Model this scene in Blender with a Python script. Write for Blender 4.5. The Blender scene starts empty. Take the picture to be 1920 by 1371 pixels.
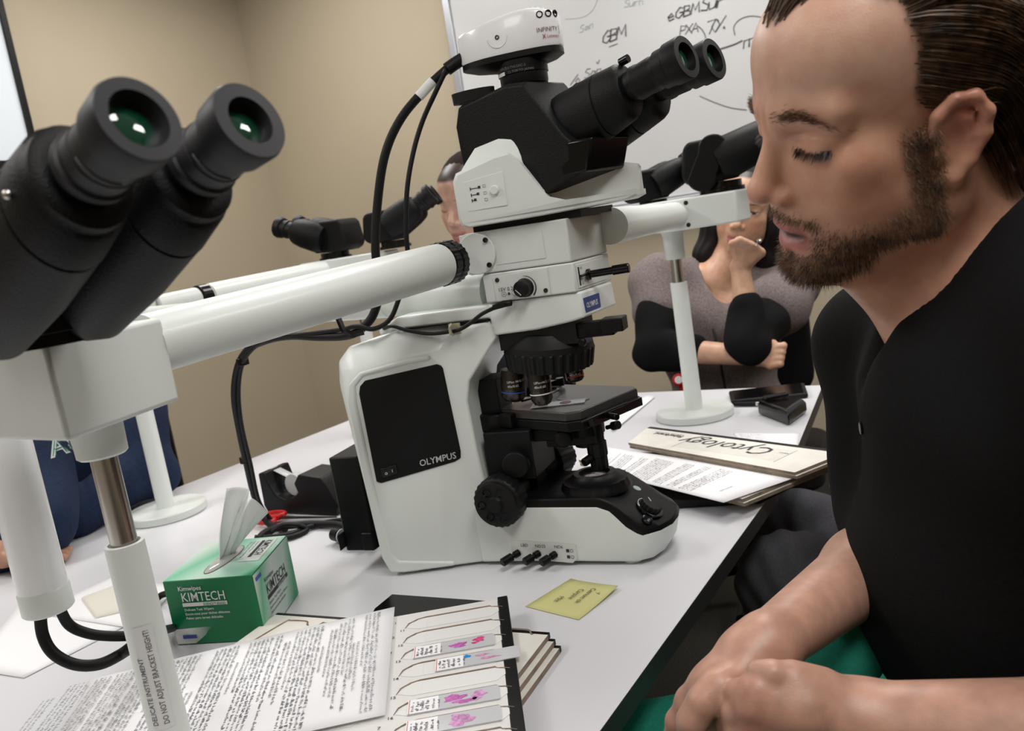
import bpy, bmesh, math, random
import numpy as np
from mathutils import Vector, Matrix, Quaternion
random.seed(7); rng = np.random.default_rng(7)
sc = bpy.context.scene
COL = sc.collection
PI = math.pi
R_ = math.radians

# ------------------------------------------------------------------ camera geometry (1920 x 1371 frame)
F = 1600.0; CX, CY = 960.0, 685.5
_D = np.array([1540, 9675, 1600.]); _D /= np.linalg.norm(_D)
_Y = np.array([353, -321, 1600.]); _Y -= _D*(_Y@_D); _Y /= np.linalg.norm(_Y)
_X = np.cross(_Y, -_D)
RW = np.stack([_X, _Y, -_D])              # camera (x right, y down, z forward) -> world
CAM = np.array([0, 0, 1.22])
TZ = 0.75                                  # table top height
def ray(px, py): return RW @ np.array([px-CX, py-CY, F])
def zpl(px, py, z=TZ):                     # point of a pixel on a horizontal plane
    d = ray(px, py); return Vector(CAM + d*((z-CAM[2])/d[2]))
def npl(px, py, n, c):                     # ... on the plane n.p = c
    d = ray(px, py); n = np.array(n, float); return Vector(CAM + d*((c-n@CAM)/(d@n)))
def dep(px, py, t):                        # ... at forward depth t
    return Vector(CAM + ray(px, py)*(t/F))

cam = bpy.data.cameras.new('camera'); camo = bpy.data.objects.new('camera', cam); COL.objects.link(camo)
cam.sensor_width = 36; cam.lens = F/1920*36; cam.clip_start = 0.02
m = Matrix.Identity(4)
for i in range(3):
    m[i][0] = RW[i][0]; m[i][1] = -RW[i][1]; m[i][2] = -RW[i][2]; m[i][3] = CAM[i]
camo.matrix_world = m
cam.dof.use_dof = True; cam.dof.focus_distance = 0.92; cam.dof.aperture_fstop = 10
sc.camera = camo
sc.view_settings.view_transform = 'Standard'; sc.view_settings.look = 'None'
sc.view_settings.gamma = 1; sc.view_settings.exposure = 0.04; sc.view_settings.use_curve_mapping = False
w = bpy.data.worlds.new('world'); sc.world = w; w.use_nodes = True
w.node_tree.nodes['Background'].inputs[0].default_value = (.9, .95, 1, 1)
w.node_tree.nodes['Background'].inputs[1].default_value = 0.02

# room axes
P3 = np.array([.309, .951, 0]); Q3 = np.array([-.951, .309, 0])
def pq(p, q, z=0): v = P3*p + Q3*q; return Vector((v[0], v[1], z))
CEIL = 2.75
LAMPS = [(2.2, -1.2), (2.2, .6), (2.2, 2.4), (.1, -.5), (-.2, 2.2), (-1.7, .4)]     # ceiling panels (p, q)
for (p_, q_) in LAMPS:
    l = bpy.data.lights.new('panel_light', 'AREA'); l.shape = 'RECTANGLE'; l.size = .56; l.size_y = 1.16
    l.energy = 24 if p_ > -1 else 9; l.color = (1, .975, .95)
    lo = bpy.data.objects.new('panel_light', l); COL.objects.link(lo)
    lo.location = pq(p_, q_, CEIL-.075); lo.rotation_euler = (0, 0, -R_(18))

# ------------------------------------------------------------------ materials
def mat(name, col, rough=.5, metal=0, bump=0, bscale=200, var=0, vscale=20, coat=0, spec=.5, emit=None, estr=0, alpha=1, sheen=0, trans=0, sss=0):
    m = bpy.data.materials.new(name); m.use_nodes = True; nt = m.node_tree; b = nt.nodes['Principled BSDF']
    c = (*col, 1)
    b.inputs['Base Color'].default_value = c; b.inputs['Roughness'].default_value = rough
    b.inputs['Metallic'].default_value = metal; b.inputs['Coat Weight'].default_value = coat
    b.inputs['Specular IOR Level'].default_value = spec
    b.inputs['Alpha'].default_value = alpha; b.inputs['Transmission Weight'].default_value = trans
    if sheen: b.inputs['Sheen Weight'].default_value = sheen
    if sss: b.inputs['Subsurface Weight'].default_value = sss; b.inputs['Subsurface Radius'].default_value = (.012, .004, .002); b.inputs['Subsurface Scale'].default_value = .6
    if emit: b.inputs['Emission Color'].default_value = (*emit, 1); b.inputs['Emission Strength'].default_value = estr
    tc = None
    if var or bump: tc = nt.nodes.new('ShaderNodeTexCoord')
    if var:
        n = nt.nodes.new('ShaderNodeTexNoise'); n.inputs['Scale'].default_value = vscale; n.inputs['Detail'].default_value = 6
        nt.links.new(tc.outputs['Object'], n.inputs['Vector'])
        r = nt.nodes.new('ShaderNodeValToRGB')
        r.color_ramp.elements[0].position = .3; r.color_ramp.elements[1].position = .7
        r.color_ramp.elements[0].color = tuple(max(0, x*(1-var)) for x in col)+(1,)
        r.color_ramp.elements[1].color = tuple(min(1, x*(1+var)) for x in col)+(1,)
        nt.links.new(n.outputs['Fac'], r.inputs[0]); nt.links.new(r.outputs[0], b.inputs['Base Color'])
    if bump:
        n = nt.nodes.new('ShaderNodeTexNoise'); n.inputs['Scale'].default_value = bscale; n.inputs['Detail'].default_value = 4
        nt.links.new(tc.outputs['Object'], n.inputs['Vector'])
        bp = nt.nodes.new('ShaderNodeBump'); bp.inputs['Strength'].default_value = bump; bp.inputs['Distance'].default_value = .002
        nt.links.new(n.outputs['Fac'], bp.inputs['Height']); nt.links.new(bp.outputs[0], b.inputs['Normal'])
    return m
M = {}
M['enamel'] = mat('white_enamel', (.74, .78, .75), .38, bump=.06, bscale=900, coat=.1)
M['enamel_grey'] = mat('grey_white_enamel', (.66, .69, .66), .42, bump=.06, bscale=900)
M['cam_white'] = mat('camera_white', (.86, .87, .88), .22, coat=.3)
M['black'] = mat('black_plastic', (.0035, .0035, .004), .42, spec=.22, bump=.12, bscale=1200)
M['black_tex'] = mat('black_textured_metal', (.0035, .0035, .004), .5, spec=.22, bump=.3, bscale=700)
M['black_gloss'] = mat('black_gloss', (.003, .003, .0035), .2, spec=.3)
M['rubber'] = mat('black_rubber', (.0045, .0045, .005), .52, spec=.28, bump=.1, bscale=500)
M['rubber_grey'] = mat('dark_grey_rubber', (.018, .018, .021), .5, spec=.35)
M['steel'] = mat('brushed_steel', (.62, .60, .57), .25, 1)
M['dark_steel'] = mat('dark_chrome', (.07, .06, .052), .25, .9)
M['glass_dark'] = mat('coated_lens', (.004, .045, .022), .04, coat=1, spec=1)
M['table'] = mat('white_laminate', (.68, .68, .71), .35, bump=.03, bscale=300, var=.015, vscale=6)
M['edge'] = mat('dark_table_edge', (.03, .028, .027), .5)
M['edge_grey'] = mat('grey_table_edge', (.10, .09, .085), .6)
M['paper'] = mat('white_paper', (.86, .86, .88), .7)
M['paper_grey'] = mat('grey_paper', (.7, .7, .72), .7)
M['ink'] = mat('ink_black', (.03, .03, .035), .7)
M['ink_grey'] = mat('ink_grey', (.16, .16, .17), .7)
M['label_white'] = mat('white_print', (.75, .75, .74), .6)
M['silver_print'] = mat('silver_print', (.55, .56, .57), .35)
M['board'] = mat('cream_cardboard', (.72, .70, .64), .7, var=.05, vscale=30)
M['board_edge'] = mat('cardboard_edge', (.25, .19, .14), .8, var=.3, vscale=60)
M['lcd'] = mat('whiteboard_face', (.60, .60, .60), .25, var=.03, vscale=3)
M['alu'] = mat('satin_aluminium', (.45, .46, .49), .35, .8)
M['wall'] = mat('beige_wall', (.43, .365, .265), .75, bump=.10, bscale=350, var=.03, vscale=2)
M['ceiling'] = mat('ceiling_tile', (.7, .7, .68), .9)
M['base'] = mat('baseboard', (.05, .045, .04), .6)
def carpet():
    m = mat('dark_carpet', (.03, .027, .02), .95, bump=1, bscale=500, var=.6, vscale=220); return m
M['carpet'] = carpet()
M['screen'] = mat('projection_screen', (.62, .66, .70), .6, emit=(.75, .83, .9), estr=.10)

# ------------------------------------------------------------------ mesh helpers
ROOT = {}
def orient(z, x=None):
    z = Vector(z).normalized()
    if x is None: x = Vector((1, 0, 0)) if abs(z.x) < .9 else Vector((0, 1, 0))
    x = Vector(x); x = (x - z*x.dot(z)).normalized(); y = z.cross(x)
    return Matrix((x, y, z)).transposed()
class MB:
    def __init__(s, T=None): s.v = []; s.f = []; s.m = []; s.T = T; s.mi = 0
    def vs(s, pts):
        o = len(s.v)
        for p in pts:
            p = Vector(p); s.v.append(tuple(s.T @ p) if s.T is not None else tuple(p))
        return o
    def face(s, idx): s.f.append(tuple(idx)); s.m.append(s.mi)
    def loft(s, rings, cap=(1, 1), closed=True):
        n = len(rings[0]); o = [s.vs(r) for r in rings]
        for a in range(len(rings)-1):
            for i in range(n if closed else n-1):
                j = (i+1) % n; s.face((o[a]+i, o[a]+j, o[a+1]+j, o[a+1]+i))
        if cap[0]: s.face([o[0]+i for i in range(n)][::-1])
        if cap[1]: s.face([o[-1]+i for i in range(n)])
        return s
    def box(s, c, d, rot=None):
        c = Vector(c); hx, hy, hz = d[0]/2, d[1]/2, d[2]/2
        rot = rot or Matrix.Identity(3)
        P = lambda x, y, z: c + rot @ Vector((x, y, z))
        return s.loft([[P(-hx, -hy, z), P(hx, -hy, z), P(hx, hy, z), P(-hx, hy, z)] for z in (-hz, hz)])
    def rbox(s, c, d, r, rot=None, n=5, axis=2):   # box with rounded vertical corners about `axis`
        c = Vector(c); rot = rot or Matrix.Identity(3)
        dims = list(d); h = dims.pop(axis); a, b = dims[0]/2, dims[1]/2
        pts = []
        for (sx, sy, a0) in ((1, 1, 0), (-1, 1, 90), (-1, -1, 180), (1, -1, 270)):
            for k in range(n+1):
                t = R_(a0+90*k/n); pts.append((sx*(a-r)+r*math.cos(t), sy*(b-r)+r*math.sin(t)))
        def V(u, v, w):
            q = [u, v]; q.insert(axis, w); return c + rot @ Vector(q)
        return s.loft([[V(u, v, z) for (u, v) in pts] for z in (-h/2, h/2)])
    def lathe(s, p, ax, prof, n=32, cap=(1, 1), rib=None):   # prof: (t along axis, radius)
        Rm = orient(ax); p = Vector(p); rings = []
        for pr in prof:
            t, r = pr[0], pr[1]; ribd = pr[2] if len(pr) > 2 else 0
            ring = []
            for k in range(n):
                a = 2*PI*k/n; rr = r - (ribd if (k//2) % 2 else 0)
                ring.append(p + Rm @ Vector((rr*math.cos(a), rr*math.sin(a), t)))
            rings.append(ring)
        return s.loft(rings, cap)
    def tube(s, path, r, n=10, cap=(1, 1), flat=1):
        path = [Vector(p) for p in path]; N = len(path)
        rs = r if isinstance(r, (list, tuple)) else [r]*N
        t0 = (path[1]-path[0]).normalized(); Rm = orient(t0); rings = []
        x = Rm.col[0].copy()
        for i, p in enumerate(path):
            t = (path[min(i+1, N-1)]-path[max(i-1, 0)]).normalized()
            x = (x - t*x.dot(t)).normalized(); y = t.cross(x)
            rings.append([p + (x*math.cos(2*PI*k/n) + y*math.sin(2*PI*k/n)*flat)*rs[i] for k in range(n)])
        return s.loft(rings, cap)
    def prism(s, poly, vec):
        vec = Vector(vec); return s.loft([[Vector(p) for p in poly], [Vector(p)+vec for p in poly]])
    def sphere(s, c, r, n=16, sc_=(1, 1, 1), rot=None):
        rings = []; c = Vector(c); rot = rot or Matrix.Identity(3)
        for a in range(1, n):
            t = PI*a/n
            rings.append([c + rot @ Vector((r*sc_[0]*math.sin(t)*math.cos(2*PI*k/(2*n)), r*sc_[1]*math.sin(t)*math.sin(2*PI*k/(2*n)), r*sc_[2]*math.cos(t))) for k in range(2*n)])
        return s.loft(rings)
    def add(s, V, Fs):
        o = s.vs(V)
        for f in Fs: s.face([o+i for i in f])
        return s
    def build(s, name, mats, parent=None, bevel=0, seg=2, smooth=40, origin=None, flip=False):
        me = bpy.data.meshes.new(name)
        if parent is not None: o0 = ROOT[parent.name]
        elif origin is not None: o0 = Vector(origin)
        else:
            a = np.array(s.v); o0 = Vector((float((a[:, 0].min()+a[:, 0].max())/2), float((a[:, 1].min()+a[:, 1].max())/2), float(a[:, 2].min())))
        me.from_pydata([tuple(Vector(v)-o0) for v in s.v], [], s.f)
        if not isinstance(mats, (list, tuple)): mats = [mats]
        for m_ in mats: me.materials.append(M[m_] if isinstance(m_, str) else m_)
        if len(mats) > 1: me.polygons.foreach_set('material_index', s.m)
        bm = bmesh.new(); bm.from_mesh(me)
        bmesh.ops.remove_doubles(bm, verts=bm.verts, dist=1e-6)
        bmesh.ops.recalc_face_normals(bm, faces=bm.faces); bm.to_mesh(me); bm.free()
        if smooth:
            me.polygons.foreach_set('use_smooth', [True]*len(me.polygons)); me.set_sharp_from_angle(angle=R_(smooth))
        o = bpy.data.objects.new(name, me); COL.objects.link(o)
        if parent is not None: o.parent = parent; ROOT[o.name] = o0
        else: o.location = o0; ROOT[o.name] = o0
        if bevel:
            b = o.modifiers.new('bevel', 'BEVEL'); b.width = bevel; b.segments = seg; b.limit_method = 'ANGLE'; b.angle_limit = R_(35)
        return o
def tag(o, label=None, cat=None, group=None, kind=None):
    if label: o['label'] = label
    if cat: o['category'] = cat
    if group: o['group'] = group
    if kind: o['kind'] = kind
    return o
def thing(name, loc, label, cat, group=None):
    o = bpy.data.objects.new(name, None); COL.objects.link(o); o.location = Vector(loc); o.empty_display_size = .05
    ROOT[o.name] = Vector(loc); return tag(o, label, cat, group)
def struct(name, mb, mt, **k):
    o = mb.build(name, mt, **k); o['kind'] = 'structure'; return o
def smoothpath(pts, n=8):                 # Catmull-Rom
    pts = [Vector(p) for p in pts]; out = []
    P_ = [pts[0]*2-pts[1]] + pts + [pts[-1]*2-pts[-2]]
    for i in range(1, len(P_)-2):
        a, b, c, d = P_[i-1:i+3]
        for k in range(n):
            t = k/n
            out.append(.5*((2*b)+(c-a)*t+(2*a-5*b+4*c-d)*t*t+(3*b-a-3*c+d)*t**3))
    out.append(pts[-1]); return out
_tc = {}
def text_geo(string, size, align='LEFT', bold=0):
    cu = bpy.data.curves.new('t', 'FONT'); cu.body = string; cu.size = size; cu.align_x = align
    cu.offset = bold*size; cu.resolution_u = 2
    o = bpy.data.objects.new('t', cu); COL.objects.link(o)
    bpy.context.view_layer.update()
    me = o.to_mesh(); V = [v.co.copy() for v in me.vertices]; Fs = [tuple(p.vertices) for p in me.polygons]
    o.to_mesh_clear(); bpy.data.objects.remove(o); bpy.data.curves.remove(cu)
    return V, Fs
def add_text(mb, string, size, o, x, y, bold=0, align='LEFT', sx=1, lift=.0004):
    V, Fs = text_geo(string, size, align, bold); x = Vector(x).normalized(); y = Vector(y).normalized(); n = x.cross(y)
    o = Vector(o)+n*lift
    return mb.add([o + x*v.x*sx + y*v.y for v in V], Fs)
def quadpatch(mb, o, x, y, w_, h_, lift=.0003):
    x = Vector(x).normalized(); y = Vector(y).normalized(); o = Vector(o)+x.cross(y)*lift
    return mb.add([o, o+x*w_, o+x*w_+y*h_, o+y*h_], [(0, 1, 2, 3)])
def strokes(mb, lines, o, x, y, wd, lift=.0006):  # hand writing: polylines in (u,v) metres
    x = Vector(x).normalized(); y = Vector(y).normalized(); n = x.cross(y)
    for L in lines:
        pts = [Vector(o)+x*u+y*v+n*lift for u, v in L]
        mb.tube(pts, wd, 4)
def print_lines(mb, o, x, y, w_, h_, nl, ch, rs=None, indent=0, fill=.62, full=True):  # rows of tiny unreadable glyphs
    rs = rs or random.Random(3); x = Vector(x).normalized(); y = Vector(y).normalized(); n = x.cross(y)
    o = Vector(o)+n*.0004; dy = h_/nl; dx = w_/ch
    for i in range(nl):
        yy = h_-dy*(i+1); j = indent if i == 0 else 0; end = ch if (i < nl-1 or full) else int(ch*rs.uniform(.3, .9)); wl = rs.randint(2, 9)
        while j < end:
            if wl == 0: wl = rs.randint(2, 9); j += 1; continue
            wl -= 1; hh = dy*fill*rs.choice((.55, .55, .6, .85, 1)); bw = dx*rs.uniform(.35, .75); dn = dy*.12 if rs.random() < .12 else 0
            a = o+x*(j*dx)+y*(yy-dn)
            if rs.random() < .5: mb.add([a, a+x*bw, a+x*bw+y*hh, a+y*hh], [(0, 1, 2, 3)])
            else: mb.add([a, a+x*bw*.45, a+x*bw*.45+y*hh, a+y*hh, a+x*bw*.4+y*hh*.5, a+x*bw*1.1+y*hh*.5, a+x*bw*1.1+y*hh*.75, a+x*bw*.4+y*hh*.75], [(0, 1, 2, 3), (4, 5, 6, 7)])
            j += 1
# ------------------------------------------------------------------ the room
WP, WQ = 3.3, 3.33; WP0, WQ0 = -2.6, -3.4
def wallbox(p0, p1, q0, q1, z0=0, z1=CEIL):
    mb = MB(); ring = [pq(p0, q0), pq(p1, q0), pq(p1, q1), pq(p0, q1)]
    mb.loft([[v+Vector((0, 0, z0)) for v in ring], [v+Vector((0, 0, z1)) for v in ring]]); return mb
struct('floor', wallbox(WP0, WP, WQ0, WQ, -.1, 0), 'carpet', smooth=0)
struct('ceiling', wallbox(WP0, WP, WQ0, WQ, CEIL, CEIL+.1), 'ceiling', smooth=0)
struct('wall_back', wallbox(WP, WP+.12, WQ0-.12, WQ+.12), 'wall', smooth=0)
struct('wall_left', wallbox(WP0, WP, WQ, WQ+.12), 'wall', smooth=0)
struct('wall_front', wallbox(WP0-.12, WP0, WQ0-.12, WQ+.12), 'wall', smooth=0)
struct('wall_right', wallbox(WP0, WP, WQ0-.12, WQ0), 'wall', smooth=0)
struct('baseboard_back', wallbox(WP-.012, WP-.0005, WQ0+.001, WQ-.013, 0.001, .1), 'base', smooth=0)
struct('baseboard_left', wallbox(WP0+.001, WP-.001, WQ-.012, WQ-.0005, 0.001, .1), 'base', smooth=0)
M['diffuser'] = mat('lamp_diffuser', (.9, .9, .88), .6, emit=(1, .97, .92), estr=1.6)
for i, (p_, q_) in enumerate(LAMPS):
    t = thing('ceiling_light', pq(p_, q_, CEIL-.07), 'fluorescent ceiling panel above the %s' % ['whiteboard end of the room on the right', 'far table', 'corner between the beige walls', 'chair of the man in black', 'near end of the table on the left', 'near end of the room'][i], 'ceiling light', 'ceiling light panels')
    mb = MB()
    for (a, b, c, d) in ((-.6, .6, -.3, -.28), (-.6, .6, .28, .3), (-.6, -.58, -.28, .28), (.58, .6, -.28, .28)):
        mb.loft([[pq(p_+x, q_+y, z) for x, y in ((a, c), (b, c), (b, d), (a, d))] for z in (CEIL-.07, CEIL-.002)])
    mb.build('lamp_frame', 'alu', t, smooth=0)
    mb = MB(); mb.loft([[pq(p_+x, q_+y, z) for x, y in ((-.58, -.28), (.58, -.28), (.58, .28), (-.58, .28))] for z in (CEIL-.05, CEIL-.045)])
    mb.build('diffuser', 'diffuser', t, smooth=0)

# whiteboard on the back wall
ql = 2.06; zb = 1.235; zt = 2.46; qr = -1.6
wbt = thing('whiteboard', pq(WP-.02, (ql+qr)/2, zb), 'large whiteboard with faint handwritten notes on the beige back wall', 'whiteboard')
mb = wallbox(WP-.018, WP-.001, qr, ql, zb, zt); mb.build('board_face', 'lcd', wbt, smooth=0)
mb = MB()
for (q0, q1, z0, z1) in ((qr-.03, ql+.03, zt, zt+.03), (qr-.03, ql+.03, zb-.03, zb), (ql, ql+.035, zb, zt), (qr-.035, qr, zb, zt)):
    ring = [pq(WP-.028, q0), pq(WP-.001, q0), pq(WP-.001, q1), pq(WP-.028, q1)]
    mb.loft([[v+Vector((0, 0, z0)) for v in ring], [v+Vector((0, 0, z1)) for v in ring]])
mb.build('board_frame', 'alu', wbt, bevel=.003)
mb = MB(); ring = [pq(WP-.09, qr+.3), pq(WP-.028, qr+.3), pq(WP-.028, ql-.25), pq(WP-.09, ql-.25)]
mb.loft([[v+Vector((0, 0, zb-.03)) for v in ring], [v+Vector((0, 0, zb-.012)) for v in ring]]); mb.build('marker_tray', 'alu', wbt, bevel=.003)
# handwriting, traced as strokes on the board face
wc = WP-.0195
def wbp(px, py): return npl(px, py, P3, wc)
def glyphs(mb, s, x0, y0, h, wd, slope=-.25, adv=None):
    G = {'G': [[(.9, .85), (.5, 1), (.1, .6), (.1, .2), (.5, 0), (.9, .3), (.9, .5), (.5, .5)]], 'B': [[(.1, 0), (.1, 1), (.7, .9), (.7, .6), (.15, .5), (.8, .4), (.8, .05), (.1, 0)]],
         'M': [[(0, 0), (.15, 1), (.5, .3), (.85, 1), (1, 0)]], 'e': [[(.1, .3), (.8, .35), (.5, .65), (.1, .4), (.3, 0), (.85, .1)]], 'P': [[(.1, 0), (.15, 1), (.8, .85), (.7, .5), (.15, .45)]],
         'X': [[(0, 0), (.9, 1)], [(0, 1), (.9, 0)]], 'A': [[(0, 0), (.5, 1), (.9, 0)], [(.2, .4), (.75, .4)]], 'S': [[(.8, .9), (.3, 1), (.1, .7), (.7, .4), (.6, 0), (0, .1)]],
         'u': [[(0, .6), (.1, 0), (.6, .1), (.7, .6), (.75, 0)]], 'r': [[(.1, .6), (.15, 0), (.2, .5), (.7, .6)]], '7': [[(0, 1), (.8, 1), (.3, 0)]], '0': [[(.4, 1), (0, .5), (.4, 0), (.8, .5), (.4, 1)]],
         '%': [[(.9, 1), (0, 0)], [(.1, .9), (.2, .7), (.05, .8), (.1, .9)], [(.8, .2), (.9, 0), (.7, .1), (.8, .2)]], 'a': [[(.7, .5), (.3, .6), (.1, .2), (.4, 0), (.7, .5), (.8, 0)]], 'n': [[(.1, 0), (.1, .6), (.6, .6), (.7, 0)]],
         'l': [[(.3, 1), (.35, 0)]], 'o': [[(.4, .6), (.1, .3), (.4, 0), (.7, .3), (.4, .6)]], 'c': [[(.7, .5), (.3, .6), (.1, .3), (.3, 0), (.7, .1)]], 'i': [[(.3, .6), (.35, 0)], [(.3, .8), (.3, .85)]], 'v': [[(0, .6), (.3, 0), (.7, .6)]],
         '/': [[(.9, 1), (0, 0)]], ' ': []}
    adv = adv or h*.95; x = x0
    for ch in s:
        for L in G.get(ch, []):
            pts = []
            for u, v in L:
                X_ = x+u*h*.8+v*h*.1; Y_ = y0+slope*(X_-x0)-v*h; pts.append(wbp(X_, Y_))
            mb.tube(pts, wd, 4)
        x += adv
M['marker'] = mat('marker_ink', (.06, .06, .065), .5); M['faint'] = mat('wiped_green_ink', (.42, .50, .48), .5)
def words(f, mt='marker', nm='handwritten_word'):
    mb = MB(); f(mb); mb.build(nm, mt, wbt)
def curve(*pts, w=.0016): return lambda mb: mb.tube(smoothpath([wbp(*p) for p in pts], 5), w, 4)
for a_ in (('GBM', 1128, 84, 23, .0026, -.35, 13.5), ('eGBM', 1250, 41, 20, .0026, -.3, 15), ('Sur', 1314, 22, 24, .0026, -.25, 14), ('PXA', 1273, 67, 18, .0017, -.2, 11.5), ('70%', 1324, 66, 24, .0019, -.35, 9),
           ('nnna', 1392, 92, 24, .0022, -.35, 10), ('San', 1095, 148, 17, .0016, -.3, 11), ('/o', 1069, 160, 18, .0016, -.2, 8)): words(lambda mb, a_=a_: glyphs(mb, *a_))
for c_ in (curve((1142, 88), (1150, 85), (1158, 82)), curve((1308, 48), (1318, 58), (1323, 72), (1319, 86)), curve((1330, 98), (1350, 92), (1375, 84), (1392, 76), w=.0026), curve((1378, 66), (1376, 50), (1388, 36), (1408, 30), (1430, 33), (1450, 42)),
           curve((1118, 116), (1121, 119), (1124, 112)), curve((1312, 180), (1340, 192), (1370, 202), (1400, 206), w=.0014)): words(c_, nm='pen_stroke')
for a_ in (('Surn', 1170, 14, 14, .0013, -.15, 9), ('San', 1086, 62, 13, .0012, -.4, 9)): words(lambda mb, a_=a_: glyphs(mb, *a_), 'faint', 'faint_word')
words(curve((1120, 0), (1110, 20), (1092, 32), (1060, 36), w=.001), 'faint', 'faint_stroke')

# wall screen on the left wall
t = thing('wall_screen', pq(2.1, WQ-.03, 1.72), 'pale wall screen with thin black frame, cut off by the left edge', 'screen')
def lw(p, z, d): return pq(p, WQ-d, z)
pr, zs0, zs1, pl = 2.045, 1.755, 2.6, 0.4
mb = MB(); mb.loft([[lw(p, z, d) for p, z in ((pl, zs0), (pr, zs0), (pr, zs1), (pl, zs1))] for d in (.001, .03)]); mb.build('panel', 'screen', t, smooth=0)
mb = MB()
for (a, b, c, d) in ((pl-.02, pr+.02, zs0-.025, zs0), (pl-.02, pr+.02, zs1, zs1+.025), (pr, pr+.022, zs0, zs1), (pl-.02, pl, zs0, zs1)):
    mb.loft([[lw(p, z, dd) for p, z in ((a, c), (b, c), (b, d), (a, d))] for dd in (.001, .045)])
mb.build('screen_frame', 'black', t, bevel=.002)

# ------------------------------------------------------------------ tables
def slab(mb, poly, z0, z1): mb.loft([[Vector((x, y, z0)) for x, y in poly], [Vector((x, y, z1)) for x, y in poly]])
def table(name, poly, legs, label, edge):
    c = sum((Vector((x, y, 0)) for x, y in poly), Vector())/len(poly)
    t = thing(name, c, label, 'table')
    mb = MB(); slab(mb, poly, TZ-.027, TZ); o = mb.build('tabletop', ['table', edge], t, smooth=0, bevel=.0015)
    for p in o.data.polygons:
        if abs(p.normal.z) < .5: p.material_index = 1
    for (x, y) in legs:
        mb = MB(); mb.lathe((x, y, 0.001), (0, 0, 1), [(0, .03), (.006, .03), (.012, .024), (TZ-.045, .024), (TZ-.04, .045), (TZ-.028, .045)], 20); mb.build('leg', 'black', t)
    return t
e1 = zpl(1441, 933); e3 = zpl(1125, 1371); dr = (e1-e3).normalized()
A = e3 - dr*1.0; B = e1+dr*.04
bl = zpl(330, 915); bl2 = zpl(650, 790); lv = (bl2-bl).normalized(); Ln = bl-lv*1.9
xy = lambda *a: [(p.x, p.y) for p in a]
c1 = zpl(1543, 722); c2 = zpl(1497, 835); bk = zpl(1225, 735); kd = (bk-c1).normalized(); Lf = c1+kd*1.30
table('conference_table', xy(A, B, c2, c1, Lf, bl2, Ln), xy(A-Vector((.6, -.2, 0)), B-Vector((.65, .25, 0)), c1-Vector((.55, .2, 0)), bl2+Vector((.15, -.1, 0)), Ln+Vector((.2, .2, 0))),
      'white laminate conference table with black edge, carrying all the microscopes and papers', 'edge')
# ------------------------------------------------------------------ main microscope (local frame: x front, y away, z up)
AZ = R_(-8); MO = Vector((-.288, 1.188, TZ+.001))
TM = Matrix.Translation(MO) @ Matrix.Rotation(AZ, 4, 'Z')
ma = np.array([math.cos(AZ), math.sin(AZ), 0]); ml = np.array([-math.sin(AZ), math.cos(AZ), 0])
def ms(px, py, y):                       # pixel -> local point on the plane y = const of the microscope
    w_ = npl(px, py, ml, y + ml@np.array(MO)); return TM.inverted() @ w_
YC = -.028
scope = thing('microscope', MO, 'large white and black laboratory microscope with camera on top, in the middle of the table', 'microscope')
def mir(y): return 2*YC-y
def yn(x):                               # near face of the flared rear housing
    return -.13 + (x+.195)*.33
# frame: housing + column + base + upper arm
mb = MB(TM)
inner = [(-.19, .006), (-.198, .03), (-.203, .15), (-.205, .262), (-.199, .288), (-.180, .303), (-.115, .3115), (-.085, .312), (-.07, .318), (-.052, .342), (.0, .345), (.008, .34), (.010, .322), (-.02, .288), (-.038, .268), (-.046, .24), (-.044, .17), (-.038, .09), (-.038, .008), (-.06, .003), (-.12, .003), (-.17, .003)]
outer = [(-.196, .004), (-.206, .03), (-.215, .15), (-.226, .29), (-.222, .318), (-.205, .336), (-.150, .346), (-.10, .3485), (-.07, .3492), (-.052, .3495), (.0, .3495), (.010, .345), (.013, .324), (-.02, .286), (-.038, .266), (-.046, .24), (-.044, .17), (-.038, .09), (-.038, .008), (-.06, .003), (-.12, .003), (-.17, .003)]
def ring(o, dy): return [(x, min(yn(x), -.083)+dy, z) for x, z in o]
def ringf(o, dy): return [(x, mir(min(yn(x), -.083)+dy), z) for x, z in o]
mid = [((a[0]*.5+b[0]*.5)-(.002 if a[0] < -.19 else 0), a[1]*.4+b[1]*.6) for a, b in zip(inner, outer)]
inn = ring(inner, 0); o_ = mb.vs(inn); mb.face([o_+i for i in (19, 20, 21)+tuple(range(10))]); mb.face([o_+i for i in range(9, 20)])
mb.loft([ring(inner, 0), ring([(a[0]*.85+b[0]*.15, a[1]*.85+b[1]*.15) for a, b in zip(inner, outer)], .003), ring(mid, .014), ring(outer, .03), ringf(outer, .03), ringf(mid, .014), ringf(inner, 0)], cap=(0, 1))
rim_ = [(-.10, .004), (-.17, .004), (-.189, .007), (-.197, .03), (-.202, .15), (-.204, .262), (-.198, .287), (-.180, .302), (-.115, .3105), (-.085, .311), (-.085, .3045), (-.115, .304), (-.176, .2965), (-.189, .284), (-.192, .262), (-.190, .15), (-.184, .035), (-.175, .022), (-.10, .010)]
mb.loft([[(x, -.13+(x+.195)*.33-d, z) for x, z in rim_] for d in (-.002, .004)])
body = mb.build('frame', 'enamel', scope, bevel=.004, seg=3)
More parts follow.
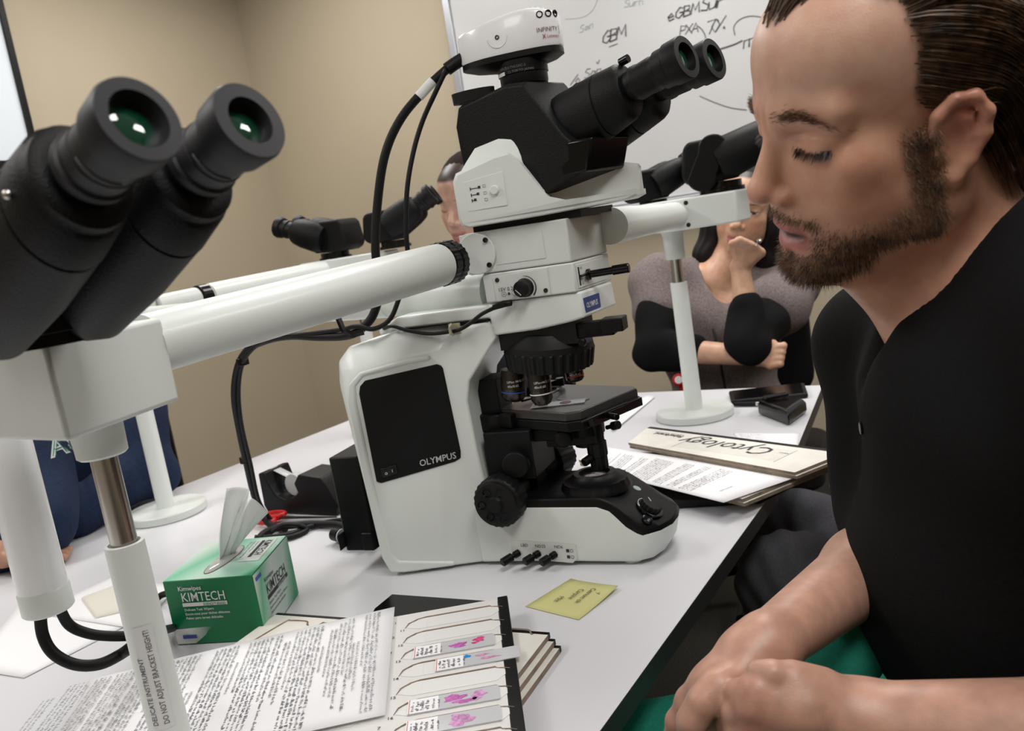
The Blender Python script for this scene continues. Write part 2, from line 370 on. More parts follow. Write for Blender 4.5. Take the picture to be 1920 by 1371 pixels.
# base: rounded plan at the front, top sloping down towards the controls
YS_ = [(-.0915, .178, .004), (-.0895, .185, .0015), (-.078, .200, 0), (-.055, .212, 0), (YC, .215, 0), (mir(-.055), .212, 0), (mir(-.078), .200, 0), (mir(-.0895), .185, .0015), (mir(-.0915), .178, .004)]
def bprof(pr, grow=0):
    out = []
    for yy, xf, dz in YS_:
        out.append([((.12+(x-.12)*(xf-.12)/.095) if x > .12 else x, yy+(-grow if yy < YC else grow)*(abs(yy-YC) > .05), z-dz*(z > .03)+dz*(z < .01)) for x, z in pr])
    return out
wp_ = [(-.06, .003), (.0, .004), (.06, .004), (.13, .003), (.185, .003), (.198, .006), (.209, .022), (.215, .044), (.200, .0475), (.178, .057), (.160, .070), (.145, .080), (.12, .086), (-.06, .090)]
mb = MB(TM); mb.loft(bprof(wp_)); base = mb.build('base', 'enamel', scope, bevel=.003, seg=3, smooth=50)
bp_ = [(-.05, .082), (.12, .078), (.145, .072), (.160, .062), (.178, .049), (.200, .0400), (.2125, .0385), (.2150, .0425), (.2125, .0500), (.195, .0600), (.178, .0715), (.160, .0830), (.145, .0910), (.132, .0955), (.12, .0975), (-.05, .0975)]
bp_ = [(x, max(z, np.interp(x, [-.06, .12, .145, .160, .178, .200, .215], [.090, .086, .080, .070, .057, .0475, .044])-.0010) if i < 8 else z) for i, (x, z) in enumerate(bp_)]
mb = MB(TM); mb.loft(bprof(bp_, -.0006)); mb.build('base_cover', 'black', scope, bevel=.0015, smooth=50)
def slz(x): return float(np.interp(x, [.12, .132, .145, .160, .178, .195, .2125], [.0975, .0955, .0910, .0830, .0715, .0600, .0500]))
dc = Vector((.184, -.058, slz(.184)+.0005)); ax = Vector((.56, -.06, .83)).normalized()
mb = MB(TM); mb.lathe(dc-ax*.002, ax, [(0, .0195), (.0028, .0195), (.0032, .0185)], 40); mb.build('dial_bezel', 'black_gloss', scope)
mb = MB(TM); mb.lathe(dc, ax, [(0, .0150, .0012), (.008, .0145, .0012), (.0085, .0125)], 60); dial = mb.build('brightness_dial', 'rubber', scope, smooth=20)
xx = ax.cross(Vector((0, 0, 1))).normalized(); yy_ = ax.cross(xx)
mb = MB(TM); mb.tube([dc+ax*.0088-xx*.001-yy_*.003, dc+ax*.0088-xx*.006-yy_*.009], .0005, 4); mb.build('dial_mark', 'label_white', dial)
mb = MB(TM); mb.tube([dc+ax*.0013+(xx*math.cos(t)+yy_*math.sin(t))*.0180 for t in [R_(200+8*k) for k in range(16)]], .0004, 4); mb.build('dial_scale', 'label_white', scope)
mb = MB(TM); mb.lathe(Vector((.160, -.022, slz(.160)-.0005)), (.5, 0, .86), [(0, .0058), (.0016, .0058)], 20); mb.build('indicator_button', mat('indicator_grey', (.40, .47, .47), .4), scope)
mb = MB(TM); mb.lathe(Vector((.184, -.082, slz(.19)-.003)), (.55, -.3, .8), [(0, .007), (.0025, .007), (.003, .006)], 24); mb.build('memory_button', 'black_gloss', scope)
mb = MB(TM); add_text(mb, '-\u2600', .007, Vector((.150, -.060, slz(.150)+.0004)), (0, 1, 0), (-.86, 0, .5)); mb.build('panel_print', 'ink_grey', scope)
# feet
for (x, y) in ((-.165, -.10), (.155, -.072), (-.165, mir(-.10)), (.155, mir(-.072))):
    mb = MB(TM); mb.lathe((x, y, -.0005), (0, 0, 1), [(0, .013), (.006, .014)], 20); mb.build('foot', 'enamel_grey', scope)
# black side panel with logo and switch
def hp(x, z, d=0):                       # point on the flared near face
    nn = Vector((math.sin(math.atan(.33)), -math.cos(math.atan(.33)), 0)); return Vector((x, -.13+(x+.195)*.33, z))+nn*d
pc = [(-.186, .143), (-.187, .272), (-.184, .282), (-.176, .289), (-.078, .297), (-.073, .294), (-.071, .29), (-.0665, .170), (-.068, .160), (-.076, .156), (-.18, .140)]
mb = MB(TM); mb.loft([[hp(x, z, d) for x, z in pc] for d in (-.004, .0015)]); panel = mb.build('lamp_power_panel', 'black_tex', scope, bevel=.001)
px_ = Vector((1, .33, .09)).normalized(); pz_ = Vector((-.02, 0, 1)).normalized()
mb = MB(TM); add_text(mb, 'OLYMPUS', .0132, hp(-.124, .1565, .0017), px_, (0, 0, 1), bold=.006, sx=.93); mb.build('logo', 'silver_print', panel)
mb = MB(TM)
mb.loft([[hp(x, z, d) for x, z in ((-.177, .1475), (-.155, .1515), (-.155, .165), (-.177, .161))] for d in (.001, .003)])
mb.loft([[hp(x, z, d) for x, z in ((-.174, .150), (-.158, .153), (-.158, .162), (-.174, .159))] for d in (.003, .0045)]); sw = mb.build('power_switch', 'black_gloss', panel, bevel=.0006)
mb = MB(TM); add_text(mb, 'o', .008, hp(-.172, .152, .0047), px_, (0, 0, 1)); add_text(mb, 'I', .006, hp(-.162, .1545, .0047), px_, (0, 0, 1)); mb.build('switch_print', 'label_white', panel)
# recessed shelf pocket below the panel
mb = MB(TM)
mb.loft([[hp(x, z, .001) for x, z in ((-.170, .118), (-.105, .122), (-.112, .100), (-.168, .096))], [hp(x, z, .0045) for x, z in ((-.166, .098), (-.116, .102), (-.116, .101), (-.166, .097))]])
# upper arm with black seam, and nose arm
mb = MB(TM)
arm = [(-.148, .352), (-.148, .361), (-.135, .3665), (.0, .368), (.02, .369), (.02, .349), (-.12, .3495)]
mb.loft([[(x, y, z) for x, z in arm] for y in (-.078, -.072, mir(-.072), mir(-.078))])
nose = [(.006, .326), (.006, .369), (.136, .3705), (.138, .337), (.118, .333), (.07, .3275)]
def tp(o, y0, k): return [(x, y0+(x*.12), z) for x, z in o]
mb.loft([[(x, -.079, z) for x, z in nose], [(x+(.018 if x > .1 else 0), mir(-.079), z) for x, z in nose]])
mb.box((-.160, -.03, .348), (.035, .06, .012))
mb.build('upper_arm', 'enamel', scope, bevel=.003, seg=3)
mb = MB(TM); mb.loft([[(x, y, z) for x, z in ((-.125, .3485), (.004, .3485), (.004, .3502), (-.125, .3502))] for y in (-.0825, mir(-.0825))]); mb.build('arm_seam', 'black', scope)
mb = MB(TM); lo_ = ms(1100, 588, -.066)
q0 = Vector((.1375, -.074, .3425)); fx = Vector((.18, 1, .0)).normalized()
mb.loft([[Vector(q0)+fx*u+Vector((d, 0, v)) for u, v in ((0, 0), (.046, 0), (.046, .019), (0, .019))] for d in (-.001, .0018)]); lg = mb.build('front_badge', mat('badge_blue', (.03, .06, .22), .4), scope)
mb = MB(TM); add_text(mb, 'OLYMPUS', .0098, q0+fx*.003+Vector((.0019, 0, .0055)), fx, (0, 0, 1), bold=.015, sx=.80); mb.build('badge_print', 'label_white', lg)
# illuminated pointer block (two stacked blocks)
def wedge(mb, x0, x1, z0, z1, y0=-.082, y1=.03, fs=.17, r=.0):
    mb.loft([[(x0, y0, z), (x1, y0, z), (x1+(y1-y0)*fs, y1, z), (x0, y1, z)] for z in (z0, z1)])
mb = MB(TM); wedge(mb, .006, .133, .371, .4095); mb.build('pointer_block', 'enamel_grey', scope, bevel=.002)
mb = MB(TM); wedge(mb, -.012, .132, .4105, .466, -.081, .032); blk = mb.build('beam_splitter_block', 'enamel_grey', scope, bevel=.002)
mb = MB(TM); mb.loft([[(x, -.0812-d, z) for x, z in ((.030, .420), (.098, .420), (.098, .457), (.030, .457))] for d in (0, .0005)]); mb.build('cover_plate', 'enamel_grey', blk)
# flange where the near viewing arm bolts on
pd = Vector((-.16, -.985, 0)).normalized()
mb = MB(TM); mb.loft([[(-.012+a, -.0812-b, z) for a, b in ((-.02, -.03), (.0, 0), (.028, 0), (.028, -.02))] for z in (.4115, .465)])
mb.lathe((.004, -.080, .438), (0, -1, 0), [(0, .0275), (.006, .0275)], 36); mb.build('arm_flange', 'enamel_grey', blk, bevel=.001)
for (x, z) in ((.021, .4545), (.021, .4215)):
    mb = MB(TM); mb.lathe((x, -.0865, z), (0, -1, 0), [(0, .0035), (.002, .0035), (.0021, .0018), (.0005, .0016)], 16); mb.build('hex_screw', 'dark_steel', blk)
# dial plate on the pointer block
mb = MB(TM); mb.loft([[(x, -.0822-d, z) for x, z in ((.021, .372), (.098, .3725), (.098, .4075), (.021, .405))] for d in (0, .001)]); pl = mb.build('dial_plate', 'enamel_grey', scope, bevel=.0008)
kc = Vector((.064, -.083, .3855))
mb = MB(TM); mb.lathe(kc, (0, -1, 0), [(0, .0125), (.002, .0125), (.003, .0115), (.016, .0108), (.017, .0095)], 40); kn = mb.build('pointer_knob', 'rubber', pl)
mb = MB(TM); mb.box(kc+Vector((-.004, -.0172, -.004)), (.0008, .0006, .010), Matrix.Rotation(R_(-42), 3, 'Y')); mb.build('knob_line', 'label_white', kn)
mb = MB(TM)
add_text(mb, '15V 0.2', .007, (.026, -.0834, .3845), (1, 0, 0), (0, 0, 1)); add_text(mb, '⊕-●-⊖', .005, (.030, -.0834, .3785), (1, 0, 0), (0, 0, 1))
pts = [kc+Vector((.0155*math.cos(a), -.0005, .0155*math.sin(a))) for a in [R_(-45+15*k) for k in range(10)]]; mb.tube(pts, [.0002+.0001*k for k in range(10)][::-1], 4)
mb.build('plate_print', 'ink', pl)
for (x, z) in ((.027, .400), (.092, .3785)):
    mb = MB(TM); mb.lathe((x, -.0832, z), (0, -1, 0), [(0, .003), (.001, .003), (.0011, .0015)], 14); mb.build('hex_screw', 'dark_steel', pl)
# selector lever on the front face
fy = Vector((.17, 1, 0)).normalized(); fn = Vector((1, -.17, 0)).normalized()
def fp(u, z, d=0): return Vector((.133, -.082, 0))+fy*u+Vector((0, 0, z))+fn*d
mb = MB(TM); mb.loft([[fp(u, z, d) for u, z in ((.006, .375), (.095, .375), (.095, .4055), (.006, .4055))] for d in (0, .001)]); fpl = mb.build('front_plate', 'enamel_grey', scope, bevel=.0006)
mb = MB(TM); mb.loft([[fp(u, z, d) for u, z in ((.010, .378), (.0135, .378), (.0135, .402), (.010, .402))] for d in (.001, .0014)]); mb.tube([fp(.012, .390, .001), fp(.012, .390, .004), fp(.020, .391, .006), fp(.028, .393, .006)], .0018, 8); mb.build('slot_lever', 'black_gloss', fpl)
mb = MB(TM); add_text(mb, 'AR', .005, fp(.016, .3985, .0011), fy, (0, 0, 1)); add_text(mb, 'AS', .005, fp(.016, .3785, .0011), fy, (0, 0, 1)); mb.build('front_print', 'ink_grey', fpl)
mb = MB(TM); a_ = fp(.036, .389, .001); la = (fn*.9+fy*.15+Vector((0, 0, .03))).normalized()
mb.lathe(a_, la, [(0, .0075), (.004, .0075), (.005, .005), (.034, .005), (.035, .0065), (.056, .0065), (.057, .0055)], 24); mb.build('slider_handle', 'black_gloss', fpl)
# black spacer, white shroud
mb = MB(TM); wedge(mb, .0, .150, .4655, .4745, -.072, .03); mb.build('spacer', 'black', scope)
HZ = R_(-22); TH = TM @ Matrix.Translation((.075, YC, 0)) @ Matrix.Rotation(HZ, 4, 'Z')      # head is turned towards the right
mb = MB(TM)
lowp = [(-.008, .478), (-.010, .486), (-.010, .535), (-.004, .545), (.05, .5575), (.070, .559), (.082, .548), (.118, .4955), (.14, .4875), (.205, .487), (.222, .488), (.222, .481), (.21, .477), (.1, .474), (.0, .4735)]
uppp = [(-.008, .478), (-.008, .486), (.012, .50), (.012, .566), (.018, .574), (.085, .586), (.10, .583), (.150, .545), (.185, .530), (.222, .520), (.225, .516), (.222, .481), (.21, .477), (.1, .474), (.0, .4735)]
def tapr(o, y0, k=1): return [(x, y0+max(0, x-.11)*.34*k, z) for x, z in o]
mb.loft([tapr([(x+(.004 if x < .1 else -.003), z+(-.003 if z > .52 else .0015)) for x, z in lowp], -.094), tapr(lowp, -.0905), tapr(lowp, -.084), tapr(lowp, -.078), tapr([(a[0]*.35+b[0]*.65, a[1]*.35+b[1]*.65) for a, b in zip(lowp, uppp)], -.0735), tapr(uppp, -.066), tapr(uppp, mir(-.066), -1), tapr(lowp, mir(-.08), -1), tapr(lowp, mir(-.092), -1)])
shroud = mb.build('optical_path_shroud', 'enamel', scope, bevel=.003, seg=3)
mb = MB(TM); mb.loft([[(x, -.0935-d, z) for x, z in ((.006, .494), (.062, .494), (.062, .537), (.006, .532))] for d in (0, .0008)]); sp = mb.build('selector_plate', 'enamel', shroud, bevel=.0005)
mb = MB(TM); mb.lathe((.048, -.0945, .5155), (0, -1, 0), [(0, .0062), (.0025, .006), (.0035, .005)], 24); mb.build('push_button', 'enamel', sp)
mb = MB(TM)
for k, (z, w1) in enumerate(((.522, .013), (.514, .010), (.507, .005))):
    mb.box((.014+w1/2, -.0946, z), (w1, .0004, .0008)); mb.box((.0145, -.0946, z), (.0012, .0004, .004)); mb.box((.014+w1, -.0946, z+.0005), (.0035, .0004, .0032))
mb.build('selector_print', 'ink', sp)
mb = MB(TM)
for z in (.5235, .5145, .506):
    mb.tube([(.032, -.0946, z-.002), (.036, -.0946, z-.002), (.036, -.0946, z+.001), (.032, -.0946, z+.001), (.032, -.0946, z-.002)], .0002, 4)
mb.build('selector_icons', 'ink_grey', sp)
# nosepiece and objectives
mb = MB(TM); nc = Vector((.066, YC, .0)); tilt = Vector((.10, -.04, 1)).normalized()
mb.box((.066, YC, .318), (.11, .085, .030))
mb.lathe(nc+Vector((0, 0, .300)), tilt, [(-.032, .050), (-.030, .0605, .0022), (-.006, .0635, .0022), (-.004, .0625), (.004, .061), (.014, .050), (.020, .046)], 120)
nosep = mb.build('nosepiece', 'rubber', scope, smooth=15)
mb = MB(TM); mb.box((.145, -.055, .318), (.05, .022, .020)); mb.box((.170, -.060, .322), (.03, .030, .018)); mb.lathe((.13, -.078, .305), (0, -1, 0), [(0, .006), (.006, .005)], 16); mb.build('slider_slot', 'black', nosep, bevel=.0015)
def objective(top, ax, L, r, band, txt=1):
    ax = Vector(ax).normalized(); top = Vector(top)
    mb = MB(TM); mb.lathe(top, ax, [(0, r*.95), (.004, r), (L*.55, r), (L*.56, r*.97), (L*.84, r*.97), (L*.92, r*.80), (L*.96, r*.75), (L, r*.5)], 32); o = mb.build('objective', 'dark_steel', nosep)
    mb = MB(TM); mb.lathe(top+ax*(L*.66), ax, [(0, r*1.0), (.0014, r*1.0)], 32); mb.build('colour_band', band, o)
    mb = MB(TM); q0_ = top+ax*L*.3
    for s_, dz, a0 in (('UPlan N', .0, -1.75), ('40x/0.65', .006, -1.75), ('\u221e/0.17', .0, -1.05)):
        V, Fs = text_geo(s_, .0046); mb.add([q0_+Vector(((r+.0004)*math.cos(a0+v.x/r), (r+.0004)*math.sin(a0+v.x/r), -dz+v.y-.003)) for v in V], Fs)
    mb.build('objective_print', 'label_white', o)
    return o
M['blue'] = mat('band_blue', (.05, .09, .5), .4); M['red'] = mat('band_red', (.5, .02, .02), .4); M['white'] = mat('band_white', (.8, .8, .8), .4)
objective((.014, -.045, .272), (-.12, -.02, -1), .046, .0180, M['blue'])
objective((.056, -.062, .272), (.02, -.03, -1), .050, .0155, M['white'])
objective((.098, -.036, .272), (.06, 0, -1), .027, .0130, M['red'])
objective((.040, .005, .272), (-.1, .15, -1), .034, .012, M['white'])
# stage (turned ~ -22 degrees)
TS = TM @ Matrix.Translation((.068, -.012, .215)) @ Matrix.Rotation(R_(-24), 4, 'Z')
stp = [(-.075, -.062), (.058, -.062), (.074, -.048), (.074, .078), (.062, .088), (-.075, .088)]
mb = MB(TS)
hole = None
mb.loft([[(x*.985, y*.985, 0) for x, y in stp], [(x, y, -.003) for x, y in stp], [(x, y, -.012) for x, y in stp]])
stage = mb.build('stage', mat('stage_ceramic', (.03, .028, .027), .3), scope, bevel=.001)
mb = MB(TS); stp2 = [(-.060, -.064), (.060, -.064), (.0765, -.049), (.0765, .079), (.06, .090), (-.075, .09)]
mb.loft([[(x, y, z) for x, y in stp2] for z in (-.0125, -.026)])
mb.lathe((-.082, -.050, -.004), (0, 0, -1), [(0, .030), (.002, .033), (.022, .033), (.024, .030)], 40); mb.box((-.06, -.048, -.014), (.05, .05, .02))
mb.build('stage_carrier', 'black', stage, bevel=.0012)
mb = MB(TS); pts = [(.012+.030*math.cos(a)*(1 if True else 0), .008+.012*math.sin(a)) for a in [2*PI*k/24 for k in range(24)]]
mb.loft([[(x, y, z) for x, y in pts] for z in (.0002, .0006)]); mb.build('stage_opening', 'black_gloss', stage)
mb = MB(TS); mb.box((.083, .012, -.016), (.012, .11, .012)); mb.box((.088, -.015, -.010), (.004, .10, .003)); mb.lathe((.088, -.012, -.015), (1, -.3, 0), [(0, .004), (.004, .003), (.006, .0045), (.022, .0045), (.023, .0035)], 20)
mb.build('stage_rack', 'black_gloss', stage, bevel=.001)
mb = MB(TS); mb.tube(smoothpath([(-.072, .055, .004), (-.04, .045, .006), (-.035, .010, .005), (-.052, -.03, .004)], 6), .0015, 6); mb.box((-.074, .06, .006), (.012, .010, .012)); mb.lathe((-.062, .068, .003), (0, 0, 1), [(0, .006), (.012, .006)], 16); mb.build('slide_clip', 'black_gloss', stage)
# specimen slide lying on the stage
mb = MB(TM); so = TS @ Vector((-.006, -.028, 0)); 
tsl = TS @ Matrix.Translation((0.012, -.022, .0006)) @ Matrix.Rotation(R_(34), 4, 'Z')
sl = MB(tsl); sl.box((0, 0, .0005), (.076, .026, .001)); slide = sl.build('specimen_slide', mat('slide_glass', (.75, .78, .8), .05, trans=.85), None, origin=tsl @ Vector((0, 0, 0)))
tag(slide, 'glass slide with purple tissue lying on the black microscope stage', 'slide')
sl = MB(tsl); sl.box((-.026, 0, .0013), (.022, .024, .0004)); lb = sl.build('slide_label', 'paper', slide)
sl = MB(tsl)
for i in range(3): print_lines(sl, tsl.inverted() @ (tsl @ Vector((-.034, -.009+i*.006, .0016))), (1, 0, 0), (0, 1, 0), .015, .004, 2, 6)
sl.build('label_print', 'ink', slide)
sl = MB(tsl); sl.lathe((.010, 0, .0011), (0, 0, 1), [(0, .008), (.0003, .008)], 20); sl.build('tissue_section', mat('tissue_purple', (.16, .03, .08), .4), slide)
# substage: condenser, knobs, brackets
AXP = Vector((.104, -.036, 0))
mb = MB(TM); mb.box((.0, -.03, .155), (.07, .09, .07)); mb.box((.055, -.035, .178), (.10, .05, .018)); mb.box((-.03, -.02, .17), (.03, .05, .18)); mb.box((.004, -.015, .12), (.035, .05, .06))
mb.lathe((.012, -.080, .146), (.15, -1, 0), [(0, .019), (.012, .019), (.013, .017)], 32)
mb.lathe((.082, -.070, .176), (.15, -1, 0), [(0, .012), (.010, .012), (.011, .010)], 28)
mb.build('stage_bracket', 'black_tex', scope, bevel=.002)
mb = MB(TM); mb.lathe(AXP+Vector((.0, 0, .199)), (0, 0, -1), [(0, .026), (.028, .026), (.030, .018), (.045, .018)], 40); mb.box((.085, -.03, .165), (.07, .05, .012)); mb.build('condenser', 'black', scope, bevel=.001)
mb = MB(TM); kx = ms(1085, 800, -.075); 
mb.lathe((.118, -.045, .187), (0, .05, -1), [(0, .012), (.012, .012, .0008), (.026, .012, .0008), (.027, .014, .0008), (.046, .014, .0008), (.047, .0125, .0008), (.064, .0125, .0008), (.065, .011)], 48); mb.build('stage_drive_knob', 'rubber', scope)
mb = MB(TM); mb.lathe((.110, -.055, .140), (-.5, -.8, -.2), [(0, .006), (.012, .006), (.013, .005)], 16); mb.build('centring_screw', 'black', scope)
mb = MB(TM); mb.lathe((.135, -.04, .178), (.8, -.5, .25), [(0, .003), (.012, .003), (.013, .006), (.024, .006), (.025, .005)], 16); mb.build('condenser_handle', 'black', scope)
# focus knobs
mb = MB(TM); kc2 = Vector((-.012, -.085, .100)); ka = Vector((-.05, -1, 0)).normalized()
mb.lathe(kc2, ka, [(0, .034), (.002, .036, .0012), (.026, .036, .0012), (.028, .034), (.029, .032), (.034, .031), (.035, .029), (.0345, .012), (.038, .010), (.038, .002)], 96); fk = mb.build('coarse_focus_knob', 'rubber', scope)
for k in range(6):
    a = PI/3*k; rr = Vector((math.cos(a), 0, math.sin(a)))*.020
    mb = MB(TM); mb.lathe(kc2+ka*.0335+rr, ka, [(0, .006), (.002, .006), (.0022, .005), (.0006, .004)], 16); mb.build('finger_dimple', 'black_gloss', fk)
mb = MB(TM); mb.lathe(kc2+ka*.004, ka, [(-.10, .024), (0, .024)], 24); mb.build('focus_shaft', 'black', scope)
mb = MB(TM); fkc = Vector((.005, .02, .110)); mb.lathe(fkc, (.45, .9, 0), [(-.04, .022), (.02, .024), (.022, .030, .001), (.045, .030, .001), (.047, .022, .001), (.06, .022, .001)], 64); mb.build('far_focus_knob', 'rubber', scope)
# field lens on the base
mb = MB(TM); fc = Vector((.108, -.040, .097)); mb.lathe(fc, (0, 0, 1), [(-.004, .050), (.001, .049), (.005, .047, .001), (.010, .046, .001), (.011, .038), (.016, .031), (.019, .029), (.0192, .022), (.013, .020)], 80); fl = mb.build('field_diaphragm', 'black', scope)
mb = MB(TM); mb.lathe(fc+Vector((0, 0, .009)), (0, 0, 1), [(.004, .0205), (.0052, .017), (.006, .012), (.0063, .003)], 32); mb.build('field_lens', mat('field_glass', (.28, .24, .25), .12, metal=.8, bump=.8, bscale=90), fl)
mb = MB(TM); mb.lathe((.04, -.015, .0975), (0, 0, 1), [(0, .005), (.0006, .005)], 16); mb.build('cover_screw', 'black_gloss', scope)
# filter sliders with print
mb = MB(TM); mb.loft([[(x, -.0922-d, z) for x, z in ((-.014, .012), (.075, .004), (.083, .010), (.083, .030), (-.010, .038))] for d in (0, .0006)]); fp_ = mb.build('filter_plate', 'enamel_grey', scope)
for k, (x, z, d2) in enumerate(((-.006, .0175, .016), (.024, .0165, .012), (.048, .0150, .012))):
    mb = MB(TM); mb.lathe((x+.004, -.092, z+.002), (-.55, -.8, -.15), [(0, .005), (.008, .005), (.009, .0035), (.012, .0035), (.013, .006), (.013+d2, .006), (.014+d2, .005)], 18); mb.build('filter_slider', 'black', fp_)
mb = MB(TM)
for s_, x, z in (('LBD', .003, .029), ('ND25', .024, .0275), ('ND6', .052, .026), ('■○', .068, .020), ('■○', .068, .011)): add_text(mb, s_, .0062, (x, -.0929, z), (1, 0, -.05), (0, 0, 1))
mb.build('filter_print', 'ink', fp_)
# lamp housing at the rear
mb = MB(TM); mb.rbox((-.248, -.045, .103), (.05, .125, .145), .004); mb.rbox((-.232, -.060, .045), (.018, .10, .028), .002); mb.build('lamp_housing', 'black', scope, bevel=.002)
mb = MB(TM)
for k in range(9): mb.box((-.2745, -.105+k*.007, .048), (.001, .003, .022))
mb.box((-.274, -.085, .048), (.0006, .07, .024)); mb.build('housing_print', 'rubber_grey', scope)

# trinocular head (local frame TH: x towards the eyepieces)
mb = MB(TH)
prof = [(-.076, .50), (-.080, .612), (-.070, .635), (.020, .644), (.050, .640), (.075, .60), (.10, .565), (.118, .548), (.118, .517), (.06, .50)]
def yw(x): return .046 if x < .03 else .046-(x-.03)*.08
mb.loft([[(x*.97, -yw(x), z-.004 if z > .6 else z) for x, z in prof], [(x, -yw(x)+.008, z) for x, z in prof], [(x, yw(x)-.008, z) for x, z in prof], [(x*.97, yw(x), z-.004 if z > .6 else z) for x, z in prof]])
hd = mb.build('trinocular_head', 'black_tex', scope, bevel=.002)
mb = MB(TH); mb.loft([[(x, y, z) for x, z in ((.055, .515), (.125, .517), (.140, .556), (.085, .558))] for y in (-.040, .040)]); mb.build('head_mount', 'black_gloss', hd, bevel=.003)
el = R_(11); bd_ = Vector((math.cos(el), 0, math.sin(el))); up_ = Vector((-math.sin(el), 0, math.cos(el)))
E_ = TH.inverted() @ dep(1288, 106, .95)
def oval(c, a, b, n=36):
    return [Vector(c)+up_*(a*math.sin(t))+Vector((0, 1, 0))*(b*math.cos(t)) for t in [2*PI*k/n for k in range(n)]]
for sgn in (0, 1):
    e1_ = E_+Vector((0, sgn*.062, 0)); o_ = e1_-bd_*.212-up_*.004
    mb = MB(TH); mb.loft([oval(o_+bd_*t-up_*dz, a, b) for t, a, b, dz in ((-.02, .030, .020, .012), (0, .043, .026, .010), (.03, .0445, .0265, .006), (.09, .039, .027, .001), (.0905, .0375, .0255, .001), (.0925, .0375, .0255, .001), (.093, .0385, .0265, .001), (.122, .035, .0262, -.001), (.128, .032, .025, -.001), (.131, .027, .023, -.001))])
    br_ = mb.build('eyepiece_barrel', 'black_tex', hd)
    mb = MB(TH); mb.lathe(e1_, bd_, [(-.09, .017), (-.072, .018), (-.070, .0205), (-.064, .0205), (-.062, .0195), (-.044, .0205), (-.042, .0195), (-.036, .020), (-.034, .0225), (-.022, .0225), (-.020, .0245), (-.002, .0250), (0, .0240), (.0005, .0165), (-.010, .0150), (-.014, .0145)], 48)
    ep = mb.build('eyepiece', 'rubber', hd)
    mb = MB(TH); mb.lathe(e1_, bd_, [(-.009, .0155), (-.007, .011), (-.0062, .006), (-.006, .001)], 32); mb.build('eye_lens', 'glass_dark', ep)
    mb = MB(TH); zz = e1_-bd_*.084+up_*.031
    mb.tube([zz, zz+bd_*.012], .005, 12); mb.build('interpupillary_screw', 'black_gloss', hd)
mb = MB(TH); mb.loft([[Vector((x, E_.y+y, z)) for x, z in ((.045, .525), (.04, .61), (.09, .63), (.16, .628), (.178, .618), (.150, .585), (.115, .553))] for y in (.01, .072)]); mb.build('hinge_plate', 'black_gloss', hd, bevel=.004)
# light path lever loop on top of the head, camera adapter and camera
mb = MB(TM)
lc = Vector((.016, -.036, .645)); pts = [lc+Vector((.030*math.cos(t), .014*math.sin(t), 0)) for t in [2*PI*k/32 for k in range(32)]]
mb.loft([[p+Vector((0, 0, z)) for p in [lc+(q-lc)*k for q in pts]] for z, k in ((-.008, .75), (-.008, 1), (.006, 1.03), (.006, .8), (-.008, .75))], cap=(0, 0)); mb.build('lever_loop', 'rubber', scope)
ac = Vector((.082, -.012, .640))
mb = MB(TM); mb.lathe(ac, (0, 0, 1), [(-.005, .026), (.006, .026), (.0065, .031), (.010, .032), (.020, .032), (.0205, .0335), (.036, .0335), (.037, .032), (.038, .020), (.047, .020)], 64)
ad = mb.build('camera_adapter', 'black', scope)
mb = MB(TM)
for s_, zz, a0 in (('OLYMPUS', .030, 212), ('U-TV0.5XC-3', .030, 252), ('T2 TOKYO JAPAN', .0245, 252)):
    V, Fs = text_geo(s_, .0052 if a0 < 230 else .0045)
    mb.add([ac+Vector((.0338*math.cos(R_(a0)+v.x/.0335), .0338*math.sin(R_(a0)+v.x/.0335), zz-.004+v.y)) for v in V], Fs)
mb.build('adapter_print', 'ink_grey', ad)
mb = MB(TM); mb.loft([[ac+Vector((.0339*math.cos(a), .0339*math.sin(a), z)) for z in (.0195, .024)] for a in [R_(213+5*k) for k in range(7)]], cap=(0, 0), closed=False); mb.build('serial_label', 'label_white', ad)
TC = TM @ Matrix.Translation((.068, -.012, .686)) @ Matrix.Rotation(R_(4), 4, 'Z') @ Matrix.Scale(.92, 4)
outl = []
for k in range(40):
    t = 2*PI*k/40; c, s_ = math.cos(t), math.sin(t)
    x = (.078 if c > 0 else .074)*math.copysign(abs(c)**.75, c); y = .036*math.copysign(abs(s_)**.6, s_)
    if c < 0: y *= 1-.28*abs(c)**2
    outl.append((x, y))
def crown(x): return .040 + .015*max(0, min(1, (x+.075)/.10))**.8 - (.008*((x-.035)/.04)**2 if x > .035 else 0)
mb = MB(TC)
mb.loft([[(x*.97, y*.97, -.001+.0*x) for x, y in outl], [(x, y, .003) for x, y in outl], [(x, y, crown(x)*.88) for x, y in outl], [(x*.985, y*.96, crown(x)*.96) for x, y in outl], [(x*.93, y*.84, crown(x)*.995) for x, y in outl], [(x*.5, y*.4, crown(x*.8)+.0005) for x, y in outl]])
cm = mb.build('camera_body', 'cam_white', scope, smooth=60)
mb = MB(TC); mb.loft([[(x*.985, y*.985, 0) for x, y in outl], [(x*.99, y*.99, -.008) for x, y in outl], [(x*.80+.004, y*.8, -.014) for x, y in outl], [(x*.45+.008, y*.7, -.018) for x, y in outl]]); mb.build('camera_underside', 'black', cm)
mb = MB(TC)
for k in range(8): mb.tube([(.012+k*.007, -.020, crown(.012+k*.007)*.99), (.012+k*.007, .02, crown(.012+k*.007)*.99)], .0022, 8)
mb.build('cooling_rib', 'cam_white', cm)
mb = MB(TC); mb.lathe((-.006, -.0352, .0235), (0, -1, 0), [(0, .0032), (.0014, .0032), (.0015, .0016), (.0004, .0014)], 18); mb.build('camera_screw', 'dark_steel', cm)
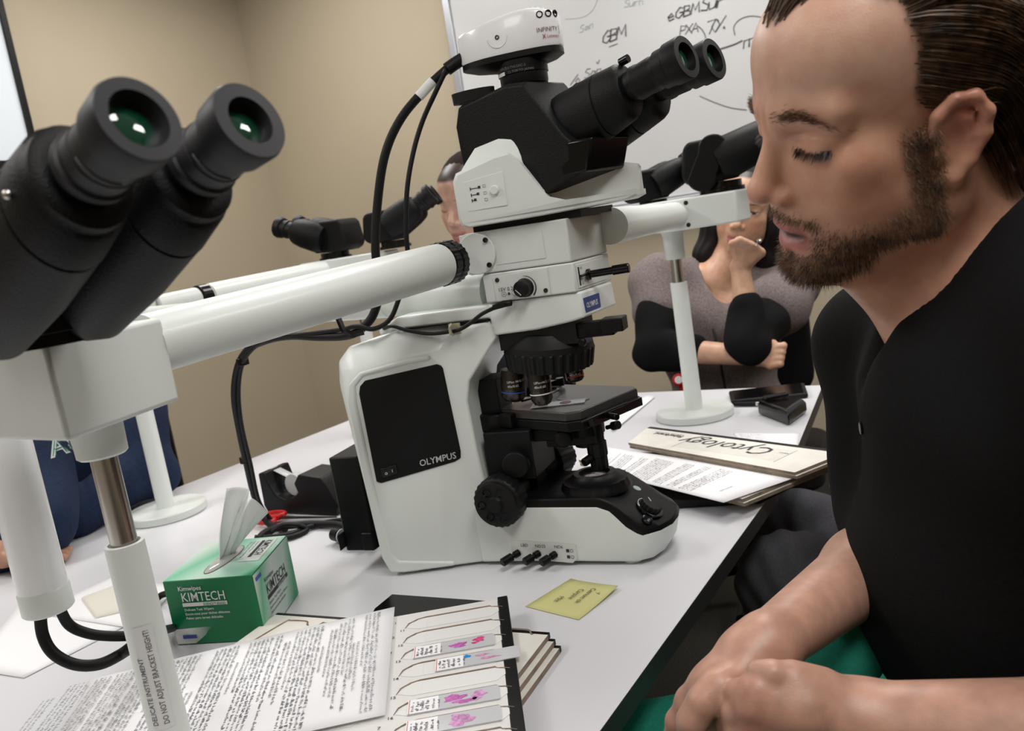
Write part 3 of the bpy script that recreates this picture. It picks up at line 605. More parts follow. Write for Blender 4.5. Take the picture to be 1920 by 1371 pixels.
mb = MB(TC); pts = [(-.006+.014*math.cos(t), -.0362, .0235+.014*math.sin(t)) for t in [PI+PI*k/16 for k in range(17)]]; mb.tube(pts, .0006, 5); mb.build('moulded_ring', 'cam_white', cm)
def side(u, z, d=.0012):
    z += .006                   # wrap around the front end of the camera; u = arc distance from x=.03
    pts2 = [Vector((x, y, 0)) for x, y in outl]; seq = pts2[30:]+pts2[:10]; acc = 0; prev = seq[0]
    for q in seq[1:]:
        L = (q-prev).length
        if acc+L >= u: 
            f_ = (u-acc)/L; p = prev.lerp(q, f_); tg = (q-prev).normalized(); nn = Vector((tg.y, -tg.x, 0)); return p+nn*d+Vector((0, 0, z)), tg, nn
        acc += L; prev = q
    return prev+Vector((0, 0, z)), Vector((0, 1, 0)), Vector((1, 0, 0))
for k in range(3):
    p, tg, nn = side(.058+k*.0125, .036, -.001)
    mb = MB(TC); mb.lathe(p, nn, [(0, .0048), (.002, .0048), (.0022, .0038), (.0008, .003)], 18); mb.build('status_light', 'black_gloss', cm)
mb = MB(TC)
for s_, u0, z0, sz in (('INFINITY', .051, .0125, .0085),):
    V, Fs = text_geo(s_, sz); V2 = [side(u0+v.x*.9, z0+v.y)[0] for v in V]; mb.add(V2, Fs)
V, Fs = text_geo('1', .017); mb.add([side(.0835+v.x*.5, .0085+v.y)[0] for v in V], Fs)
mb.build('camera_name', mat('name_red_grey', (.16, .05, .07), .5), cm)
mb = MB(TC)
for s_, u0, z0, sz in (('X', .058, .0035, .008), ('Lumenera', .064, .004, .0062)):
    V, Fs = text_geo(s_, sz, bold=.02 if s_ == 'X' else 0); mb.add([side(u0+v.x*.8, z0+v.y)[0] for v in V], Fs)
mb.build('camera_maker_print', mat('print_red', (.35, .02, .04), .5), cm)
# ------------------------------------------------------------------ viewing arms, binocular heads, posts
def binocular(T, par, el=28, L=.075, sc_=1.0, two=True):
    """compact viewing head; local frame: origin at the mount, x towards the eyepieces, z up"""
    T = T @ Matrix.Scale(sc_, 4)
    mb = MB(T); mb.lathe((0, 0, 0), (0, 0, 1), [(0, .034), (.006, .034), (.007, .030), (.016, .030)], 36); h = mb.build('mount_ring', 'black_gloss', par)
    e = R_(el); b = Vector((math.cos(e), 0, math.sin(e))); u = Vector((-math.sin(e), 0, math.cos(e)))
    mb = MB(T); pr_ = [(-.052, .020), (-.058, .030), (-.052, .072), (-.044, .080), (.012, .082), (.030, .060), (.026, .018), (-.040, .015)]
    mb.loft([[(x, -.036, z) for x, z in pr_], [(x, .036, z) for x, z in pr_]]); mb.build('prism_housing', 'black_tex', par, bevel=.006, seg=3)
    o = Vector((.0, 0, .046))
    for s_ in (-1, 1):
        oo = o+Vector((0, s_*.031, 0)); mb = MB(T)
        def ov(t, a, c): return [oo+b*t+u*(a*math.sin(q))+Vector((0, 1, 0))*(c*math.cos(q)) for q in [2*PI*k/28 for k in range(28)]]
        mb.loft([ov(-.005, .026, .022), ov(.015, .032, .027), ov(.05, .030, .0255), ov(L-.010, .027, .0245), ov(L-.004, .024, .022), ov(L, .019, .018)])
        mb.build('eyepiece_barrel', 'black_tex', par)
        mb = MB(T); mb.lathe(oo, b, [(L-.01, .017), (L+.012, .017), (L+.013, .019), (L+.018, .019), (L+.019, .0175), (L+.026, .018), (L+.027, .021), (L+.036, .0225), (L+.040, .0215), (L+.0405, .0145), (L+.032, .0135)], 32); ep = mb.build('eyepiece', 'rubber', par)
        mb = MB(T); mb.lathe(oo, b, [(L+.030, .014), (L+.033, .009), (L+.034, .002)], 20); mb.build('eye_lens', 'glass_dark', ep)
def post(x, y, ztop, par, rs=.017, zsplit=None, disc=.083, collar=True):
    mb = MB(); mb.lathe((x, y, TZ), (0, 0, 1), [(0, disc-.003), (.002, disc), (.015, disc), (.0175, disc-.0025)], 72); mb.build('base_disc', 'enamel_grey', par)
    zs = zsplit or (TZ+.23)
    mb = MB(); mb.lathe((x, y, TZ+.0175), (0, 0, 1), [(0, rs*1.05), (.004, rs), (zs-TZ-.0175, rs*.97), (zs-TZ-.0170, rs*.8), (zs-TZ-.03, rs*.78)], 36); sl = mb.build('post_sleeve', 'enamel', par)
    mb = MB(); mb.lathe((x, y, zs-.04), (0, 0, 1), [(0, rs*.66), (ztop-zs+.05, rs*.66)], 28); mb.build('steel_rod', 'steel', par)
    if collar: mb = MB(); mb.lathe((x, y, ztop), (0, 0, 1), [(-.062, rs*1.05), (-.058, rs*1.12), (-.014, rs*1.16), (.002, rs*1.4)], 36); mb.build('rod_collar', 'enamel_grey', par)
    return sl
def rot2(az): return Matrix.Rotation(R_(az), 4, 'Z')
ZT = 1.180
# --- near left arm
pN = Vector((-.512, .603, 0))
tn0 = TM @ Vector((.006, -.088, .438)); tn0.z = ZT+.009
s0 = Vector((-.322, 1.075, ZT+.005)); e0 = Vector((-.470, .634, ZT-.012)); ax = (e0-s0).normalized()
arm1 = thing('viewing_arm', (pN.x, pN.y, TZ), 'thick white tube arm with big blurred black binocular head and post, nearest on the left', 'microscope arm')
Lt = (e0-s0).length
mb = MB(); mb.lathe(s0, ax, [(.028, .024), (.030, .0268), (.05, .0272), (Lt, .0265)], 56); mb.build('arm_tube', 'enamel', arm1)
mb = MB(); mb.lathe(s0, ax, [(-.004, .0245), (.0, .0255), (.001, .0285, .001), (.012, .0285, .001), (.013, .0265), (.016, .0265), (.017, .0285, .001), (.028, .0285, .001), (.029, .026)], 96); mb.build('clamp_ring', 'black_gloss', arm1)
# end box
b1 = dep(50, 640, .60); b2 = dep(110, 822, .60); b3 = dep(275, 590, .715); b4 = dep(318, 742, .715)
zt_, zb_ = 1.190, 1.118
c0_ = Vector((-.453, .503)); c1_ = Vector((-.446, .630)); lf_ = Vector((-.93, .37)).normalized()
def bx2(*a): return [Vector((p[0], p[1])) for p in a]
plan = bx2(c0_, c1_, c1_+Vector((-.035, .004)), c1_+Vector((-.10, .0)), c0_+lf_*.13+Vector((0, .09)), c0_+lf_*.13)
mb = MB(); mb.loft([[(p.x, p.y, z) for p in plan] for z in (zb_, zt_)]); mb.build('end_box', 'enamel_grey', arm1, bevel=.004, seg=3)
mb = MB(); mb.lathe((pN.x, pN.y, zb_+.002), (0, 0, -1), [(0, .0215), (.035, .0205), (.037, .018)], 40); mb.build('box_collar', 'enamel', arm1)
slv = post(pN.x, pN.y, zb_-.045, arm1, rs=.0168, zsplit=1.005, collar=False)
# printed warning label on the sleeve (reads from top to bottom)
def wrap(mb, V, Fs, r, a0, z0, sx=1):
    mb.add([Vector((pN.x+r*math.cos(a0+v.y/r), pN.y+r*math.sin(a0+v.y/r), z0-v.x)) for v in V], Fs)
mb = MB(); A0 = R_(-64)
mb.loft([[Vector((pN.x+.01695*math.cos(a), pN.y+.01695*math.sin(a), z)) for z in (.838, .934)] for a in [A0+R_(-22+8*k) for k in range(8)]], cap=(0, 0), closed=False); mb.build('sleeve_label', 'label_white', slv)
mb = MB()
V, Fs = text_geo('DO NOT ADJUST BRACKET HEIGHT!', .0066, bold=.01); V = [Vector((v.x*1.0, v.y, 0)) for v in V]
wd = max(v.x for v in V); V = [Vector((v.x*.088/wd, v.y, 0)) for v in V]
def wr2(V, Fs, a0): mb.add([Vector((pN.x+.0172*math.cos(a0-v.y/.0172), pN.y+.0172*math.sin(a0-v.y/.0172), .842+v.x)) for v in V], Fs)
wr2(V, Fs, A0+R_(20))
V, Fs = text_geo('DELICATE INSTRUMENT', .0066, bold=.01); wd = max(v.x for v in V); V = [Vector((v.x*.064/wd, v.y, 0)) for v in V]
wr2(V, Fs, A0-R_(12)); mb.build('warning_print', 'ink_grey', slv)
# big foreground binocular head, eyepieces aimed at the lens
E1 = Vector(dep(262, 222, .38)); E2 = Vector(dep(470, 225, .43))
sepd = (E2-E1); sepd.z = 0; sepd.normalize(); a0 = Vector((sepd.y, -sepd.x, 0)); e = R_(17); bd2 = a0*math.cos(e)+Vector((0, 0, math.sin(e))); up2 = bd2.cross(sepd)
if up2.z < 0: up2 = -up2
hroot = arm1
hub = dep(78, 622, .565); hub.z = zt_
mb = MB(); mb.lathe(hub, (0, 0, 1), [(0, .040), (.008, .040), (.009, .050), (.026, .050), (.027, .048), (.070, .050)], 48); mb.build('mount_ring', 'black', hroot)
for i_, Ee in enumerate((E1, E2)):
    def ov(t, a, c, dz=0): return [Ee-bd2*t+up2*(a*math.sin(q)-dz)+sepd*(c*math.cos(q)) for q in [2*PI*k/40 for k in range(40)]]
    mb = MB(); mb.loft([ov(.215, .022, .018, .02), ov(.195, .034, .025, .014), ov(.140, .036, .027, .008), ov(.092, .0335, .026, .003), ov(.0915, .0323, .0252, .003), ov(.0895, .0323, .0252, .003), ov(.089, .0335, .026, .003), ov(.066, .0305, .0258), ov(.064, .028, .025), ov(.058, .0275, .0245), ov(.056, .0245, .0225), ov(.055, .020, .019)]); mb.build('eyepiece_barrel', 'black_tex', hroot)
    mb = MB(); mb.lathe(Ee, bd2, [(-.09, .0158), (-.050, .0158), (-.049, .019), (-.044, .0194), (-.043, .0176), (-.034, .0178), (-.0335, .0172), (-.028, .0175), (-.019, .0175), (-.0175, .0200), (-.003, .0212), (0, .0203), (.0002, .0142 if i_ == 0 else .0128), (-.003, .0132 if i_ == 0 else .0118), (-.009, .0115)], 64); ep = mb.build('eyepiece', 'rubber_grey', hroot)
    mb = MB(); mb.lathe(Ee, bd2, [(-.009, .0125), (-.0078, .009), (-.0069, .005), (-.0066, .001)], 40); mb.build('eye_lens', 'glass_dark', ep)
    mb = MB(); mb.tube([Ee-bd2*.030+ (sepd*math.cos(q)+up2*math.sin(q))*.0178 for q in [R_(190+6*k) for k in range(14)]], .0005, 4); mb.build('eyepiece_print', 'ink_grey', ep)
mid_ = (E1+E2)/2 - bd2*.20
mid_.z = 0
def hb(x, y, z): return mid_+a0*x+sepd*y+Vector((0, 0, z))
mb = MB()
mb.loft([[hb(x, y, z) for x, z in ((-.11, 1.222), (-.12, 1.245), (-.09, 1.285), (-.03, 1.29), (.03, 1.272), (.055, 1.235), (.04, 1.222))] for y in (-.052, .052)]); mb.build('prism_housing', 'black_tex', hroot, bevel=.006, seg=3)
mb = MB(); mb.sphere(E1-bd2*.078-sepd*.0268+up2*.002, .0026, 8); mb.build('set_screw', 'steel', hroot)

# --- right arm
pR = Vector((-.066, 1.85, 0))
arm2 = thing('viewing_arm', (pR.x, pR.y, TZ), 'white tube arm with end box and two black binocular heads on the right post', 'microscope arm')
s1 = Vector((-.125, 1.19, ZT+.017)); e1_ = Vector((-.052, 1.80, ZT+.006)); ax = (e1_-s1).normalized(); L1 = (e1_-s1).length
mb = MB(); mb.lathe(s1, ax, [(0, .0255), (L1-.10, .0248), (L1-.098, .0262), (L1, .0262)], 48); mb.build('arm_tube', 'enamel', arm2)
side_ = Vector((ax.y, -ax.x, 0)); zz0, zz1 = 1.155, 1.218
bxp = [e1_-ax*.02-side_*.026, e1_-ax*.02+side_*.028, e1_+ax*.01+side_*.135, e1_+ax*.055+side_*.150, e1_+ax*.12+side_*.10, e1_+ax*.12-side_*.13, e1_+ax*.04-side_*.15]
bxp = [zpl(1287, 418, zz0)]
q1, q2, q3, q4 = (Vector((-.040, 1.775)), Vector((.068, 1.775)), Vector((.094, 1.83)), Vector((.094, 1.90)))
plan = [q1, q2, q3, q4, Vector((-.13, 1.93)), Vector((-.15, 1.86)), Vector((-.09, 1.80))]
mb = MB(); mb.loft([[(p.x, p.y, z) for p in plan] for z in (zz0, zz1)]); bxo = mb.build('end_box', 'enamel', arm2, bevel=.004, seg=3)
for (x, z) in ((-.030, 1.208), (-.030, 1.164)):
    mb = MB(); mb.lathe((x, 1.7755, z), (0, -1, 0), [(0, .0045), (.001, .0045), (.0012, .002)], 14); mb.build('hex_screw', 'dark_steel', bxo)
post(pR.x, pR.y, 1.157, arm2, rs=.0185, zsplit=1.045)
binocular(Matrix.Translation((.045, 1.85, zz1)) @ rot2(2), arm2, el=18, L=.10, sc_=1.35)
hdT = Matrix.Translation((.045, 1.85, zz1)) @ rot2(2)
mb = MB(hdT); st_ = [(-.030+.030*math.cos(t)+(.018 if math.sin(t) > 0 else -.010), .055+.030*math.sin(t)+(.030 if math.sin(t) > 0 else -.018)) for t in [2*PI*k/36 for k in range(36)]]
mb.loft([[(x, y, z) for x, z in st_] for y in (-.066, -.040)]); mb.build('hinge_disc', 'black', arm2, bevel=.003)
binocular(Matrix.Translation((-.10, 1.90, zz1-.01)) @ rot2(25), arm2, el=22, sc_=1.0)

# --- rear left arm with two heads, and the long tube behind the near one
pB = Vector((-.862, 2.02, 0)); pL = Vector((-1.127, 1.467, 0))
arm3 = thing('viewing_arm', (pB.x, pB.y, TZ), 'white rear arm behind the near tube carrying two small black binocular heads', 'microscope arm')
f0 = Vector((-.30, 1.165, 1.132)); f1 = Vector((-1.06, 1.425, 1.150)); ax = (f1-f0).normalized(); L2 = (f1-f0).length
mb = MB(); mb.lathe(f0, ax, [(0, .029), (.155, .0285), (.1555, .0262), (.160, .0262), (.1605, .0245), (.185, .0245), (.1855, .0262), (L2, .0262)], 48); mb.build('arm_tube', 'enamel', arm3)
mb = MB(); mb.rbox((-.86, 2.0, 1.178), (.22, .13, .055), .015, Matrix.Rotation(R_(-8), 3, 'Z')); mb.build('end_box', 'enamel', arm3, bevel=.003)
g0 = Vector((-.90, 1.97, ZT)); g1 = Vector((pL.x+.03, pL.y+.03, ZT-.012)); ax3 = (g1-g0).normalized(); L3 = (g1-g0).length
mb = MB(); mb.lathe(g0, ax3, [(0, .0262), (L3-.155, .0262), (L3-.154, .024), (L3-.150, .024)], 40); mb.build('cross_tube', 'enamel', arm3)
mb = MB(); mb.lathe(g0, ax3, [(L3-.151, .0255), (L3-.150, .0268), (L3-.128, .0268), (L3-.127, .0255)], 40); mb.build('clamp_ring', 'black_gloss', arm3)
post(pB.x, pB.y, 1.152, arm3, rs=.017, zsplit=1.03)
binocular(Matrix.Translation((-.905, 2.02, 1.203)) @ rot2(168), arm3, el=20, sc_=1.2)
binocular(Matrix.Translation((-.735, 2.00, 1.208)) @ rot2(8), arm3, el=28, sc_=1.15)
# --- far left post station (mostly hidden by the near box)
arm4 = thing('viewing_arm', (pL.x, pL.y, TZ), 'white post with round base in front of the navy hoodie, carrying a grey arm box', 'microscope arm')
post(pL.x, pL.y, 1.15, arm4, rs=.0175, zsplit=1.02, disc=.078)
mb = MB(); g2 = g1-ax3*.125
mb.lathe(g2, ax3, [(0, .0235), (.10, .0235)], 30)
mb.rbox((pL.x-.02, pL.y, 1.172), (.16, .12, .05), .01, Matrix.Rotation(R_(20), 3, 'Z')); mb.build('end_box', 'enamel_grey', arm4, bevel=.003)
# --- hanging white cylinder at the far left with end cap and its cable
T0 = dep(22, 820, .80); T1 = dep(92, 1150, .80); T1 = Vector((T0.x, T0.y, dep(92, 1150, .83).z))
wc_ = dep(92, 1145, .83)
tubeo = thing('power_column', (wc_.x, wc_.y, wc_.z), 'thick white hanging cylinder with end cap at the left edge, above the papers', 'column')
mb = MB(); mb.lathe((wc_.x, wc_.y, wc_.z), (0, 0, 1), [(.022, .0205), (.024, .0225), (.20, .0225), (.262, .022)], 48); mb.build('column_tube', 'cam_white', tubeo)
bb_ = Vector((-.545, .60, wc_.z+.245)); mb = MB(); mb.tube([bb_, Vector((wc_.x, wc_.y, wc_.z+.245))], .010, 12); mb.build('support_bar', 'enamel_grey', tubeo)
mb = MB(); mb.lathe((wc_.x, wc_.y, wc_.z), (0, 0, 1), [(0, .0215), (.002, .0235), (.023, .0235), (.025, .0222)], 48); mb.build('end_cap', 'enamel', tubeo)
# ------------------------------------------------------------------ cables
def ypl(px, py, y): return npl(px, py, (0, 1, 0), y)
def cable(name, pts, r, label, sub=8, mt='rubber', cat='cable'):
    mb = MB(); mb.tube(smoothpath(pts, sub), r, 12); return tag(mb.build(name, mt), label, cat)
c_a = cable('camera_cable', [ypl(872, 108, 1.165), ypl(845, 124, 1.16), ypl(800, 165, 1.15), ypl(752, 222, 1.14), ypl(722, 290, 1.13), ypl(708, 380, 1.125), ypl(704, 470, 1.12), ypl(712, 540, 1.12), ypl(700, 590, 1.115), ypl(676, 618, 1.11), ypl(648, 630, 1.12), ypl(600, 632, 1.14), ypl(545, 630, 1.16), ypl(500, 638, 1.18), ypl(466, 655, 1.20), ypl(446, 690, 1.22), ypl(440, 745, 1.24), ypl(450, 810, 1.27), ypl(463, 870, 1.30), ypl(476, 925, 1.33), ypl(492, 965, 1.35), zpl(508, 985, TZ+.009), zpl(535, 992, TZ+.009)], .0062, 'thick black cable arching down from the white camera over the long tubes')
mb = MB(); mb.tube([ypl(812, 152, 1.153), ypl(785, 182, 1.147)], .0068, 16); mb.build('cable_label', 'label_white', c_a)
for a, b in (((868, 110), (838, 128)),):
    mb = MB(); mb.tube(smoothpath([ypl(868, 110, 1.165), ypl(852, 120, 1.162), ypl(838, 130, 1.158)], 6), .0088, 12); mb.build('strain_relief', 'rubber', c_a)
for (x, y, yy_) in ((455, 678, 1.213), (460, 862, 1.30)):
    mb = MB(); p = ypl(x, y, yy_); mb.tube([p+Vector((0, 0, -.006)), p+Vector((0, 0, .006))], .0098, 12); mb.build('cable_tie', 'black_gloss', c_a, bevel=.001)
cable('camera_cable', [ypl(836, 132, 1.15), ypl(818, 170, 1.145), ypl(792, 228, 1.14), ypl(774, 290, 1.13), ypl(763, 360, 1.12), ypl(762, 440, 1.115), ypl(765, 500, 1.115), ypl(748, 560, 1.11), ypl(730, 600, 1.105), ypl(700, 617, 1.10), ypl(668, 612, 1.10), ypl(640, 618, 1.12), ypl(560, 628, 1.15), ypl(505, 634, 1.17), ypl(462, 668, 1.20), ypl(448, 720, 1.225), ypl(452, 790, 1.25), ypl(470, 870, 1.29), ypl(486, 940, 1.33), zpl(512, 980, TZ+.006)], .0034, 'thin black cable hanging beside the thick camera cable')
mb = MB(); mb.tube([ypl(634, 596, 1.10), ypl(643, 618, 1.095), ypl(660, 628, 1.095), ypl(682, 622, 1.098)], .0045, 4, flat=.4)
tag(mb.build('cable_strap', 'black_gloss'), 'flat black strap looped round the cables under the long tube', 'strap')
k0 = ms(958, 568, -.089); kk = lambda px, py, y: TM @ ms(px, py, y)
cable('power_cord', [kk(958, 568, -.090), kk(940, 572, -.095), kk(905, 588, -.097), kk(882, 606, -.096), kk(862, 618, -.094), kk(845, 622, -.093), kk(805, 626, -.092), kk(765, 620, -.088), kk(735, 612, -.080), kk(716, 618, -.05)], .0027, 'thin black cord plugged into the dial plate and clipped to the microscope arm')
mb = MB(); mb.tube([kk(958, 568, -.086), kk(945, 570, -.094), kk(925, 577, -.096)], [.0042, .0046, .0036], 14); tag(mb.build('cord_plug', 'rubber'), 'black round plug beside the pointer knob', 'plug')
mb = MB(TM); pcl = ms(848, 618, -.092); mb.box(pcl+Vector((.002, .004, 0)), (.016, .004, .015)); mb.tube([pcl+Vector((0, 0, .007)), pcl+Vector((0, -.007, .004)), pcl+Vector((0, -.007, -.004)), pcl+Vector((0, 0, -.007))], .0022, 6)
tag(mb.build('cable_clip', mat('yellowed_clip', (.42, .40, .27), .5)), 'yellowed adhesive clip holding the cord on the microscope arm', 'clip')
# bundle lying on the table
cable('cable_bundle', [zpl(484, 1012, TZ+.012), zpl(496, 1000, TZ+.014), zpl(520, 990, TZ+.011), zpl(552, 985, TZ+.009), zpl(590, 983, TZ+.008), zpl(635, 985, TZ+.009), zpl(668, 1000, TZ+.012), zpl(690, 1008, TZ+.02)], .0065, 'black cable with white tipped plug lying between the tape dispenser and the wipes box')
cable('cable_bundle', [zpl(478, 1008, TZ+.016), zpl(500, 1008, TZ+.010), zpl(540, 1003, TZ+.008), zpl(575, 990, TZ+.007), zpl(620, 978, TZ+.006), zpl(660, 974, TZ+.006), zpl(700, 970, TZ+.02)], .0045, 'black cable running right across the table to the lamp housing')
cable('cable_bundle', [zpl(520, 1012, TZ+.006), zpl(550, 1006, TZ+.006), zpl(575, 994, TZ+.006), zpl(560, 985, TZ+.016), zpl(530, 985, TZ+.017), zpl(505, 1000, TZ+.010)], .0045, 'short black cable loop curled behind the wipes box')
mb = MB(); mb.tube([zpl(682, 1003, TZ+.017), zpl(697, 996, TZ+.025)], .003, 10); mb.tube([zpl(665, 999, TZ+.012), zpl(673, 1002, TZ+.013)], .0075, 12); tag(mb.build('cable_end', 'label_white'), 'white cable tips beside the black lamp housing', 'connector')
cable('column_cable', [Vector((wc_.x+.012, wc_.y, wc_.z+.004)), dep(130, 1172, .84), dep(165, 1188, .85), dep(205, 1193, .86), dep(250, 1192, .87), dep(290, 1186, .90), zpl(330, 1176, TZ+.004)], .0052, 'upper black cable from the end cap of the hanging white cylinder')
cable('column_cable', [Vector((wc_.x-.006, wc_.y-.004, wc_.z+.004)), dep(80, 1190, .83), dep(100, 1225, .83), dep(140, 1246, .835), dep(185, 1246, .845), dep(225, 1228, .86), dep(262, 1202, .88), zpl(300, 1180, TZ+.004)], .0058, 'lower drooping black cable from the end cap of the hanging white cylinder')
cable('column_cable_end', [zpl(318, 1112, TZ+.02), zpl(300, 1118, TZ+.012), zpl(285, 1135, TZ+.006)], .0048, 'short black cable stub behind the labelled post beside the wipes box')

# ------------------------------------------------------------------ wipes box
kz = TZ+.001
kx = Vector((math.cos(R_(1.5)), math.sin(R_(1.5)), 0)); ky = Vector((-math.sin(R_(9)), math.cos(R_(9)), 0)).normalized(); kup = Vector((0, 0, 1))
K0 = zpl(499, 1200, kz); W_, D_, H_ = .128, .137, .088
def kb(a, b, c): return K0 - kx*(W_-a) + ky*b + kup*c     # a: 0..W left->right, b depth, c height
kim = thing('wipes_box', kb(W_/2, D_/2, 0), 'green and white box of laboratory wipes with a tissue pulled up', 'tissue box')
green = mat('box_green', (.0, .16, .055), .45); mint = mat('box_mint', (.25, .58, .40), .45)
def grad(name, c1, c2, o, d, L):        # printed gradient along direction d
    m = bpy.data.materials.new(name); m.use_nodes = True; nt = m.node_tree; b = nt.nodes['Principled BSDF']; b.inputs['Roughness'].default_value = .45
    tc = nt.nodes.new('ShaderNodeTexCoord'); vm = nt.nodes.new('ShaderNodeVectorMath'); vm.operation = 'DOT_PRODUCT'; vm.inputs[1].default_value = tuple(Vector(d).normalized()/L)
    sb = nt.nodes.new('ShaderNodeVectorMath'); sb.operation = 'SUBTRACT'; sb.inputs[1].default_value = tuple(o)
    r = nt.nodes.new('ShaderNodeValToRGB'); r.color_ramp.elements[0].color = (*c1[0], 1); r.color_ramp.elements[1].color = (*c1[-1], 1)
    for i, c in enumerate(c1[1:-1]): e = r.color_ramp.elements.new(c2[i]); e.color = (*c, 1)
    nt.links.new(tc.outputs['Object'], sb.inputs[0]); nt.links.new(sb.outputs[0], vm.inputs[0]); nt.links.new(vm.outputs['Value'], r.inputs[0]); nt.links.new(r.outputs[0], b.inputs['Base Color'])
    return m
loc_ = ROOT[kim.name]
mb = MB(); mb.loft([[kb(a, b, c) for a, b in ((0, 0), (W_, 0), (W_, D_), (0, D_))] for c in (0, H_)]); mb.build('carton', green, kim, bevel=.0008)
wht = (.68, .72, .70)
mb = MB(); mb.loft([[kb(a, b, H_+c) for a, b in ((.001, .001), (W_-.001, .001), (W_-.001, D_-.001), (.001, D_-.001))] for c in (.0001, .0005)])
mb.build('top_panel', grad('top_print', [(.62, .72, .66), (.16, .50, .32), (.55, .74, .64), (.25, .56, .40), (.02, .28, .12)], [.25, .55, .92], kb(0, D_*.6, H_)-loc_, kx*1.0-ky*.35, .150), kim, smooth=0)
mb = MB(); mb.loft([[kb(W_+c, b, d) for b, d in ((.001, .001), (D_-.001, .001), (D_-.001, H_-.001), (.001, H_-.001))] for c in (.0001, .0005)])
mb.build('side_panel', grad('side_print', [(.70, .73, .73), (.10, .40, .22), (.62, .70, .67), (.50, .66, .58), (.02, .30, .13)], [.18, .45, .78], kb(W_, 0, H_)-loc_, ky*.9-kup*.3, .140), kim, smooth=0)
mb = MB(); mb.add([kb(a, -.0004, c) for a, c in ((.001, .001), (.028, .001), (.045, .012), (.050, .018), (.058, .0235), (.001, .0215))], [(0, 1, 2, 3, 4, 5)]); mb.build('front_swoosh', grad('swoosh', [(.68, .70, .70), (.62, .66, .64), (.0, .16, .055)], [.45], kb(0, 0, 0)-loc_, kx, .056), kim, smooth=0)
txw = MB(); fo = kb(0, -.0006, 0)
def ft(mb, s_, a, c, sz, b=0, sx=1): add_text(mb, s_, sz, kb(a, -.0008, c), kx, kup, bold=b, sx=sx)
ft(txw, 'Kimwipes', .020, .0745, .0085, .01); ft(txw, 'KIMTECH', .022, .0595, .0175, .004, .86)
quadpatch(txw, kb(.022, -.0008, .0525), kx, kup, .064, .005)
for i, s_ in enumerate(('Delicate Task Wipers', 'Essuie-tout pour tâches délicates', 'Pañoc para tareas delicadas')): ft(txw, s_, .023, .0465-.0058*i, .0048, .006)
txw.build('front_print', 'label_white', kim, smooth=0)
mb = MB(); add_text(mb, 'SCIENCE™ BRAND', .0048, kb(.052, -.0014, .0532), kx, kup, bold=.01, sx=.78); mb.build('brand_strip_print', green, kim, smooth=0)
mb = MB(); quadpatch(mb, kb(.012, -.0012, .0085), kx, kup, .020, .0048); quadpatch(mb, kb(W_+.0008, .006, .077), ky, kup, .019, .0048)
mb.build('maker_badge', mat('badge_blue2', (.02, .05, .35), .4), kim, smooth=0)
blk_ = MB()
def stx(mb, s_, b, c, sz, bo=0, sx=1): add_text(mb, s_, sz, kb(W_+.0008, b, c), ky, kup, bold=bo, sx=sx)
stx(blk_, 'Kimwipes', .030, .0645, .0085, .01); stx(blk_, 'KIMTECH', .031, .0475, .0195, .004, .90)
quadpatch(blk_, kb(W_+.0008, .031, .040), ky, kup, .078, .0055)
for i, s_ in enumerate(('Delicate Task Wipers', 'Essuie-tout pour tâches délicates', 'Pañoc para tareas delicadas')): stx(blk_, s_, .031, .033-.0065*i, .0052, .004)
blk_.build('side_print_text', 'ink', kim, smooth=0)
mb = MB(); add_text(mb, 'SCIENCE BRAND', .0052, kb(W_+.0014, .068, .0409), ky, kup, sx=.8); mb.build('side_strip_print', 'label_white', kim, smooth=0)
tp_ = MB(); quadpatch(tp_, kb(.088, .128, H_+.0007), -ky, kx, .080, .030)     # white print area
tp_.build('top_white_area', mat('top_white', (.66, .72, .69), .45), kim, smooth=0)
tp_ = MB(); tp_x = -ky; add_text(tp_, 'KIMTECH', .015, kb(.103, .122, H_+.0010), -ky, kx, bold=.004, sx=.85); quadpatch(tp_, kb(.0965, .122, H_+.0010), -ky, kx, .060, .005)
for i in range(3): add_text(tp_, ('Delicate Task Wipers', 'Essuie-tout pour tâches délicates', 'Pañoc para tareas delicadas')[i], .0045, kb(.0905-.0055*i, .12, H_+.0010), -ky, kx)
tp_.build('top_print_text', 'ink', kim, smooth=0)
# slot and plastic film
sc0 = kb(.063, .062, H_); sl_ = (ky*.8+kx*.12).normalized(); sw_ = sl_.cross(kup)*-1
def el_(a, b, z, n=36): return [sc0 + sl_*a*math.cos(t)+sw_*b*math.sin(t)+kup*z for t in [2*PI*k/n for k in range(n)]]
mb = MB(); mb.loft([el_(.047, .0135, .0006), el_(.047, .0135, .0012)]); mb.build('slot_rim', mat('slot_brown', (.16, .12, .09), .6), kim)
mb = MB(); mb.loft([el_(.0455, .0125, .0013), el_(.040, .010, .0035), el_(.03, .006, .0045)]); mb.build('slot_film', mat('plastic_film', (.55, .57, .55), .12, spec=.8), kim)
# tissue
base_ = [sc0+sl_*(-.012+.034*t)+sw_*(.004*math.sin(6*t)) for t in np.linspace(0, 1, 25)]
pa, pb, pc_, pd_ = dep(425, 916, 1.12), dep(468, 920, 1.14), dep(470, 950, 1.10), dep(503, 962, 1.13)
topc = [pa, pa.lerp(pb, .5)+Vector((0, .004, .002)), pb, pb.lerp(pc_, .5)+Vector((0, -.004, 0)), dep(473, 935, 1.11), dep(487, 945, 1.115), pd_]
tp2 = smoothpath(topc, 4)
rows = []
for j in range(22):
    v = j/21; row = []
    for i in range(25):
        a = base_[i]+kup*.0; b = tp2[min(len(tp2)-1, int(i*(len(tp2)-1)/24))]
        p = a.lerp(b, v); p += sw_*(.010*math.sin(i*.9)*math.sin(PI*v)*.5) + sl_*(-.010*math.sin(PI*v)*.5); row.append(p)
    rows.append(row)
mb = MB(); mb.loft(rows, cap=(0, 0), closed=False)
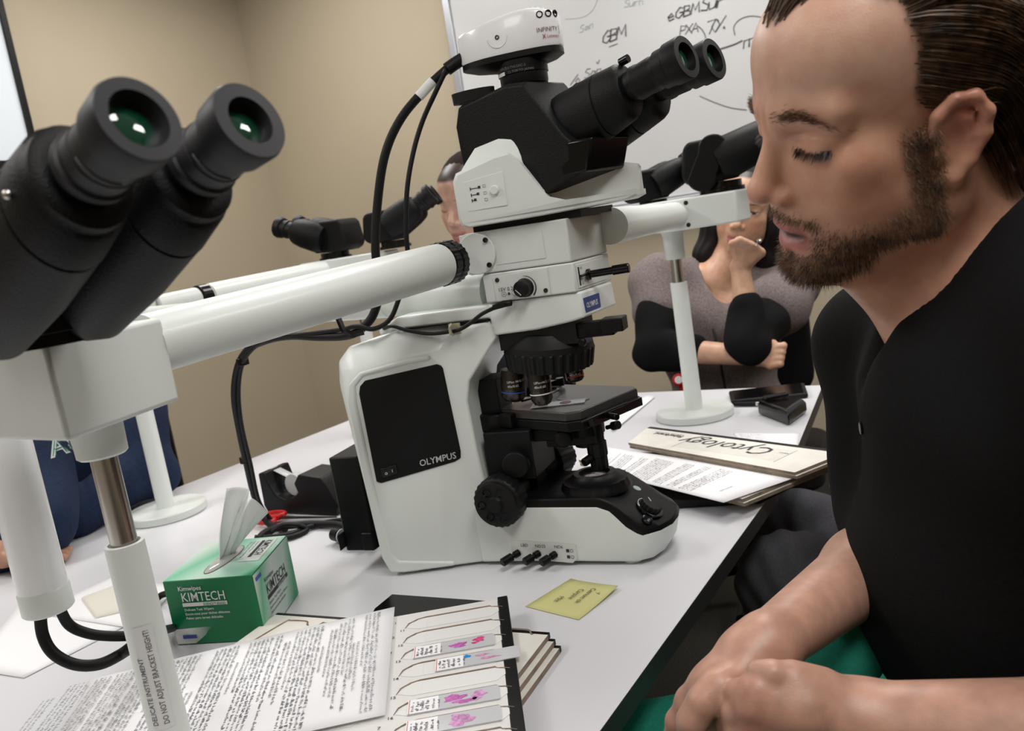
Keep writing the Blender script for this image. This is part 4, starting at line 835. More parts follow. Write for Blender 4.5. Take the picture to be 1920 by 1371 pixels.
tis = mb.build('pulled_tissue', mat('tissue_white', (.80, .83, .82), .8, trans=.0, sss=.0), kim)
so_ = tis.modifiers.new('solid', 'SOLIDIFY'); so_.thickness = .0004
# ------------------------------------------------------------------ tape dispenser
d0 = zpl(503, 962, kz); d1 = zpl(630, 968, kz); tx = (d1-d0).normalized(); ty = Vector((-tx.y, tx.x, 0)); LT = (d1-d0).length
tape = thing('tape_dispenser', d0+tx*LT/2+ty*.035, 'black desktop tape dispenser with a nearly hidden clear roll', 'tape dispenser')
pr_ = [(.0, .0), (LT, .0), (LT+.008, .018), (LT-.010, .060), (LT-.022, .073), (LT-.075, .078), (LT-.090, .060), (.088, .043), (.070, .030), (.050, .028), (.030, .036), (.016, .060), (.010, .081), (-.006, .079), (-.008, .014)]
def td(u, v, z): return d0+tx*u+ty*v+Vector((0, 0, z))
mb = MB(); mb.loft([[td(u, v, z) for u, z in pr_] for v in (0, .068)]); mb.build('dispenser_body', 'black', tape, bevel=.003, seg=3)
mb = MB(); mb.lathe(td(.058, .022, .050), ty, [(0, .012), (.0, .021), (.019, .021), (.019, .012)], 40); mb.build('tape_roll', mat('clear_tape', (.55, .56, .56), .3), tape)
mb = MB(); mb.loft([[td(.002, .024, .0815), td(.002, .043, .0815)], [td(.040, .024, .066), td(.040, .043, .066)], [td(.075, .024, .050), td(.075, .043, .050)]], cap=(0, 0), closed=False); o = mb.build('tape_strip', mat('tape_strip', (.62, .63, .64), .3), tape); s_ = o.modifiers.new('s', 'SOLIDIFY'); s_.thickness = .0004
# scissors, marker bottle
sA, sB = zpl(520, 972, TZ+.008), zpl(632, 971, TZ+.006)
sci = thing('scissors', zpl(515, 972, TZ), 'scissors with red handle lying below the tape dispenser', 'scissors')
sx_ = (sB-sA).normalized(); sy_ = Vector((-sx_.y, sx_.x, 0))
mb = MB(); mb.loft([[sA+sy_*.006, sA-sy_*.006, sB, sB+sy_*.001], [sA+sy_*.006+kup*.002, sA-sy_*.006+kup*.002, sB+kup*.002, sB+sy_*.001+kup*.002]]); mb.build('blade', 'dark_steel', sci)
mb = MB(); hc = sA-sx_*.015
for k in (-1, 1): mb.tube([hc+sx_*.020*math.cos(t)+sy_*(k*.016+.012*math.sin(t))+kup*.002 for t in [2*PI*q/20 for q in range(21)]], .004, 8)
mb.box(sA-sx_*.002+kup*.002, (.02, .014, .008), orient((0, 0, 1), sx_)); mb.build('handle', mat('red_plastic', (.55, .012, .015), .4), sci)
m0, m1 = zpl(640, 1005, TZ+.014), zpl(692, 1018, TZ+.014); ax = (m1-m0).normalized()
bt = thing('marker_bottle', m0, 'small grey bottle lying on its side next to the lamp housing', 'bottle')
mb = MB(); mb.lathe(m0, ax, [(0, .008), (.003, .0125), (.05, .013), (.053, .008), (.055, .005)], 28); mb.build('bottle_body', 'enamel_grey', bt)
mb = MB(); mb.lathe(m0, -ax, [(0, .008), (.002, .011), (.020, .011), (.021, .009)], 24); mb.build('bottle_cap', 'black', bt)
mb = MB(); mb.lathe(m0, ax, [(.006, .0131), (.018, .0131)], 28, cap=(0, 0)); mb.build('bottle_label', 'ink', bt)

# ------------------------------------------------------------------ papers and slide trays in the foreground
def sheet(name, corners, z, label, th=.0006, mt='paper', cat='paper', curl=0, group=None):
    c = [zpl(x, y, z) for x, y in corners]; n = 10; rows = []
    for j in range(n+1):
        v = j/n; rows.append([c[0].lerp(c[1], i/n).lerp(c[3].lerp(c[2], i/n), v)+kup*(curl*math.sin(PI*i/n*1.0)*(.4+.6*v)) for i in range(n+1)])
    mb = MB(); mb.loft(rows, cap=(0, 0), closed=False)
    o = mb.build(name, mt); s_ = o.modifiers.new('s', 'SOLIDIFY'); s_.thickness = th; s_.offset = -1
    return tag(o, label, cat, group), c
# black folder below the trays
fz = TZ+.001
q_ = [zpl(x, y, TZ+.004) for x, y in ((735, 1114), (935, 1128), (945, 1180), (690, 1170), (702, 1141))]
mb = MB(); mb.loft([[p+kup*(-.003) for p in q_], q_, ]); tag(mb.build('black_folder', 'black_gloss', bevel=.0008), 'glossy black folder under the numbered slide tray', 'folder')
# stacked trays rotated below
tr = zpl(1030, 1187, TZ+.020); tl = zpl(520, 1150, TZ+.020); ux = (tr-tl).normalized(); uy = Vector((ux.y, -ux.x, 0)); Lx = (tr-tl).length
labs = ['topmost', 'second', 'lowest']
for k in range(3):
    z0 = TZ+.0012+.0064*k; off = Vector((.010, -.006, 0))*(2-k)*.6
    def tt(u, v, z): return Vector((tl.x, tl.y, z))+ux*u+uy*v+off
    t = thing('slide_tray', tt(Lx/2, .09, z0), 'cream cardboard slide tray, %s of the three under the numbered tray' % labs[2-k], 'slide tray', None)
    mb = MB(); mb.loft([[tt(u, v, z) for u, v in ((0, .004), (Lx, .004), (Lx, .19), (0, .19))] for z in (z0, z0+.0058)]); o = mb.build('tray_board', ['board', 'board_edge'], t, smooth=0)
    for p in o.data.polygons:
        if abs(p.normal.z) < .5: p.material_index = 1
    mb = MB(); mb.loft([[tt(u, v, z) for u, v in ((0, -.001), (Lx, -.001), (Lx, .0038), (0, .0038))] for z in (z0, z0+.0062)]); mb.build('tray_spine', 'black', t)
    if k == 2:
        mb = MB()
        for (u0, v0, fl_) in ((.03, .03, 1), (.085, .03, 1), (Lx-.058, .012, -1)):
            pts = [tt(u0-.012, v0+.06, z0+.006), tt(u0, v0-.008, z0+.006), tt(u0+.006, v0-.014, z0+.006), tt(u0+.030, v0-.015, z0+.006), tt(u0+.037, v0-.008, z0+.006), tt(u0+.040, v0-.006, z0+.006)]
            mb.tube(smoothpath(pts, 5), .0012, 5)
        mb.build('tray_slot_edge', 'board_edge', t)
# numbered tray on top
z1_ = TZ+.0205; zt1 = z1_+.006
W0 = zpl(932, 1125, zt1); S_a, S_b = zpl(780, 1160, zt1), zpl(917, 1136.6, zt1); uu = (S_b-S_a).normalized()
rb = zpl(957, 1360, zt1); vv = (rb-W0).normalized(); uu = Vector((-vv.y, vv.x, 0)); 
if uu.x < 0: uu = -uu
def nt_(u, v, z=0): return W0+uu*u+vv*v+kup*z
ntr = thing('slide_tray', nt_(-.15, .15, -.006), 'numbered white slide tray with stained slides in slots 13 to 17 and black spine', 'slide tray')
mb = MB(); mb.loft([[nt_(u, v, z) for u, v in ((-.30, -.004), (0, -.004), (0, .36), (-.30, .36))] for z in (-.006, -.0004)]); mb.build('tray_board', mat('tray_white', (.72, .71, .69), .6), ntr, smooth=0)
mb = MB(); mb.loft([[nt_(u, v, z) for u, v in ((.0005, -.007), (.013, -.007), (.013, .36), (.0005, .36))] for z in (-.006, .0006)]); mb.build('tray_spine', 'black', ntr, bevel=.001)
pitch = (zpl(769, 1180, zt1)-zpl(753, 1343, zt1)).length/5
Sx0 = (S_a-W0).dot(uu)-.008; Sy0 = (S_a-W0).dot(vv); SL = .118
mbs = MB(); mbf = MB(); mbn = MB()
for col_, xo in ((0, Sx0), (1, Sx0-.142)):
    for i in range(8):
        y0 = Sy0+pitch*i+.002; h = pitch*.72
        def sp_(u, v, z=0): return nt_(xo+u, y0+v, z)
        top_ = [sp_(-.004, h*.75), sp_(.0, h*.35), sp_(.004, h*.22), sp_(.010, 0.002), sp_(.020, -.001), sp_(SL-.020, -.001), sp_(SL-.018, .002), sp_(SL-.012, h*.12), sp_(SL-.006, h*.25), sp_(SL-.002, h*.35)]
        mbs.tube(top_, [.0003, .0009, .0007, .0010, .0009, .0009, .0007, .0006, .0008, .0003], 6)
        bot = [sp_(.012, h, 0), sp_(SL-.018, h, 0)]
        mbf.loft([[p+kup*z for p in (sp_(.012, .001), sp_(SL-.02, .001), sp_(SL-.004, h*.4), sp_(SL-.02, h), sp_(.012, h), sp_(-.002, h*.75))] for z in (-.0003, .0001)])
        mbf.tube([sp_(.022, .001, .0002), sp_(.022, h, .0002)], .0002, 3)
        s_ = str(11+i if col_ == 0 else 1+i)
        add_text(mbn, s_, .0065, nt_(xo-.010 if col_ == 0 else xo+SL+.006, y0+(h*1.02 if col_ == 0 else .004)), uu, -vv, bold=.01)
mbs.build('slot_edge', 'board_edge', ntr); mbf.build('slot_floor', 'label_white', ntr, smooth=0); mbn.build('slot_number', 'ink', ntr, smooth=0)
glass = mat('slide_glass_grey', (.58, .58, .61), .12, spec=.6)
pinks = [mat('tissue_magenta', (.50, .12, .42), .5, var=.35, vscale=260), mat('tissue_rose', (.62, .06, .22), .5, var=.3, vscale=260), mat('tissue_lilac', (.56, .26, .50), .5, var=.4, vscale=260), mat('ink_blue_spot', (.0, .25, .65), .5), mat('tissue_pale', (.62, .28, .42), .5, var=.3, vscale=200)]
def blob(mb, f, cx, cy, rx, ry, seed, n=40):
    r_ = random.Random(seed); ph = [r_.uniform(0, 6.28) for _ in range(5)]
    pts = []
    for k in range(n):
        a = 2*PI*k/n; rr = 1+.18*math.sin(3*a+ph[0])+.12*math.sin(5*a+ph[1])+.08*math.sin(9*a+ph[2])+.06*math.sin(14*a+ph[3])
        pts.append(f(cx+rx*rr*math.cos(a), cy+ry*rr*math.sin(a), .0014))
    c = f(cx, cy, .0014); o = mb.vs([c]+pts)
    for k in range(n): mb.face((o, o+1+k, o+1+(k+1) % n))
def glass_slide(f, label, blobs, seed, dx=0):
    t = thing('glass_slide', f(.038, .012, 0), label, 'glass slide', None)
    W2, H2 = .090, .023
    mb = MB(); mb.loft([[f(u, v, z) for u, v in ((0, 0), (W2, 0), (W2, H2), (0, H2))] for z in (.0002, .0012)]); mb.build('glass', glass, t, smooth=0)
    mb = MB(); mb.loft([[f(u, v, z) for u, v in ((.0, .0003), (.030, .0003), (.030, H2-.0003), (.0, H2-.0003))] for z in (.0012, .00135)]); mb.build('paper_label', 'paper', t, smooth=0)
    mb = MB(); mb.loft([[f(u, v, z) for u, v in ((.001, .0003), (.0018, .0003), (.0018, H2-.0003), (.001, H2-.0003))] for z in (.00135, .0015)]); mb.build('orange_line', mat('orange_line', (.6, .18, .10), .5) if 'orange' not in M else M['orange'], t, smooth=0)
    mb = MB(); rs = random.Random(seed)
    for k, (u, hh) in enumerate(((.006, .003), (.011, .0042), (.016, .0045), (.021, .0045), (.0265, .003), (.0315, .002))):
        o_ = f(u, H2-.003, .0014); print_lines(mb, o_, (f(u, 0, 0)-f(u, 1, 0)), (f(1, 0, 0)-f(0, 0, 0))*-1, .017, hh, 1, 7, rs, fill=.95)
    mb.build('label_print', 'ink_grey', t, smooth=0)
    for (mi, bl_) in blobs:
        mb = MB()
        for b_ in bl_: blob(mb, f, *b_, seed+int(b_[0]*1e4))
        mb.build('tissue_section', pinks[mi], t, smooth=0)
    return t
M['orange'] = mat('orange_line', (.6, .18, .10), .5)
def slotf(row, dx=0, dy=0, col=0, tilt=0):
    xo = Sx0-(.142 if col else 0)
    def f(u, v, z): return nt_(xo+.010+u+dx, Sy0+pitch*row+.003+v*pitch*.98/.033+dy+tilt*u, .0004+z)
    return f
glass_slide(slotf(2), 'stained glass slide in slot 13 with a magenta and a red section', [(0, [(.050, .012, .009, .005)]), (1, [(.073, .007, .006, .005), (.068, .013, .004, .002)])], 1)
glass_slide(slotf(3, .025), 'glass slide in slot 14 shifted right, with a blue ink spot and pale pink sections', [(3, [(.034, .005, .004, .003)]), (4, [(.050, .007, .007, .002), (.058, .014, .010, .002)])], 2)
glass_slide(slotf(5), 'glass slide in slot 16 with several purple and magenta sections', [(0, [(.046, .009, .011, .005), (.056, .017, .012, .003)]), (2, [(.070, .009, .007, .005), (.068, .016, .005, .003)])], 3)
glass_slide(slotf(6), 'glass slide in slot 17 with one lilac section at the bottom edge', [(2, [(.052, .012, .011, .009)])], 4)
glass_slide(slotf(6, col=1), 'glass slide with a magenta spot sticking out below the printed sheet', [(0, [(.070, .012, .006, .004)])], 5)
for r_ in range(5): glass_slide(slotf(r_, col=1), 'glass slide in slot %s of the numbered tray, half hidden under the printed sheet' % ('one', 'two', 'three', 'four', 'five')[r_], [], 6+r_)
# printed sheet lying on top
zp = zt1+.0035
o, pc = sheet('printed_page', [(170, 1274), (740, 1138), (722, 1340), (40, 1500)], zp, 'printed page of dense text lying across the slide tray, in front of the wipes box', curl=.002)
P_tr, P_br = pc[1], pc[2]; ty_ = (P_br-P_tr).normalized(); tx_ = Vector((-ty_.y, ty_.x, 0)); 
if tx_.x > 0: tx_ = -tx_                # tx_ points left from the right edge
pd_l = [zpl(715, 1150, zp), zpl(700, 1335, zp)]
ly = (pd_l[1]-pd_l[0]); LL = ly.length; lx = ly.normalized(); sd = Vector((lx.y, -lx.x, 0)); 
if sd.x > 0: sd = -sd
sd = (pc[0]-pc[1]).normalized()
mb = MB(); rs = random.Random(11); off_ = .0
# blocks: (offset from right edge, thickness, lines, relative length start)
for (o1, nl, s0_, ln) in ((.000, 4, 0, 1), (.021, 2, .30, .7), (.030, 2, 0, .95), (.040, 2, .03, .9), (.050, 2, .08, .75), (.062, 1, .25, .5), (.068, 7, 0, 1), (.104, 2, .1, .7), (.116, 2, 0, .95), (.128, 6, 0, .92), (.160, 1, .2, .7), (.167, 6, 0, .93), (.200, 2, .4, .5), (.212, 8, 0, .95), (.256, 5, .02, .9), (.284, 5, .0, .95), (.312, 4, .0, .9), (.336, 5, 0, .95), (.366, 3, .1, .5)):
    for k in range(nl):
        a = pd_l[0]+sd*(o1+.0049*k+.004)+lx*LL*s0_
        e_ = ln if k < nl-1 else ln*rs.uniform(.5, .9)
        print_lines(mb, a+kup*(.0016), lx, -sd, LL*(e_-s0_*.0)*(1-s0_), .0038, 1, 96, rs, fill=.95)
pp_ = mb.build('page_print', 'ink_grey', o, smooth=0)
mb = MB(); sx_, sy_ = zpl(240, 1330, TZ+.0222), zpl(262, 1305, TZ+.0222)
# papers at the left
o2, _ = sheet('loose_sheet', [(-60, 1255), (45, 1271), (300, 1140), (60, 1100)], TZ+.0016, 'white sheet lying under the hanging cylinder at the left edge', curl=.001)
o3, _ = sheet('loose_sheet', [(60, 1150), (262, 1180), (330, 1100), (215, 1078)], TZ+.0034, 'white sheet behind the labelled post, below the folded tissue', curl=.001)
mb = MB(); tq = [zpl(x, y, TZ+.006) for x, y in ((152, 1122), (235, 1092), (262, 1112), (255, 1140), (178, 1158))]; rows = []
cc = sum(tq, Vector())/5
mb.loft([[p+kup*-.0022 for p in tq], tq, [cc.lerp(p, .93)+kup*.003 for p in tq], [cc.lerp(p, .6)+kup*.0035+Vector((0, 0, .001*(i % 2))) for i, p in enumerate(tq)]])
tag(mb.build('folded_tissue', mat('cream_tissue', (.72, .70, .62), .8, bump=.5, bscale=60), bevel=.0015), 'folded cream tissue lying on the white sheet left of the post', 'tissue')
mb = MB()
ro, rx_, ry_ = zpl(235, 1075, TZ+.004), Vector((.9, -.3, 0)), Vector((.3, .9, 0))
glyph_pts = [[(0, 0), (.006, .01)], [(.006, .01), (.008, 0)], [(.012, 0), (.012, .009), (.018, .006), (.012, .004)], [(.022, .004), (.027, .005)]]
# sticky note
sn = [zpl(x, y, TZ+.0012) for x, y in ((985, 1137), (1070, 1085), (1160, 1105), (1085, 1162))]
yel = mat('yellow_note', (.62, .60, .26), .7)
rows = []
for j in range(7):
    v = j/6; rows.append([sn[0].lerp(sn[1], i/6).lerp(sn[3].lerp(sn[2], i/6), v)+kup*(.004*(1-v)*0+.005*v*v*(i/6)**2) for i in range(7)])
mb = MB(); mb.loft(rows, cap=(0, 0), closed=False); note = mb.build('sticky_note', yel); s_ = note.modifiers.new('s', 'SOLIDIFY'); s_.thickness = .0004; s_.offset = -1
tag(note, 'yellow sticky note with handwriting on the bare table right of the trays', 'sticky note')
mb = MB(); ox = sn[1].lerp(sn[2], .0); nx_ = (sn[0]-sn[1]).normalized(); 
wr = [['Mitt', 'Centrium'], 0]
nu = (sn[3]-sn[0]).normalized(); nv = (sn[1]-sn[0]).normalized()
for i, (s_, a, b) in enumerate((('Mitt', .52, .28), ('Carpine', .18, .40), ('Cetrium ok', .08, .55), ('aty', .1, .72))):
    st = sn[0]+nu*.083*b*1.05+nv*(.086*(1-a)*.92)
    add_text(mb, s_, .0105, st+kup*.0016, -nv+nu*.12, nu+nv*.12, sx=.85)
mb.build('note_writing', 'ink', note, smooth=0)

# ------------------------------------------------------------------ slide folders on the right
def quadbox(mb, pts, z0, z1): mb.loft([[Vector((p.x, p.y, z)) for p in pts] for z in (z0, z1)])
qb = [zpl(x, y, TZ+.014) for x, y in ((1090, 880), (1222, 942), (1425, 930), (1545, 872), (1300, 840))]
lap = thing('black_laptop', Vector((qb[0].x+.1, qb[0].y, TZ)), 'black flat case under the papers right of the microscope base', 'case')
mb = MB(); quadbox(mb, qb, TZ+.0010, TZ+.014); mb.build('case_shell', 'black', lap, bevel=.003)
def tray(corn, z0, z1, label, n=2, spine=True):
    c = [zpl(x, y, z1) for x, y in corn]; ctr = sum(c, Vector())/4
    t = thing('slide_tray', Vector((ctr.x, ctr.y, z0)), label, 'slide tray')
    h = (z1-z0)/n
    for k in range(n):
        dd = Vector((.002, -.003, 0))*((n-1-k) % 2)
        mb = MB(); quadbox(mb, [p+dd for p in c], z0+h*k+(.0006 if k else 0), z0+h*(k+1)); o = mb.build('tray_board', ['board', 'board_edge'], t, smooth=0)
        for p in o.data.polygons:
            if abs(p.normal.z) < .5: p.material_index = 1
    if spine:
        d = (c[3]-c[0]).normalized(); nn = Vector((-d.y, d.x, 0)); 
        if nn.y < 0: nn = -nn
        mb = MB(); quadbox(mb, [c[0], c[3], c[3]+nn*.010, c[0]+nn*.010], z0, z1+.0008); mb.build('tray_spine', 'black', t, bevel=.001)
    return t, c
tray([(1100, 850), (1085, 862), (1392, 936), (1583, 858)], TZ+.0150, TZ+.026, 'cream slide tray below the printed sheet, right of the microscope base', 2)
o4, pc4 = sheet('printed_page', [(1130, 838), (1095, 878), (1357, 943), (1500, 893)], TZ+.0285, 'printed page of upside-down text on the tray right of the microscope', curl=.0)
t2, c2_ = tray([(1213, 803), (1178, 830), (1490, 886), (1580, 850)], TZ+.0300, TZ+.040, 'cream slide tray with handwritten Cytology, on top of the right stack', 2)
# its print: reads upside down from here
rx = (c2_[0]-c2_[3]).normalized(); ry = (c2_[1]-c2_[0]).normalized(); ry = (ry-rx*ry.dot(rx)).normalized()   # x to the left, y towards the camera
Lc = (c2_[0]-c2_[3]).length; Wc = (c2_[1]-c2_[0]).length
def cy(a, b): return c2_[3]+rx*(Lc*a)+ry*(Wc*b)-ry*0
hw_ = MB(); upx = rx; upy = -(-ry)
def cyt(mb, s_, a, b, sz, bold=0, sx=1, shear=0):
    # x runs left, up direction of the letters towards the camera -> upside down for us
    V, Fs = text_geo(s_, sz, bold=bold); o_ = cy(a, b)+kup*.0005
    mb.add([o_+rx*(v.x*sx+v.y*shear)+ry*v.y for v in V], Fs)
cyt(hw_, 'Cytology', .24, .20, .056, -.003, .95, .25); hw_.build('handwriting', 'ink', t2, smooth=0)
pm = MB(); cyt(pm, 'Fisherbrand', .735, .18, .017, .02, .85); cyt(pm, 'LABORATORY SLIDE FOLDER', .745, .12, .0055)
cyt(pm, 'Subject:', .175, .35, .006)
pm.build('maker_print', 'ink', t2, smooth=0)
pm = MB()
for k in range(11): pm.tube([cy(.17, .22+.055*k)+kup*.0001, cy(.68, .22+.055*k)+kup*.0001], .00012, 3)
for a in (.17, .68): pm.tube([cy(a, .15)+kup*.0003, cy(a, .83)+kup*.0003], .00025, 3)
pm.build('printed_rule', 'ink_grey', t2, smooth=0)
mb = MB(); rs = random.Random(5); A_, B_, C__, D_2 = pc4
ex = (D_2-A_).normalized(); ey = (B_-A_).normalized(); EX = (C__-B_).length; EY = (B_-A_).length
lxx = (B_-A_).normalized(); prx = (C__-B_).normalized()
for (a0_, nl, s0_, ln) in ((.12, 1, .2, .5), (.145, 1, .1, .8), (.175, 5, .1, .8), (.285, 1, .1, .8), (.305, 2, .05, .8), (.36, 8, .06, .85), (.53, 4, .05, .85), (.63, 3, .05, .85), (.71, 5, .05, .85), (.9, 1, .4, .2)):
    for k in range(nl):
        st = B_.lerp(C__, a0_+.018*k)-lxx*(EY*.06)+kup*.0009
        fr = min(1, .45+.6*(a0_)); Lr = (A_.lerp(D_2, a0_)-B_.lerp(C__, a0_)).length*.9
        dirr = (A_.lerp(D_2, a0_)-B_.lerp(C__, a0_)).normalized()
        print_lines(mb, st+dirr*Lr*s0_*.5, dirr, -prx, Lr*ln, .0042, 1, 60, rs, fill=.9)
mb.build('page_print', 'ink_grey', o4, smooth=0)
# papers near the right post
sheet('loose_sheet', [(1150, 808), (1140, 795), (1210, 742), (1228, 744)], TZ+.004, 'curled white sheets behind the microscope stage', curl=.002)
o5, pc5 = sheet('loose_sheet', [(1375, 812), (1395, 835), (1495, 838), (1500, 812)], TZ+.0012, 'small white sheet with fine print behind the Cytology tray', mt='paper')
mb = MB()
for k in range(5): print_lines(mb, pc5[0].lerp(pc5[1], .2+.14*k).lerp(pc5[3].lerp(pc5[2], .2+.14*k), .05)+kup*.0008, (pc5[3]-pc5[0]), (pc5[0]-pc5[1]), .05, .005, 1, 16, rs)
mb.build('page_print', 'ink_grey', o5, smooth=0)
# phone
ph = [zpl(x, y, TZ+.012) for x, y in ((1366, 733), (1371, 751), (1515, 737), (1508, 717))]
pht = thing('smartphone', sum(ph, Vector())/4-kup*.011, 'black smartphone lying at the far right corner of the table', 'phone')
mb = MB(); quadbox(mb, ph, TZ+.001, TZ+.012); mb.build('phone_case', 'rubber', pht, bevel=.004, seg=3)
mb = MB(); cph = sum(ph, Vector())/4; quadbox(mb, [cph.lerp(p, .9) for p in ph], TZ+.0121, TZ+.0128); mb.build('phone_screen', 'black_gloss', pht)
# pager / folded phone
fl_ = [zpl(x, y, TZ+.004) for x, y in ((1422, 775), (1480, 797), (1514, 772), (1440, 755))]
pg = thing('glasses_case', sum(fl_, Vector())/4-kup*.003, 'small glossy black clip case in front of the smartphone', 'case')
cph = sum(fl_, Vector())/4
mb = MB(); mb.loft([[Vector((p.x, p.y, z)) for p in [cph.lerp(q, k) for q in fl_]] for z, k in ((TZ+.001, .9), (TZ+.006, 1), (TZ+.024, 1), (TZ+.032, .85))]); mb.build('case_body', 'black_gloss', pg, bevel=.004, seg=3)
mb = MB(); mb.box(cph+Vector((-.005, .012, TZ*0+.034)), (.05, .018, .006), Matrix.Rotation(R_(20), 3, 'Z')); mb.build('belt_clip', 'rubber', pg, bevel=.002)
pA, pB_ = zpl(1376, 758, TZ+.006), zpl(1445, 757, TZ+.006); ax = (pB_-pA).normalized()
pen = thing('pen', pA-kup*.005, 'silver and black pen between the smartphone and the clip case', 'pen')
mb = MB(); mb.lathe(pA, ax, [(0, .0045), (.02, .005), (.05, .005)], 14); mb.build('pen_barrel', 'black', pen)
mb = MB(); mb.lathe(pA+ax*.05, ax, [(0, .005), (.035, .0045), (.045, .002)], 14); mb.build('pen_tip', 'steel', pen)
# ------------------------------------------------------------------ smooth-union modelling of bodies and cloth (surface nets)
class Sdf:
    def __init__(s): s.p = []
    def ell(s, c, r, R=None, k=.01, sub=False):
        s.p.append(('e', np.array(c, float), np.array(r, float), None if R is None else np.array(R, float), k, sub, np.array(c, float), max(r))); return s
    def cap(s, a, b, ra, rb=None, k=.01, sub=False):
        a = np.array(a, float); b = np.array(b, float); rb = ra if rb is None else rb
        s.p.append(('c', a, b, (ra, rb), k, sub, (a+b)/2, np.linalg.norm(a-b)/2+max(ra, rb))); return s
    def chain(s, pts, rs, k=.01, sub=False):
        for i in range(len(pts)-1): s.cap(pts[i], pts[i+1], rs[i], rs[i+1], k, sub)
        return s
    @staticmethod
    def one(q, P):
        if q[0] == 'e':
            d = P-q[1]
            if q[3] is not None: d = d@q[3]
            k0 = np.sqrt(((d/q[2])**2).sum(-1)); k1 = np.sqrt(((d/(q[2]**2))**2).sum(-1))+1e-9
            return k0*(k0-1)/k1
        a, b, (ra, rb) = q[1], q[2], q[3]; ab = b-a; L = ab@ab+1e-12
        h = np.clip(((P-a)@ab)/L, 0, 1); d = P-a-h[..., None]*ab
        return np.sqrt((d*d).sum(-1))-(ra+(rb-ra)*h)
    def ev(s, P, prims=None):
        v = np.full(P.shape[:-1], 1.0)
        for q in (s.p if prims is None else prims):
            d = s.one(q, P); k = q[4]
            if q[5]:
                d = -d; h = np.maximum(k-np.abs(v-d), 0)/k; v = np.maximum(v, d)+h*h*k/4
            else:
                h = np.maximum(k-np.abs(v-d), 0)/k; v = np.minimum(v, d)-h*h*k/4
        return v
    def mesh(s, h, B=12, disp=None):
        lo = np.min([q[6]-q[7] for q in s.p if not q[5]], 0)-3*h; hi = np.max([q[6]+q[7] for q in s.p if not q[5]], 0)+3*h
        nb = np.ceil((hi-lo)/(h*B)).astype(int); S = h*B
        ii = np.stack(np.meshgrid(*[np.arange(n) for n in nb], indexing='ij'), -1).reshape(-1, 3)
        ctr = lo+(ii+.5)*S; hd = S*.87
        v = s.ev(ctr); act = np.abs(v) < hd*1.7+.006; ii = ii[act]; ctr = ctr[act]
        g = np.stack(np.meshgrid(*[np.arange(B+1)]*3, indexing='ij'), -1)*h
        pc_ = np.array([q[6] for q in s.p]); pr_ = np.array([q[7] for q in s.p]); pk = np.array([q[4] for q in s.p])
        vals = np.empty((len(ii), B+1, B+1, B+1), np.float32)
        for n in range(len(ii)):
            dist = np.linalg.norm(pc_-ctr[n], axis=1)-pr_
            sel = [s.p[j] for j in np.nonzero(dist < hd+pk*3+.012+h)[0]]
            vals[n] = s.ev(lo+ii[n]*S+g, sel) if sel else 1
        keep = (vals.reshape(len(ii), -1).min(1) < 0) & (vals.reshape(len(ii), -1).max(1) > 0); ii = ii[keep]; vals = vals[keep]
        inside = vals < 0
        c8 = [inside[:, dx:B+dx, dy:B+dy, dz:B+dz] for dx in (0, 1) for dy in (0, 1) for dz in (0, 1)]
        cnt = sum(c.astype(np.int8) for c in c8); cell = (cnt > 0) & (cnt < 8)
        idx = np.argwhere(cell); acc = np.zeros((len(idx), 3)); w = np.zeros(len(idx))
        n_, x, y, z = idx.T
        cr = [(a, b, c) for a in (0, 1) for b in (0, 1) for c in (0, 1)]
        for a in cr:
            for ax in range(3):
                if a[ax]: continue
                b = list(a); b[ax] = 1
                va = vals[n_, x+a[0], y+a[1], z+a[2]]; vb = vals[n_, x+b[0], y+b[1], z+b[2]]
                m = (va < 0) != (vb < 0); t = np.where(m, va/(va-vb+1e-12), 0)
                p = np.array(a, float)[None].repeat(len(idx), 0); p[:, ax] = t
                acc[m] += p[m]; w[m] += 1
        gc = ii[n_]*B+np.stack([x, y, z], 1)
        V = lo+(gc+acc/w[:, None])*h
        M0 = nb*B+2; key = lambda c: (c[:, 0]+1)*M0[1]*M0[2]*4+(c[:, 1]+1)*M0[2]*2+(c[:, 2]+1)
        ks = key(gc); order = np.argsort(ks); ksrt = ks[order]
        def look(c):
            k = key(c); i = np.searchsorted(ksrt, k); i = np.clip(i, 0, len(ksrt)-1); ok = ksrt[i] == k; return np.where(ok, order[i], -1)
        faces = []
        for ax in range(3):
            sl0 = inside[:, :B, :B, :B]; o = [0, 0, 0]; o[ax] = 1
            sl1 = inside[:, o[0]:B+o[0], o[1]:B+o[1], o[2]:B+o[2]]
            e = np.argwhere(sl0 != sl1)
            if not len(e): continue
            fl = sl0[tuple(e.T)]; c = ii[e[:, 0]]*B+e[:, 1:]
            u, v2 = [(1, 2), (2, 0), (0, 1)][ax]
            du = np.zeros(3, int); du[u] = 1; dv = np.zeros(3, int); dv[v2] = 1
            q = np.stack([look(c-du-dv), look(c-dv), look(c), look(c-du)], 1)
            q[~fl] = q[~fl][:, ::-1]; faces.append(q[(q >= 0).all(1)])
        Fq = np.concatenate(faces)
        return V, Fq
def smooth_mesh(V, Fq, it=1, lam=.5):
    E = np.concatenate([Fq[:, [0, 1]], Fq[:, [1, 2]], Fq[:, [2, 3]], Fq[:, [3, 0]]])
    for _ in range(it):
        a = np.zeros_like(V); c = np.zeros(len(V))
        np.add.at(a, E[:, 0], V[E[:, 1]]); np.add.at(c, E[:, 0], 1); np.add.at(a, E[:, 1], V[E[:, 0]]); np.add.at(c, E[:, 1], 1)
        V = V*(1-lam)+lam*a/np.maximum(c, 1)[:, None]
    return V
